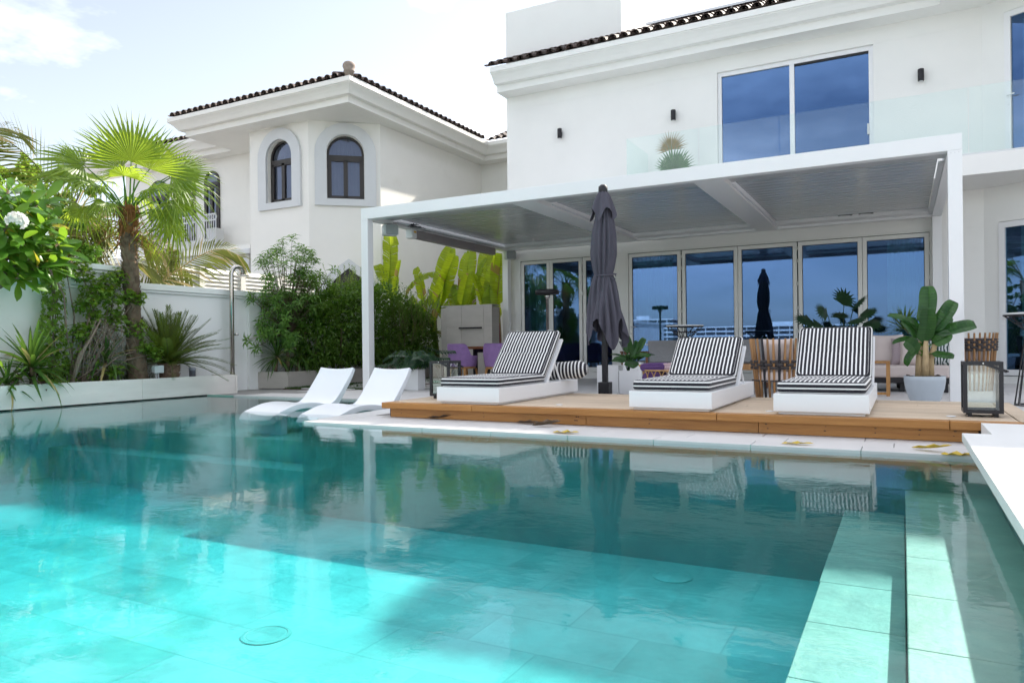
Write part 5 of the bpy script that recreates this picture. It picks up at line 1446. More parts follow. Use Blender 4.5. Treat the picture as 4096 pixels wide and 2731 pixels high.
MB().lathe([(.10, .0), (.125, .03), (.165, .12), (.195, .22), (.208, .31), (.208, .36), (.200, .364), (.190, .36), (.188, .33), (.0001, .33)], (bw_x, bw_y, 0), 36).build('bowl', M['greypot'], bp, True)
s_ = MB(); s_.grid(lambda u, v: (bw_x + .187 * v * math.cos(6.2832 * u), bw_y + .187 * v * math.sin(6.2832 * u), .345 + .02 * math.sin(17 * u) * v + .015 * math.sin(40 * u + 9 * v)), 40, 6); s_.build('bark_mulch', M['soil'], bp)

# shower
sh = thing('outdoor_shower', (-10.7, 9.24, .3), 'tall polished steel outdoor shower with round rain head', 'shower')
x_, y_ = -10.70, 9.24
MB().tube([(x_, y_, .28), (x_, y_, 2.12), (x_, y_ + .02, 2.19), (x_, y_ + .07, 2.24), (x_, y_ + .14, 2.255), (x_, y_ + .21, 2.235), (x_, y_ + .25, 2.19), (x_, y_ + .255, 2.13)], .042, 18).build('pipe', M['steel'], sh, True)
MB().lathe([(.03, 2.135), (.04, 2.12), (.12, 2.105), (.125, 2.095), (.12, 2.088), (.0001, 2.088)], (x_, y_ + .255, 0), 24).build('shower_head', M['steel'], sh, True)
MB().tube([(x_ + .04, y_ + .02, 1.02), (x_ + .10, y_ + .05, 1.02)], .022, 12).build('valve', M['steel'], sh, True)
MB().lathe([(.07, .272), (.07, .285), (.043, .29)], (x_, y_, 0), 18).build('base_flange', M['steel'], sh, True)
# junction box on its stakes, pipe stub
jb = thing('junction_box', (-10.4, 7.52, .3), 'pale grey electrical junction box on short stalks in the planter', 'electrical box')
MB().box(-10.44, -10.36, 7.44, 7.59, .395, .505).build('box', M['speaker'], jb, bevel=.006)
MB().box(-10.359, -10.345, 7.435, 7.595, .39, .51).build('lid', M['speaker'], jb, bevel=.006)
cj = MB()
for dy in (.05, .09): cj.tube([(-10.4, 7.44 + dy, .394), (-10.4, 7.44 + dy, .35), (-10.4 + .01, 7.44 + dy + .01, .27)], [.014, .014, .006], 8)
cj.build('cable_gland', M['trim'], jb)
ps = MB().lathe([(.05, .26), (.05, .40), (.056, .40), (.056, .45), (.045, .45), (.045, .38), (.0001, .38)], (-10.5, 8.24, 0), 18)
tag(ps.build('pipe_stub', M['pvc'], None, True, (-10.5, 8.24, .27)), 'short grey plastic pipe stub standing in the planter soil', 'pipe')

# ------------------------------------------------------------------ plants
random.seed(21)
def rvec(z=(-1, 1)):
    a = rnd(0, 6.2832); zz_ = rnd(*z); r = math.sqrt(max(0, 1 - zz_ * zz_)); return Vector((r * math.cos(a), r * math.sin(a), zz_))
def bez(P, t):
    """smooth curve through the points"""
    P = [Vector(p) for p in P]; t = min(max(t, 0), 1) * (len(P) - 1); i = min(int(t), len(P) - 2); f_ = t - i
    p = [P[max(0, min(len(P) - 1, k))] for k in (i - 1, i, i + 1, i + 2)]
    return .5 * ((2 * p[1]) + (p[2] - p[0]) * f_ + (2 * p[0] - 5 * p[1] + 4 * p[2] - p[3]) * f_ ** 2 + (3 * p[1] - p[0] - 3 * p[2] + p[3]) * f_ ** 3)
def leaf_into(mb, base, d, up, L_, w_, curl=.15, fold=.25):
    """small leaf: four triangles folded along the midrib"""
    m_ = frame_y(d, up); x, y, z = m_.col[0], m_.col[1], m_.col[2]
    base = Vector(base)
    mid = base + y * (L_ * .45) + z * (L_ * curl * .3); tip = base + y * L_ - z * (L_ * curl)
    b = mb.add([base, mid - x * w_ / 2 + z * w_ * fold, mid, mid + x * w_ / 2 + z * w_ * fold, tip])
    mb.face((b, b + 2, b + 1)); mb.face((b, b + 3, b + 2)); mb.face((b + 1, b + 2, b + 4)); mb.face((b + 2, b + 3, b + 4))
def blade_mesh(name, mat, L_, w_, n=6, droop=.3, fold=.25, shape='lance', wav=0, rib=None):
    """a single large leaf along +Y, drooping, folded along the midrib"""
    mb = MB(); rows = []
    for k in range(n + 1):
        t = k / n
        if shape == 'lance': ww = w_ * (math.sin(math.pi * min(1, .06 + t * .94)) ** .75)
        elif shape == 'obov': ww = w_ * (math.sin(math.pi * t ** 1.5) ** .7 if 0 < t < 1 else .03)
        elif shape == 'strap': ww = w_ * (.45 + .55 * min(1, t * 4)) * (1 - t ** 3) ** .8
        else: ww = w_ * min(1, (t * 9) ** .6 if t > 0 else .12) * (1 - max(0, (t - .55) / .45) ** 2.2) ** .6
        ww = max(ww, w_ * .02)
        a = droop * t * 1.6
        y = L_ * t * (1 - .12 * droop * t); z = -L_ * droop * .5 * t * t
        e = wav * math.sin(k * 2.1)
        rows.append(mb.add([(-ww / 2, y, z + ww * fold * .5 + e * ww), (0, y, z), (ww / 2, y, z + ww * fold * .5 - e * ww)]))
    for a, b in zip(rows, rows[1:]):
        mb.face((a, a + 1, b + 1, b)); mb.face((a + 1, a + 2, b + 2, b + 1))
    return mb.mesh(name, mat, True)
def banana_mesh(seed, L_, w_, droop, tear, mat):
    """banana leaf: arching midrib, blade split into strips where the wind tore it"""
    r_ = random.Random(seed); mb = MB(); n = 26
    def mid(t): return Vector((.03 * math.sin(3 * t + seed), L_ * t * (1 - .25 * droop * t * t), L_ * (-.5 * droop * t * t)))
    def half(t): return w_ / 2 * min(1, (t * 7 + .05) ** .55) * (1 - max(0, (t - .6) / .4) ** 2.3) ** .55
    for s_ in (-1, 1):
        k = 0
        while k < n:
            g = r_.choice((1, 1, 2, 3, 4, 6)) if tear > r_.random() else r_.choice((4, 6, 9))
            e = min(n, k + g); fall = r_.uniform(-.05, .35) * tear; gap = .08 * tear
            prev = None
            for q in range(k, e + 1):
                t = q / n; tt = t + (gap / n if q == k else -gap / n if q == e else 0)
                c = mid(t); c2 = mid(min(1, tt + .035)); h_ = half(min(.995, tt))
                o1 = c2 + Vector((s_ * h_ * .5, 0, h_ * (.30 - .2 * fall))); o2 = mid(min(1, tt + .07)) + Vector((s_ * h_ * (1 - .2 * abs(fall)), 0, h_ * (.36 - 1.2 * fall - .25 * droop)))
                b = mb.add([c, o1, o2])
                if prev is not None:
                    mb.face((prev, prev + 1, b + 1, b)); mb.face((prev + 1, prev + 2, b + 2, b + 1))
                prev = b
            k = e
    mb.tube([mid(t / 8) - Vector((0, 0, .006)) for t in range(9)], [.016 * L_ ** .5 * (1.05 - t / 8) + .002 for t in range(9)], 5)
    return mb.mesh('leaf', mat, True)
def fan_mesh(seed, mat, pet, Rb, nseg=30, droop=.25, span=2.15, split=.45):
    """fan palm frond: petiole along +Y, then pleated segments that free themselves and droop at the tips"""
    r_ = random.Random(seed); mb = MB()
    hub = Vector((0, pet, 0))
    mb.tube([(0, 0, 0), (0, pet * .5, .02 * pet), hub], [.014, .010, .008], 5)
    for i in range(nseg):
        a = -span + 2 * span * (i + .5) / nseg + r_.uniform(-.015, .015)
        d = Vector((math.sin(a), math.cos(a), 0)); side = Vector((math.cos(a), -math.sin(a), 0))
        R_ = Rb * (.62 + .38 * math.cos(a * .6)) * r_.uniform(.9, 1.05)
        w1 = math.tan(span / nseg) * R_ * split * .98
        cup = .14 * R_ * math.cos(a)                              # costapalmate fold
        dr = droop * r_.uniform(.5, 1.6)
        def at(t, off, lift):
            z = -cup * (t * t) * .5 - dr * R_ * max(0, t - split) ** 2 * 1.5
            return hub + d * (R_ * t) + side * off + Vector((0, 0, z + lift))
        tw = r_.uniform(-.3, .3) * w1
        b = mb.add([hub, at(split, -w1, 0), at(split, 0, w1 * .7), at(split, w1, 0), at(.75, -w1 * .42 + tw, 0), at(.75, tw, w1 * .3), at(.75, w1 * .42 + tw, 0), at(1, tw * 2.2, 0)])
        for f_ in ((0, 2, 1), (0, 3, 2), (1, 2, 5, 4), (2, 3, 6, 5), (4, 5, 7), (5, 6, 7)): mb.face([b + q for q in f_])
    return mb.mesh('frond', mat)
def pinnate_into(mb, P, n, Ll, w_, up, hang=.35, ang=.9, r0=.016, stiff=False, seed=0, side_lift=0, taper=True):
    """feather frond along the curve P with n leaflets a side"""
    r_ = random.Random(seed)
    mb.tube([bez(P, t / 10) for t in range(11)], [r0 * (1.05 - t / 11) for t in range(11)], 5)
    for i in range(n):
        t = .10 + .9 * (i + .5) / n
        c = bez(P, t); tg = (bez(P, min(1, t + .02)) - bez(P, max(0, t - .02))).normalized()
        x = tg.cross(Vector(up)).normalized(); z = x.cross(tg)
        for s_ in (-1, 1):
            L_ = Ll * (math.sin(math.pi * (.14 + .80 * t)) ** .6 if taper else 1) * r_.uniform(.85, 1.1)
            a = ang * (1 - .45 * t) + r_.uniform(-.06, .06)
            d = (x * s_ * math.sin(a) + tg * math.cos(a) + z * (side_lift + r_.uniform(-.05, .05))).normalized()
            m1 = c + d * (L_ * .5) - Vector((0, 0, hang * L_ * .12)); e_ = c + d * L_ - Vector((0, 0, hang * L_ * (.5 + r_.uniform(-.1, .2))))
            wv = (tg * .8 + z * .35).normalized() * (w_ / 2)
            b = mb.add([c - wv * .5, c + wv * .5, m1 + wv, m1 - wv, e_])
            mb.face((b, b + 1, b + 2, b + 3)); mb.face((b + 3, b + 2, b + 4))

# fan palm -------------------------------------------------------------
fp = thing('fan_palm', (-10.55, 7.28, .27), 'bright fan palm with shaggy brown trunk in the left planter', 'palm tree')
TP = [(-10.55, 7.28, .25), (-10.54, 7.24, .9), (-10.55, 7.20, 1.7), (-10.56, 7.17, 2.4), (-10.56, 7.16, 2.95)]
MB().tube([bez(TP, t / 20) for t in range(21)], [.155 - .045 * min(1, t / 7) + .012 * math.sin(t * 2.3) for t in range(21)], 14).build('trunk', M['bark'], fp, True)
sc_ = MB(); sf_ = MB()
for k in range(620):
    t = random.random(); a = rnd(0, 6.2832); c = bez(TP, t); r_ = .148 - .045 * min(1, t / .35)
    o = Vector((math.cos(a), math.sin(a), 0)); sd_ = Vector((-math.sin(a), math.cos(a), 0)); h_ = rnd(.05, .11); w_ = rnd(.02, .05)
    tgt = sf_ if t > .80 else sc_
    p = c + o * (r_ - .004); out_ = rnd(.012, .045) * (1.6 if t > .7 else 1)
    b = tgt.add([p - sd_ * w_ - Vector((0, 0, h_ * .6)), p + sd_ * w_ - Vector((0, 0, h_ * .6)), p + sd_ * w_ * .5 + o * out_ + Vector((0, 0, h_ * .5)), p - sd_ * w_ * .6 + o * out_ + Vector((0, 0, h_ * .6)), p + Vector((0, 0, h_ * .2))])
    tgt.face((b, b + 1, b + 2, b + 3)); tgt.face((b + 3, b + 2, b + 4))
for k in range(60):
    t = rnd(.72, 1); a = rnd(0, 6.28); c = bez(TP, t); o = Vector((math.cos(a), math.sin(a), 0))
    sf_.tube([c + o * .09, c + o * rnd(.14, .18) + Vector((0, 0, rnd(.02, .12))), c + o * rnd(.16, .26) + Vector((0, 0, rnd(-.18, .05)))], [.012, .008, .003], 4)
q = sc_.build('bark_scales', M['bark'], fp); q['kind'] = 'stuff'
q = sf_.build('trunk_fibre', M['fibre'], fp); q['kind'] = 'stuff'
FANS = [fan_mesh(k, M['fan'], .012, r_, ns, dr, sp, spl) for k, (r_, ns, dr, sp, spl) in enumerate(((.84, 26, .22, 1.55, .52), (.80, 24, .5, 1.9, .45), (.72, 24, .8, 2.0, .42), (.62, 22, 1.2, 2.0, .38), (.78, 22, .3, 1.2, .5)))]
e_r, e_u, e_t = Vector((.563, .826, 0)), Vector((0, 0, 1)), Vector((.826, -.563, 0))
def ev(q): return e_r * q[0] + e_u * q[1] + e_t * q[2]
top = Vector((-10.56, 7.16, 2.92))
# hub, direction of the blade, facing (right, up, towards the pool), kind, size
FR = [((.05, .70, .25), (-.12, 1, .12), (0, .15, 1), 0, 1.0), ((-.08, .62, .05), (-.55, .85, 0), (.25, .2, .9), 4, 1.05), ((.30, .66, .0), (.42, .9, -.05), (-.35, .2, .9), 0, .95), ((.12, .75, -.15), (.1, 1, -.1), (.3, .1, .9), 4, 1.0),
      ((-.58, .62, .1), (-1, .22, .1), (.15, .75, .6), 1, 1.0), ((-.62, .42, .25), (-1, -.12, .2), (0, .8, .6), 1, 1.0), ((-.58, -.05, .3), (-.35, -.8, .35), (-.2, .45, .85), 3, .85), ((-.72, .62, -.2), (-.15, 1, -.1), (.9, 0, .4), 4, .62),
      ((-.42, .30, .35), (-.8, .1, .5), (0, .85, .5), 2, .85), ((.60, .58, .1), (1, .30, 0), (-.2, .7, .65), 1, .95), ((.66, .40, .2), (1, -.02, .15), (-.05, .8, .55), 2, 1.0), ((.62, .16, .25), (.85, -.45, .2), (.25, .65, .7), 2, 1.0),
      ((.48, -.02, .35), (.5, -.75, .3), (.3, .4, .85), 3, .95), ((.30, .28, .45), (.65, .1, .7), (0, .9, .5), 3, .9), ((-.05, .42, .5), (.1, .35, .9), (0, .9, .3), 2, .8), ((.42, .45, -.35), (.7, .4, -.5), (-.2, .8, .3), 2, .9),
      ((-.35, .5, -.4), (-.6, .5, -.6), (.1, .8, .3), 2, .9), ((.1, .3, -.5), (.1, .2, -1), (0, .9, .2), 3, .9), ((.55, -.15, .05), (.75, -.65, 0), (.3, .6, .6), 3, 1.05), ((-.28, .02, .45), (-.3, -.5, .7), (0, .6, .8), 3, .7), ((.72, .68, -.15), (.8, .55, -.1), (-.3, .4, .85), 4, .8)]
pt_ = MB()
for hb_, dr_, fc_, k, s_ in FR:
    h_ = top + ev(hb_); st0 = top + Vector((rnd(-.04, .04), rnd(-.04, .04), rnd(-.15, .04)))
    pt_.tube([st0, st0 + (h_ - st0) * .55 + Vector((0, 0, .07)), h_], [.016, .011, .008], 5)
    inst(FANS[k], 'frond', fp, h_, frame_y(ev(dr_), ev(fc_), rnd(-.15, .15)), s_)
pt_.build('petioles', M['fern'], fp)
for k in range(14):                                           # dry skirt below the crown
    a = rnd(0, 6.28); o = Vector((math.cos(a), math.sin(a), 0)); p0_ = top + o * .1 - Vector((0, 0, rnd(.05, .5)))
    mb = MB(); mb.tube([p0_, p0_ + o * .16 + Vector((0, 0, .04)), p0_ + o * rnd(.22, .38) - Vector((0, 0, rnd(.05, .35)))], [.012, .008, .003], 4); mb.build('dry_petiole', M['fibre'], fp)

# coconut palms behind the wall --------------------------------------------
cp_ = thing('coconut_palm', (-11.9, 7.6, 0), 'dark coconut palm with feathery drooping fronds behind the wall', 'palm tree')
FRD = [([(-11.9, 7.6, 1.45), (-11.4, 8.05, 1.76), (-11.2, 8.85, 2.38), (-11.15, 9.4, 2.62), (-11.1, 9.85, 2.5)], 50, .68, (.83, -.45, .35), .55),
       ([(-11.9, 7.6, 2.0), (-12.2, 7.33, 2.98), (-12.2, 6.68, 3.76), (-12.2, 6.19, 4.06), (-12.2, 5.97, 4.0)], 46, .85, (.83, -.4, .4), .35),
       ([(-11.8, 7.6, 2.0), (-11.8, 7.3, 2.72), (-11.8, 6.85, 2.98), (-11.8, 6.40, 3.1), (-11.8, 6.0, 3.0)], 42, .75, (.7, -.4, .6), .5),
       ([(-11.8, 7.55, 2.3), (-11.5, 7.34, 2.72), (-11.4, 7.14, 2.47), (-11.4, 7.02, 2.04), (-11.4, 7.0, 1.75)], 40, .70, (.83, -.5, .2), .5),
       ([(-11.8, 7.6, 2.4), (-11.5, 7.5, 2.85), (-11.5, 7.2, 2.65), (-11.5, 6.88, 2.24), (-11.5, 6.54, 1.87)], 42, .7, (.8, -.4, .4), .5),
       ([(-11.8, 7.6, 2.3), (-11.45, 7.8, 2.72), (-11.4, 8.08, 2.65), (-11.4, 8.58, 2.44), (-11.4, 8.94, 2.1)], 42, .62, (.8, -.4, .4), .6),
       ([(-11.8, 7.6, 2.0), (-11.4, 7.76, 2.25), (-11.4, 8.12, 2.17), (-11.4, 8.59, 2.02), (-11.4, 8.86, 1.82)], 36, .5, (.7, -.4, .6), .6),
       ([(-11.9, 7.6, 1.5), (-11.4, 8.12, 1.79), (-11.4, 8.33, 2.15), (-11.4, 8.55, 2.5)], 28, .42, (.8, -.4, .3), .2),
       ([(-11.9, 7.5, 2.0), (-11.6, 7.2, 2.45), (-11.6, 6.8, 2.55), (-11.6, 6.3, 2.2)], 40, .7, (.8, -.4, .3), .6),
       ([(-11.9, 7.4, 1.8), (-11.6, 7.2, 2.1), (-11.6, 6.9, 2.15), (-11.6, 6.5, 1.85)], 36, .6, (.8, -.4, .3), .6),
       ([(-12, 7.6, 2.2), (-12.5, 7.8, 3.0), (-12.9, 8.2, 3.4), (-13.2, 8.8, 3.4)], 38, .6, (0, 0, 1), .5)]
for k, (P, n_, L_, u_, hg) in enumerate(FRD):
    mb = MB(); pinnate_into(mb, P, n_, L_, .040, u_, hg, 1.0, .018, seed=k); mb.build('frond', M['coco'], cp_)
MB().tube([(-12, 7.7, -.05), (-11.95, 7.65, 1.0), (-11.9, 7.6, 2.1)], [.16, .13, .12], 12).build('trunk', M['bark'], cp_, True)
cp2 = thing('coconut_palm', (-12.6, 4.2, 0), 'coconut palm at the far left whose frond tips enter the sky', 'palm tree')
for k, P in enumerate(([(-12.5, 4.4, 3.0), (-12.0, 5.2, 3.5), (-12.0, 5.75, 3.95), (-12.0, 6.15, 4.15), (-12.0, 6.42, 4.05)], [(-12.5, 4.4, 3.0), (-12.2, 5.0, 3.2), (-12.1, 5.5, 3.35), (-12.1, 6.0, 3.25), (-12.1, 6.4, 3.0)], [(-12.5, 4.4, 3.0), (-12.6, 4.8, 3.9), (-12.6, 5.3, 4.4), (-12.6, 5.8, 4.5)])):
    mb = MB(); pinnate_into(mb, P, 42, .6, .032, (.6, 0, .8), .4, .95, .018, seed=40 + k); mb.build('frond', M['coco'], cp2)
MB().tube([(-12.6, 4.2, -.05), (-12.5, 4.3, 1.5), (-12.5, 4.4, 3.0)], [.17, .14, .13], 12).build('trunk', M['bark'], cp2, True)

# leafy trees behind the wall --------------------------------------------------
def clump_tree(name, label, base, clusters, count, L_, mat, trunk_r=.05, up=.5, group=None, cat='tree'):
    t_ = thing(name, base, label, cat, group); b_ = Vector(base)
    mb = MB(); tw = MB()
    for cx_, cy_, cz_, r_, frac in clusters:
        c = Vector((cx_, cy_, cz_)); jn = b_ + (c - b_) * .55 + Vector((rnd(-.1, .1), rnd(-.1, .1), .1))
        tw.tube([b_, (b_ + jn) / 2 + Vector((rnd(-.08, .08), rnd(-.08, .08), 0)), jn, c], [trunk_r, trunk_r * .75, trunk_r * .5, trunk_r * .2], 6)
        ns = max(3, int(r_ * 14))
        shoots = []
        for _ in range(ns):
            v = rvec((-.6, 1)); e_ = c + v * r_ * rnd(.55, 1.05); tw.tube([c + v * r_ * .1, (c + e_) / 2 + rvec() * .03, e_], [.008, .006, .003], 4); shoots.append((c + v * r_ * .2, e_))
        for _ in range(int(count * frac)):
            a, e_ = random.choice(shoots); t = random.random() ** .6; p = a + (e_ - a) * t + rvec() * .05
            d = ((e_ - a).normalized() * .4 + rvec() + Vector((0, 0, -.15))).normalized()
            leaf_into(mb, p, d, Vector((rnd(-.6, .6), rnd(-.6, .6), 1)), L_ * rnd(.7, 1.25), L_ * rnd(.5, .7), .2, .18)
    tw.build('branches', M['twig'], t_, True)
    q = mb.build('foliage', mat, t_); q['kind'] = 'stuff'
    return t_
clump_tree('leafy_tree', 'loose bright green tree behind the wall at the upper left', (-13, 6.6, 0), [(-13, 6.7, 3.7, .55, 1), (-13.2, 7.2, 3.75, .45, 1), (-13, 7.9, 3.6, .40, .8), (-12.8, 6.9, 3.2, .5, 1), (-13, 7.5, 3.1, .5, 1), (-12.6, 6.3, 2.7, .5, .8), (-13, 8.0, 2.9, .5, .9), (-12.5, 7.2, 2.5, .5, .9), (-13, 5.9, 3.5, .6, 1)], 360, .11, M['vine'], .07)
clump_tree('leafy_tree', 'dense green climber mass on top of the wall behind the frangipani', (-11.4, 6.3, 0), [(-11.3, 6.5, 2.3, .35, 1), (-11.3, 6.9, 2.25, .3, 1), (-11.35, 6.2, 2.1, .35, 1), (-11.4, 6.7, 2.7, .35, .8), (-11.4, 5.9, 2.6, .4, 1), (-11.4, 5.5, 2.3, .4, 1), (-11.4, 6.6, 2.0, .3, 1)], 330, .085, M['mango'], .05)

# frangipani ----------------------------------------------------------------------
fg = thing('frangipani_tree', (-10.55, 4.9, .27), 'frangipani with broad glossy leaves and white flowers at the left edge', 'tree')
FL = [blade_mesh('leaf', M['frangi'], .30, .095, 6, .35, .22, 'obov'), blade_mesh('leaf', M['frangi'], .25, .085, 6, .55, .25, 'obov'), blade_mesh('leaf', M['frangi'], .33, .10, 6, .15, .18, 'obov')]
TIPS = [(-10.2, 5.26, 2.84), (-10.25, 5.48, 2.64), (-10.3, 5.75, 2.80), (-10.15, 5.39, 2.40), (-10.2, 5.76, 2.48), (-10.15, 5.87, 2.22), (-10.1, 5.45, 2.02), (-10.1, 5.23, 1.88), (-10.15, 5.92, 2.05), (-10.05, 5.16, 2.14), (-10.1, 5.61, 2.26), (-10.05, 5.66, 1.92), (-10.2, 5.08, 2.6), (-10.35, 5.35, 2.2), (-10.05, 5.0, 1.95), (-10.0, 5.32, 2.62), (-10.0, 5.55, 2.45), (-9.95, 5.3, 2.2), (-9.95, 5.48, 1.86), (-10.1, 5.78, 2.0), (-10.2, 5.62, 2.72), (-9.95, 5.12, 2.36), (-10.0, 5.30, 1.72)]
br_ = MB(); fork = Vector((-10.5, 4.95, 1.5))
br_.tube([(-10.55, 4.9, .25), (-10.5, 4.92, .9), fork], [.07, .06, .05], 9)
for k, tp_ in enumerate(TIPS):
    tp_ = Vector(tp_); m1 = fork + (tp_ - fork) * .5 + Vector((rnd(-.08, .02), rnd(-.05, .05), -.05))
    br_.tube([fork, m1, tp_], [.035, .025, .016], 7)
    ax = (tp_ - fork).normalized() * .5 + Vector((.5, -.15, .45)); ax.normalize()
    for j in range(13):
        a = j * 2.4 + k; el = .15 + 1.35 * (1 - j / 13) - .1
        m_ = frame_y(ax, (1, 0, 0)); side = (m_.col[0] * math.cos(a) + m_.col[2] * math.sin(a))
        d = (ax * (1 - el / 1.2) * .9 + side * (.35 + el * .6) + Vector((0, 0, -.10 * el))).normalized()
        inst(FL[(j + k) % 3], 'leaf', fg, tp_ - ax * .10 * (1 - j / 13) + side * .015, frame_y(d, ax, rnd(-.25, .25)), rnd(1.0, 1.3))
br_.build('branches', M['trunk'], fg, True)
fl_ = MB()
for k in range(5):
    a = 6.2832 * k / 5; d = Vector((math.cos(a), math.sin(a), .25)).normalized(); m_ = frame_y(d, (0, 0, 1))
    pts = [(0, 0), (-.012, .014), (-.016, .030), (-.008, .042), (.006, .042), (.014, .030), (.010, .013)]
    b = fl_.add([m_ @ Vector((x, y, .004 * math.sin(y * 60))) for x, y in pts]); fl_.face(range(b, b + 7))
flm = fl_.mesh('flower', M['petal'])
fc = Vector((-9.55, 5.02, 2.36))
for k in range(22):
    v = rvec((-.4, .9)); v = (v + Vector((.5, -.4, 0))).normalized()
    inst(flm, 'flower', fg, fc + Vector((v.x * .07, v.y * .11, v.z * .085)), frame_y(v.cross(Vector((0, 0, 1))).normalized(), v, 0), rnd(1.0, 1.3))

# vine column and bougainvillea in the planter ----------------------------------------
vc = thing('climbing_vine', (-10.75, 6.1, .27), 'column of bright heart shaped vine leaves hanging down the wall', 'vine')
mb = MB(); st_ = MB()
VP = [(-10.78, 6.10, 1.95), (-10.72, 6.12, 1.5), (-10.72, 6.08, 1.0), (-10.7, 6.10, .55), (-10.7, 6.1, .27)]
for k in range(4): st_.tube([bez(VP, t / 8) + Vector((rnd(-.03, .03), rnd(-.05, .05), 0)) for t in range(9)], .008, 5)
st_.tube([(-10.6, 6.0, 1.9), (-10.55, 6.16, 1.55), (-10.6, 6.22, 1.0), (-10.55, 6.32, .27)], .012, 6)
for k in range(900):
    t = random.random(); c = bez(VP, t); r_ = .09 + .07 * t; v = rvec((-.3, .3)); p = c + Vector((v.x * .09, v.y * r_ * 1.2, rnd(-.04, .04)))
    leaf_into(mb, p, Vector((v.x * .5 + .3, v.y * .5, -.8 + rnd(-.3, .4))), Vector((v.x + .5, v.y, .5)), rnd(.05, .085), rnd(.05, .075), .15, .12)
for k in range(260):
    c = Vector((-10.6, 6.25 + rnd(-.1, .45), rnd(.3, 1.1))); leaf_into(mb, c + rvec() * .08, rvec((-.9, .1)), Vector((.6, 0, 1)), rnd(.05, .08), rnd(.045, .07), .2)
st_.build('stems', M['twig'], vc, True)
q = mb.build('foliage', M['vine'], vc); q['kind'] = 'stuff'
bg_ = thing('bougainvillea', (-10.6, 6.5, .27), 'rambling bougainvillea with grey dead twigs beside the fan palm trunk', 'shrub')
CL = [(-10.6, 6.79, 1.74, .16), (-10.6, 6.62, 1.63, .15), (-10.6, 7.0, 1.85, .12), (-10.55, 6.86, 1.51, .17), (-10.5, 7.12, 1.58, .12), (-10.6, 6.5, 1.43, .13), (-10.6, 6.66, 1.25, .12), (-10.55, 6.92, 1.22, .14), (-10.45, 7.18, 1.08, .13), (-10.55, 6.42, 1.04, .12), (-10.45, 7.22, 1.55, .10), (-10.7, 6.5, 1.94, .14), (-10.75, 6.3, 2.0, .12), (-10.35, 7.3, .80, .10), (-10.3, 7.42, .70, .08), (-10.4, 6.8, .45, .08)]
mb = MB(); st_ = MB(); bases = [Vector((-10.6, 6.26, .27)), Vector((-10.55, 6.4, .27)), Vector((-10.6, 6.62, .27))]
for k, (x, y, z, r_) in enumerate(CL):
    c = Vector((x, y, z)); b0 = bases[k % 3]; m1 = b0 + (c - b0) * .5 + Vector((rnd(-.05, .05), rnd(-.12, .12), .12))
    st_.tube([b0, m1, c], [.016, .011, .005], 6)
    for _ in range(7): e_ = c + rvec((-.3, 1)) * r_ * 1.2; st_.tube([c, (c + e_) / 2 + rvec() * .02, e_], [.005, .004, .002], 4)
    for _ in range(int(120 * r_ / .13)):
        p = c + rvec() * r_ * 1.25 * random.random() ** .4; leaf_into(mb, p, rvec((-.7, .5)), Vector((rnd(-.4, .8), rnd(-.5, .5), 1)), rnd(.06, .10), rnd(.05, .08), .2, .15)
st_.build('stems', M['twig'], bg_, True)
dd = MB()
for k in range(60):
    a = Vector((-10.5 + rnd(-.1, .12), rnd(6.45, 6.95), rnd(.9, 1.25))); e_ = a + Vector((rnd(-.1, .15), rnd(-.35, .3), rnd(-.75, .1)))
    dd.tube([a, (a + e_) / 2 + rvec() * .06, e_], [.006, .004, .002], 4)
dd.tube([(-10.4, 6.60, 1.2), (-10.36, 6.32, .75), (-10.34, 6.14, .28)], [.012, .014, .016], 7)
dd.tube([(-10.45, 6.2, .3), (-10.5, 6.35, .7), (-10.5, 6.6, 1.05)], [.026, .022, .012], 7)
dd.build('dead_twigs', pm('pale_dead_twig', (.22, .18, .14), .9, var=.25, scale=12), bg_, True)
q = mb.build('foliage', M['vine'], bg_); q['kind'] = 'stuff'

# strap leaved rosettes ------------------------------------------------------------------
SL = [blade_mesh('leaf', M['drac'], .62, .050, 7, d, .35, 'strap') for d in (.25, .7, 1.15)]
SLs = [blade_mesh('leaf', M['drac'], .46, .030, 6, d, .35, 'strap') for d in (.2, .5, .9)]
def rosette(label, c, n_, sc, meshes, stem=.12, lean=(0, 0), low=-.25, name='dracaena'):
    t_ = thing(name, (c[0], c[1], c[2]), label, 'plant', 'strap leaved plants in the planters')
    h_ = Vector((c[0] + lean[0], c[1] + lean[1], c[2] + stem))
    MB().tube([Vector(c) - Vector((0, 0, .03)), h_], [.035, .03], 8).build('stem', M['trunk'], t_, True)
    for k in range(n_):
        t = (k + .5) / n_; el = 1.35 - (1.35 - low) * t ** .9; a = k * 2.39996
        d = Vector((math.cos(a) * math.cos(el), math.sin(a) * math.cos(el), math.sin(el)))
        inst(meshes[0 if el > .9 else 1 if el > .25 else 2], 'leaf', t_, h_ + Vector((0, 0, -.06 * t)), frame_y(d, (0, 0, 1), rnd(-.4, .4)), sc * rnd(.8, 1.1))
rosette('large spiky green dracaena at the front left of the planter', (-10.45, 5.66, .27), 64, 1.12, SL, .28)
rosette('smaller dark dracaena under the bougainvillea beside the palm trunk', (-10.6, 6.80, .27), 44, .85, SL, .35)
rosette('ragged yellowing rosette at the lower left corner of the planter', (-10.40, 5.32, .27), 36, .75, SL, .06)
rosette('grassy dracaena below the leafy shrub, its left crown', (-10.55, 10.12, .27), 60, 1.15, SLs, .35, (.05, 0), -.5)
rosette('grassy dracaena below the leafy shrub, its right crown', (-10.5, 10.62, .27), 56, 1.15, SLs, .38, (.05, .05), -.5)
gt = MB()
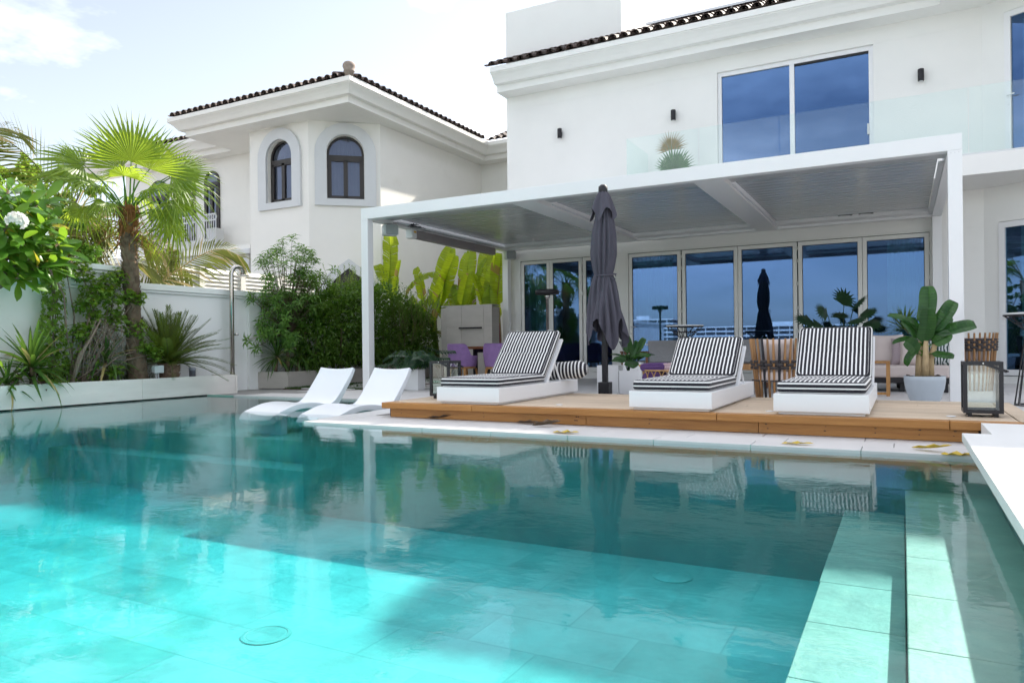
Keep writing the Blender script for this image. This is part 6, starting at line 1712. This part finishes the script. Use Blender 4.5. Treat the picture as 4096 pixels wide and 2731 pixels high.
for k in range(500):
    p = Vector((rnd(-10.8, -10.35), rnd(6.4, 7.5), .27)); d = Vector((rnd(-.5, .5), rnd(-.5, .5), 1)); gt.poly([p + Vector((-.003, 0, 0)), p + Vector((.003, 0, 0)), p + d * rnd(.06, .22)])
tag(gt.build('planter_grass', M['grass']), kind='stuff')
lb = blade_mesh('bract', M['drybrown'], .16, .06, 4, .6, .4, 'lance')
hb = thing('heliconia_clump', (-10.38, 5.38, .27), 'drooping clump with pinkish brown dry bracts at the planter edge', 'plant')
for k in range(16): inst(lb, 'bract', hb, (-10.36 + rnd(-.05, .06), 5.3 + rnd(0, .45), rnd(.33, .55)), frame_y(Vector((rnd(0, .8), rnd(-.6, .6), rnd(-.6, .2))), (0, 0, 1)), rnd(.8, 1.4))
for k in range(10): inst(FL[0], 'leaf', hb, (-10.36 + rnd(-.05, .06), 5.25 + rnd(0, .5), rnd(.3, .5)), frame_y(Vector((rnd(-.2, .8), rnd(-.6, .6), rnd(-.2, .9))), (0, 0, 1)), (.55, rnd(.9, 1.2), 1))

# cycad --------------------------------------------------------------------------------------
cy = thing('cycad', (-10.58, 7.85, .27), 'dark green cycad with stiff arching fronds against the white wall', 'plant')
MB().lathe([(.13, .25), (.16, .32), (.15, .45), (.12, .52), (.05, .55), (.0001, .55)], (-10.58, 7.85, 0), 16).build('trunk', M['bark'], cy, True)
sk = MB()
for k in range(160):
    a = rnd(0, 6.28); z = rnd(.28, .54); o = Vector((math.cos(a), math.sin(a), 0)); p = Vector((-10.58, 7.85, z)) + o * .14; sk.tube([p, p + o * .04 + Vector((0, 0, .03))], [.012, .004], 4)
q = sk.build('leaf_scars', M['bark'], cy); q['kind'] = 'stuff'
CYM = []
for k, (dr, L_) in enumerate(((.15, .85), (.5, .95), (.9, .9))):
    mb = MB(); P = [(0, L_ * t, -L_ * dr * .55 * t * t) for t in (0, .25, .5, .75, 1)]
    pinnate_into(mb, P, 46, .15, .017, (0, 0, 1), .15, .95, .010, seed=70 + k, side_lift=.40); CYM.append(mb.mesh('frond', M['cycad']))
for k in range(64):
    t = (k + .5) / 64; el = 1.42 - 1.30 * t; a = k * 2.39996
    d = Vector((math.cos(a) * math.cos(el), math.sin(a) * math.cos(el), math.sin(el)))
    if d.x < -.45: d.x = -.45 - .3 * (d.x + .45); d.normalize()
    inst(CYM[0 if el > .9 else 1 if el > .4 else 2], 'frond', cy, Vector((-10.58, 7.85, .52)) + d * .06, frame_y(d, (0, 0, 1), rnd(-.3, .3)), rnd(.88, 1.1))

# tall leafy shrub by the shower ---------------------------------------------------------------
ms = thing('leafy_shrub', (-10.55, 10.4, .27), 'tall loose shrub with whorls of narrow green leaves beside the shower', 'shrub')
mb = MB(); st_ = MB(); root = Vector((-10.55, 10.42, .25)); fk = Vector((-10.5, 10.4, 1.0))
st_.tube([root, (root + fk) / 2 + Vector((.03, -.02, 0)), fk], [.05, .04, .035], 8)
ctr = Vector((-10.45, 10.45, 1.75))
for k in range(210):
    if k < 8: tp_ = Vector(((-10.5, 10.28, 2.86), (-10.4, 10.75, 2.75), (-10.5, 9.38, .92), (-10.45, 9.55, .78), (-10.55, 9.75, 2.45), (-10.2, 11.4, 2.38), (-10.4, 9.6, 1.0), (-10.45, 10.5, 2.95))[k])
    else:
        v = rvec((-.95, 1)); tp_ = ctr + Vector((v.x * .55, v.y * .98, v.z * 1.1)) * random.random() ** .35
        if tp_.x < -10.85: tp_.x = -10.8
    m1 = fk + (tp_ - fk) * .5 + Vector((0, 0, .05)); st_.tube([fk, m1, tp_], [.012, .008, .003], 5) if k < 60 else st_.tube([m1, tp_], [.006, .003], 4)
    ax = ((tp_ - fk).normalized() + Vector((0, 0, .4))).normalized(); m_ = frame_y(ax, (1, 0, 0))
    for j in range(15):
        a = j * 2.4; side = m_.col[0] * math.cos(a) + m_.col[2] * math.sin(a)
        d = (ax * rnd(.15, .7) + side * .85 - Vector((0, 0, .25))).normalized()
        leaf_into(mb, tp_ - ax * (.14 * j / 15), d, ax, rnd(.12, .20), rnd(.03, .045), .22, .25)
st_.build('branches', M['trunk'], ms, True)
q = mb.build('foliage', M['mango'], ms); q['kind'] = 'stuff'

# clipped hedge and the feathery shrubs behind it --------------------------------------------------
hd = thing('hedge', (-10.3, 12.4, .27), 'dense dark green hedge in the rear planter behind the pergola post', 'hedge')
mb = MB(); st_ = MB()
BL = [(-10.35, 11.0, 1.05, .42, .5, .85), (-10.3, 11.7, 1.2, .45, .6, 1.0), (-10.3, 12.4, 1.3, .48, .6, 1.05), (-10.3, 13.1, 1.25, .45, .6, 1.05), (-10.25, 13.8, 1.1, .45, .55, .9), (-10.3, 14.4, .95, .45, .5, .75)]
for x, y, z, a, b, c in BL:
    st_.tube([(x, y, .25), (x, y, z)], [.03, .02], 6)
    for _ in range(2500):
        v = rvec(); s_ = random.random() ** .22; p = Vector((x + v.x * a * s_, y + v.y * b * s_, max(.3, z + v.z * c * s_ * (1 + .12 * math.sin(9 * y + 7 * v.z)))))
        if p.x < -10.86: continue
        leaf_into(mb, p, (v + rvec() * .9).normalized(), Vector((rnd(-.5, .5), rnd(-.5, .5), 1)), rnd(.07, .12), rnd(.042, .065), .15, .2)
    for _ in range(22):                                           # new shoots sticking out
        v = rvec((.1, 1)); p0_ = Vector((x + v.x * a, y + v.y * b, z + v.z * c)); L_ = rnd(.12, .38)
        for j in range(10): leaf_into(mb, p0_ + Vector((0, 0, L_ * j / 10)) + v * .03 * j / 10, rvec((.1, .8)), (0, 0, 1), .06, .028, .1, .2)
st_.build('stems', M['trunk'], hd)
q = mb.build('foliage', M['hedge'], hd); q['kind'] = 'stuff'
fs = thing('feathery_shrub', (-9.9, 13.9, .27), 'brighter feathery shrub with upright leafy sprays right of the post', 'shrub')
mb = MB(); st_ = MB()
for k in range(95):
    b0 = Vector((rnd(-10.2, -9.75), rnd(13.0, 14.6), rnd(.8, 1.7))); tall = k % 6 == 0
    d = Vector((rnd(-.25, .35), rnd(-.35, .35), 1)).normalized(); L_ = rnd(.6, .95) if tall else rnd(.35, .6)
    P = [b0, b0 + d * L_ * .5, b0 + d * L_ + Vector((d.x * .2, d.y * .2, -.03))]
    st_.tube(P, [.006, .004, .002], 4)
    for j in range(34):
        t = .08 + .92 * j / 34; p = bez(P, t); a = j * 2.4; s_ = Vector((math.cos(a), math.sin(a), .55)).normalized()
        leaf_into(mb, p, s_, (0, 0, 1), rnd(.055, .085) * (1.1 - .4 * t), .014, .1, .2)
st_.build('stems', M['trunk'], fs)
q = mb.build('foliage', M['fern'], fs); q['kind'] = 'stuff'
fs2 = thing('feathery_shrub', (-10.6, 12.2, .27), 'yellow green upright sprays rising above the hedge left of the post', 'shrub')
mb = MB(); st_ = MB()
for k in range(46):
    b0 = Vector((rnd(-10.8, -10.3), rnd(11.5, 12.9), rnd(1.6, 2.0))); d = Vector((rnd(-.25, .25), rnd(-.3, .3), 1)).normalized(); L_ = rnd(.35, .75)
    P = [b0, b0 + d * L_ * .5, b0 + d * L_]; st_.tube(P, [.005, .004, .002], 4)
    for j in range(30):
        t = .08 + .92 * j / 30; p = bez(P, t); a = j * 2.4; leaf_into(mb, p, Vector((math.cos(a), math.sin(a), .7)), (0, 0, 1), rnd(.05, .075) * (1.1 - .4 * t), .02, .1, .2)
st_.build('stems', M['trunk'], fs2)
q = mb.build('foliage', M['vine'], fs2); q['kind'] = 'stuff'

# banana clump between the houses -----------------------------------------------------------------------
bc_ = thing('banana_clump', (-9.8, 15.5, .4), 'clump of tall backlit banana plants with torn leaves between the houses', 'banana plant')
BMS = [banana_mesh(k, L_, w_, dr, te, M['banana']) for k, (L_, w_, dr, te) in enumerate(((1.7, .42, .25, .8), (1.4, .38, .18, .6), (1.5, .40, .5, 1.0), (1.25, .40, .12, .55), (1.2, .42, .8, 1.0)))]
BLV = [((-11.67, 15.0, 2.05), (-11.5, 15.1, 3.85), 0, (.6, -.6, .3)), ((-11.32, 15.3, 2.05), (-10.6, 15.2, 3.0), 4, (0, -.4, 1)), ((-10.42, 15.2, 1.75), (-9.88, 15.3, 3.30), 1, (.4, -.9, .2)),
       ((-10.25, 15.0, 1.78), (-9.50, 15.0, 3.0), 1, (.7, -.7, .3)), ((-9.65, 15.6, 1.9), (-9.56, 15.6, 3.15), 3, (-.3, -.9, .1)), ((-9.28, 15.0, 1.60), (-8.86, 15.0, 2.98), 0, (-.7, -.6, .2)),
       ((-8.95, 15.4, 1.80), (-8.62, 15.4, 2.95), 3, (-.4, -.9, .2)), ((-8.62, 15.2, 1.65), (-8.44, 15.3, 3.05), 1, (.5, -.8, .2)), ((-10.5, 15.0, 1.98), (-10.75, 14.8, .95), 2, (.3, -.9, .4)),
       ((-9.80, 15.2, 2.30), (-9.3, 15.0, 1.75), 4, (.2, -.7, .7)), ((-11.05, 15.3, 2.1), (-10.92, 15.0, 1.25), 2, (0, -1, .3)), ((-9.9, 15.9, 2.0), (-9.7, 15.9, 3.3), 0, (.1, -1, 0)),
       ((-9.2, 15.8, 2.0), (-9.15, 15.9, 3.25), 3, (.6, -.7, 0)), ((-8.6, 15.0, 2.2), (-8.5, 14.8, 1.0), 2, (.1, -1, .4)), ((-9.6, 15.2, 1.5), (-9.95, 15.1, 2.45), 2, (.2, -.9, .3)), ((-9.1, 15.1, 1.5), (-9.45, 15.2, 2.3), 4, (0, -.9, .5)),
       ((-10.9, 15.6, 1.9), (-11.3, 15.6, 2.9), 0, (.2, -.9, .3)), ((-10.0, 15.4, 1.4), (-10.35, 15.2, 2.2), 4, (.3, -.9, .4)), ((-8.8, 15.6, 1.3), (-8.75, 15.3, 2.35), 2, (.3, -1, .2)), ((-8.55, 15.1, 2.6), (-8.4, 14.9, 3.2), 3, (-.5, -.8, .3)),
       ((-9.95, 14.9, 1.95), (-10.35, 14.7, 1.1), 2, (.2, -1, .4)), ((-9.75, 14.9, 1.9), (-9.9, 14.7, .8), 4, (-.2, -1, .3)), ((-10.2, 15.1, 2.1), (-10.75, 15.0, 1.75), 4, (0, -.8, .6)), ((-9.0, 15.0, 1.9), (-9.45, 14.9, 2.15), 4, (0, -.7, .7)), ((-9.35, 14.9, 1.7), (-9.05, 14.8, 2.5), 3, (.6, -.7, .1)), ((-10.05, 15.0, 1.7), (-9.75, 15.0, 2.75), 0, (.9, -.4, .1)), ((-8.75, 14.9, 1.6), (-8.9, 14.8, 2.55), 1, (.7, -.6, .1)), ((-11.4, 15.0, 1.9), (-11.9, 14.9, 3.0), 0, (.5, -.8, .1)), ((-11.3, 14.9, 1.9), (-11.2, 14.8, 3.0), 1, (-.7, -.6, .1))]
LEN = (1.7, 1.4, 1.5, 1.25, 1.2)
for a, b, k, u_ in BLV:
    a, b = Vector(a), Vector(b); s_ = (b - a).length / LEN[k]
    inst(BMS[k], 'leaf', bc_, a, frame_y(b - a, u_, rnd(-.5, .5)), (min(1.15, s_ * 1.15), s_, s_))
for k, (x, y, h_) in enumerate(((-11.5, 15.2, 2.1), (-11.1, 15.5, 2.0), (-10.4, 15.3, 1.8), (-10.15, 15.6, 1.9), (-9.7, 15.5, 1.9), (-9.2, 15.4, 1.65), (-8.85, 15.6, 1.75), (-8.6, 15.4, 1.7))):
    MB().tube([(x + rnd(-.1, .1), y + .05, .35), (x, y, h_ * .6), (x + rnd(-.03, .03), y, h_)], [.085, .06, .035], 9).build('stem', M['bananastem'] if k % 2 else pm('green_stem', (.20, .22, .07), .6, var=.3, scale=6), bc_, True)
MB().tube([(-8.42, 15.1, .4), (-8.45, 15.1, 1.3)], [.05, .03], 8).build('red_stem', pm('red_stem', (.25, .02, .04), .5, var=.2), bc_, True)
# low palm fronds at the foot of the bananas
lp_ = thing('low_palm', (-9.6, 15.1, .45), 'low palm with narrow arching fronds below the banana leaves', 'palm')
for k in range(9):
    a = -.4 - 2.3 * k / 8; d = Vector((math.cos(a), math.sin(a) * .4, 0)); b0 = Vector((-9.85 + .15 * (k % 3), 15.1, .5))
    P = [b0, b0 + d * .25 + Vector((0, 0, .45)), b0 + d * .6 + Vector((0, 0, .65)), b0 + d * .95 + Vector((0, 0, .55))]
    mb = MB(); pinnate_into(mb, P, 26, .30, .016, (0, 0, 1), .5, .95, .008, seed=90 + k); mb.build('frond', M['coco'], lp_)
cc = MB()
cc.grid(lambda u, v: (-10.47 + .125 * math.sin(math.pi * v) * math.cos(6.2832 * u) * (1 + .07 * math.cos(40 * math.pi * u)), 15.15 + .125 * math.sin(math.pi * v) * math.sin(6.2832 * u) * (1 + .07 * math.cos(40 * math.pi * u)), .53 - .115 * math.cos(math.pi * v)), 80, 14)
tag(cc.build('barrel_cactus', M['cactus'], None, True, (-10.47, 15.15, .44)), 'round ribbed yellow green barrel cactus on the rear planter', 'cactus')

# potted plants under the pergola -------------------------------------------------------------------------------
ph = thing('philodendron', (-7.66, 10.62, .34), 'dark lobed philodendron in the square white planter by the post', 'potted plant')
mb = MB()
for k in range(9):
    for s_ in (-1, 1):
        t = k / 8; y0_ = .06 + .30 * t; L_ = .20 * math.sin(math.pi * (.2 + .72 * t)) + .03; a = 1.25 - .75 * t
        d = Vector((s_ * math.sin(a), math.cos(a), 0)); w_ = .020
        sd_ = Vector((d.y, -d.x, 0)); p = Vector((0, y0_, 0))
        b = mb.add([p, p + d * L_ * .55 + sd_ * w_ + Vector((0, 0, .02)), p + d * L_ - Vector((0, 0, .03)), p + d * L_ * .55 - sd_ * w_ + Vector((0, 0, .02))]); mb.face((b, b + 1, b + 2, b + 3))
mb.poly([(-.055, .06, 0), (.055, .06, 0), (.05, .3, 0), (0, .44, -.02), (-.05, .3, 0)])
phm = mb.mesh('leaf', M['philo'])
st_ = MB()
for k in range(26):
    a = k * 2.39996; el = 1.45 - 1.05 * (k / 26); L_ = rnd(.32, .48)
    d = Vector((math.cos(a) * math.cos(el), math.sin(a) * math.cos(el), math.sin(el))); b0 = Vector((-7.66, 10.62, .36)); e_ = b0 + d * L_ + Vector((0, 0, -.05))
    st_.tube([b0, b0 + d * L_ * .5 + Vector((0, 0, .04)), e_], [.007, .006, .004], 5)
    inst(phm, 'leaf', ph, e_, frame_y(Vector((d.x, d.y, rnd(-.5, .1))), (0, 0, 1), rnd(-.3, .3)), rnd(.75, 1.0))
st_.build('stalks', M['fern'], ph)

pb = thing('potted_banana', (bw_x, bw_y, .345), 'potted banana plant with wide dark green leaves in the round bowl', 'potted plant')
PBM = [banana_mesh(100 + k, L_, w_, dr, .08, M['pot_leaf']) for k, (L_, w_, dr) in enumerate(((.55, .20, .05), (.5, .17, .5), (.5, .15, .9)))]
for a, b in (((.16, 9.45), (.17, 9.44)), ((.22, 9.42), (.23, 9.40)), ((.27, 9.47), (.33, 9.44))):
    MB().tube([(a[0], a[1], .33), (a[0] + .005, a[1], .55), (b[0], b[1], .76)], [.042, .036, .024], 10).build('stem', M['bananastem'], pb, True)
PL = (.55, .5, .5)
for a, b, k, u_ in (((.23, 9.43, .92), (.235, 9.46, 1.38), 0, (-.1, -1, .1)), ((.21, 9.40, .72), (.23, 9.30, 1.13), 0, (0, -1, .25)), ((.19, 9.42, .85), (-.11, 9.36, 1.16), 1, (0, -.4, 1)), ((.27, 9.44, .85), (.50, 9.40, 1.26), 1, (-.5, -.8, .3)), ((.28, 9.44, .84), (.74, 9.42, 1.02), 1, (0, -.7, .8)), ((.17, 9.42, .74), (-.09, 9.34, .88), 2, (0, -.5, 1)), ((.17, 9.40, .66), (-.04, 9.30, .56), 2, (0, -.6, .8)), ((.29, 9.42, .72), (.46, 9.36, .86), 0, (-.3, -.9, .2)), ((.28, 9.42, .62), (.52, 9.36, .62), 1, (0, -.6, .8)), ((.18, 9.42, .8), (.0, 9.36, 1.0), 0, (.2, -.9, .3)), ((.30, 9.5, .8), (.48, 9.6, 1.1), 1, (0, -.8, .5)), ((.16, 9.4, .62), (.02, 9.3, .75), 0, (.2, -.9, .2))):
    a, b = Vector(a), Vector(b); s_ = (b - a).length / PL[k]
    inst(PBM[k], 'leaf', pb, a, frame_y(b - a, u_, rnd(-.15, .15)), (max(.75, min(1.2, s_ * 1.1)), s_, s_))
    MB().tube([(.21, 9.43, .68), ((a.x + .21) / 2, a.y, a.z - .03), a], [.010, .008, .006], 5).build('leaf_stalk', M['fern'], pb)

sp2 = thing('spiky_palm', (.03, 13.5, .0), 'dark spiky fan palm in a pot behind the sofa', 'potted plant')
MB().lathe([(.0001, 0), (.12, 0), (.16, .35), (.0001, .34)], (.03, 13.5, 0), 16).build('pot', M['black'], sp2, True)
MB().tube([(.03, 13.5, .33), (.03, 13.5, .85)], [.03, .025], 7).build('stem', M['bark'], sp2)
for k in range(34):
    a = k * 2.39996; el = 1.4 - 1.6 * k / 34; d = Vector((math.cos(a) * math.cos(el), math.sin(a) * math.cos(el), math.sin(el)))
    inst(SLs[0], 'leaf', sp2, Vector((.03, 13.5, .95)), frame_y(d, (0, 0, 1)), (1.3, .95, 1))
mo = thing('monstera', (-.92, 13.5, 0), 'dark split leaf monstera rising behind the right lounger back', 'potted plant')
MB().lathe([(.0001, 0), (.14, 0), (.17, .40), (.0001, .39)], (-.92, 13.5, 0), 16).build('pot', M['white'], mo, True)
mb = MB(); pts = [(0, 0)]
for k in range(13):
    a = -1.9 + 3.8 * k / 12; r_ = .22 * (1 - .25 * abs(a) / 1.9)
    pts.append((r_ * math.sin(a), .10 + r_ * math.cos(a) * .95))
    if k < 12: am = a + .16; pts.append((r_ * .55 * math.sin(am), .10 + r_ * .55 * math.cos(am)))
b = mb.add([(0, .12, .015)] + [(x, y, -.25 * (x * x + (y - .1) ** 2)) for x, y in pts]); n_ = len(pts)
for k in range(n_): mb.face((b, b + 1 + k, b + 1 + (k + 1) % n_))
mom = mb.mesh('leaf', M['philo'])
st_ = MB()
for k, (x, y, z, dx, dz) in enumerate(((-1.35, 13.3, 1.12, -.8, .1), (-1.1, 13.3, 1.20, -.5, .4), (-.85, 13.2, 1.36, .1, .5), (-.70, 13.2, 1.34, .5, .3), (-.60, 13.3, 1.22, .8, 0), (-.9, 13.2, 1.15, .0, .2), (-.55, 13.4, 1.08, .8, -.3), (-1.2, 13.4, 1.05, -.6, -.2), (-.72, 13.1, 1.12, .3, -.1))):
    st_.tube([(-.92, 13.5, .38), ((x - .92) / 2, 13.45, z * .7), (x, y, z)], [.012, .009, .006], 5)
    inst(mom, 'leaf', mo, (x, y, z), frame_y(Vector((dx, -.5, dz)), (.1, -.8, .8), rnd(-.3, .3)), rnd(1.0, 1.35))
st_.build('stalks', M['philo'], mo)
hl = thing('bird_of_paradise_plant', (-3.33, 9.6, .37), 'broad leaved shoots growing from the square planter by the parasol', 'potted plant')
HM = [banana_mesh(120 + k, .34, .13, dr, .03, M['pot_leaf']) for k, dr in enumerate((.15, .6))]
for a, b, k, u_ in (((-3.30, 9.58, .60), (-3.18, 9.55, .80), 0, (-.4, -.8, .3)), ((-3.30, 9.58, .60), (-3.02, 9.52, .66), 1, (0, -.5, 1)), ((-3.32, 9.55, .55), (-3.20, 9.5, .44), 1, (0, -.8, .6)), ((-3.36, 9.6, .62), (-3.38, 9.62, .92), 0, (.3, -.9, 0)), ((-3.36, 9.55, .5), (-3.50, 9.5, .62), 1, (0, -.6, .8)), ((-3.28, 9.62, .6), (-3.12, 9.7, .85), 0, (-.3, -.8, .3))):
    a, b = Vector(a), Vector(b); s_ = (b - a).length / .34
    inst(HM[k], 'leaf', hl, a, frame_y(b - a, u_), (1, s_, s_)); MB().tube([(-3.33, 9.6, .36), a], [.008, .006], 5).build('leaf_stalk', M['philo'], hl)
hl2 = thing('leafy_pot_plant', (-3.70, 10.9, .45), 'dark leaved plant in the planter behind the parasol pole', 'potted plant')
for k in range(9):
    a = k * 2.4; d = Vector((math.cos(a) * .8, math.sin(a) * .8, .6)); inst(HM[1], 'leaf', hl2, Vector((-3.70, 10.9, .46)) + d * .08, frame_y(d, (0, 0, 1)), rnd(.7, 1.0))

# fan palm in a pot on the balcony
bpn = thing('balcony_palm', (-4.05, 14.62, 3.79), 'small fan palm behind the balcony glass with one browning frond', 'potted plant')
MB().lathe([(.0001, 3.80), (.13, 3.80), (.16, 4.05), (.0001, 4.04)], (-4.05, 14.62, 0), 18).build('pot', M['white'], bpn, True)
gm = fan_mesh(200, M['bpalm'], .22, .42, 24, .35, 2.2, .5); gb = fan_mesh(201, M['browntip'], .50, .36, 22, .35, 1.7, .5)
for d, u_, m2, s_ in (((.02, -.25, 1), (0, -1, -.2), gm, 1.05), ((.45, -.25, .6), (.2, -.9, .5), gm, .95), ((-.4, -.2, .7), (-.2, -.9, .4), gm, .85), ((-.08, -.1, 1), (0, -1, 0), gb, 1.15), ((.1, .3, .9), (0, 1, .2), gm, .9)):
    inst(m2, 'frond', bpn, (-4.05, 14.62, 4.12), frame_y(Vector(d), u_), s_)

# fallen leaves on the coping ---------------------------------------------------------------------------------------
def fallen(loc, L_, w_, rz, mat, label, curl=.4, fold=.5, flip=0):
    me = blade_mesh('fallen_leaf', mat, L_, w_, 8, -curl, fold, 'lance', .12)
    o = inst(me, 'fallen_leaf', None, loc, Matrix.Rotation(rz, 3, 'Z') @ Matrix.Rotation(flip, 3, 'Y'))
    tag(o, label, 'leaf', 'fallen leaves on the pool coping')
fallen((-4.38, 6.29, .012), .30, .085, -1.35, M['drybrown'], 'dark brown curled leaf lying at the foot of the deck fascia', .25)
fallen((-3.32, 6.28, .010), .30, .06, -1.9, M['drybrown'], 'long brown curled leaf left of the yellow one on the coping', .15, .7)
fallen((-3.05, 6.08, .010), .26, .085, -1.4, M['drybrown'], 'brown crumpled leaf between the curled leaf and the yellow leaf', .35, .9)
fallen((-2.66, 5.69, .008), .24, .085, -1.5, M['dryyellow'], 'bright yellow fallen leaf on the sunlit coping edge', .08, .25)
fallen((-.80, 5.72, .008), .22, .07, -1.5, M['dryyellow'], 'yellow fallen leaf on the coping in front of the right lounger', .08, .25)
fallen((.05, 5.80, .012), .26, .07, -2.1, M['dryyellow'], 'yellow leaf with a dark curled tip near the stone bench', .35, .6)
fallen((.22, 5.60, .004), .20, .09, -1.4, M['dryyellow'], 'spotted yellow leaf half over the water next to the bench', .05, .2)
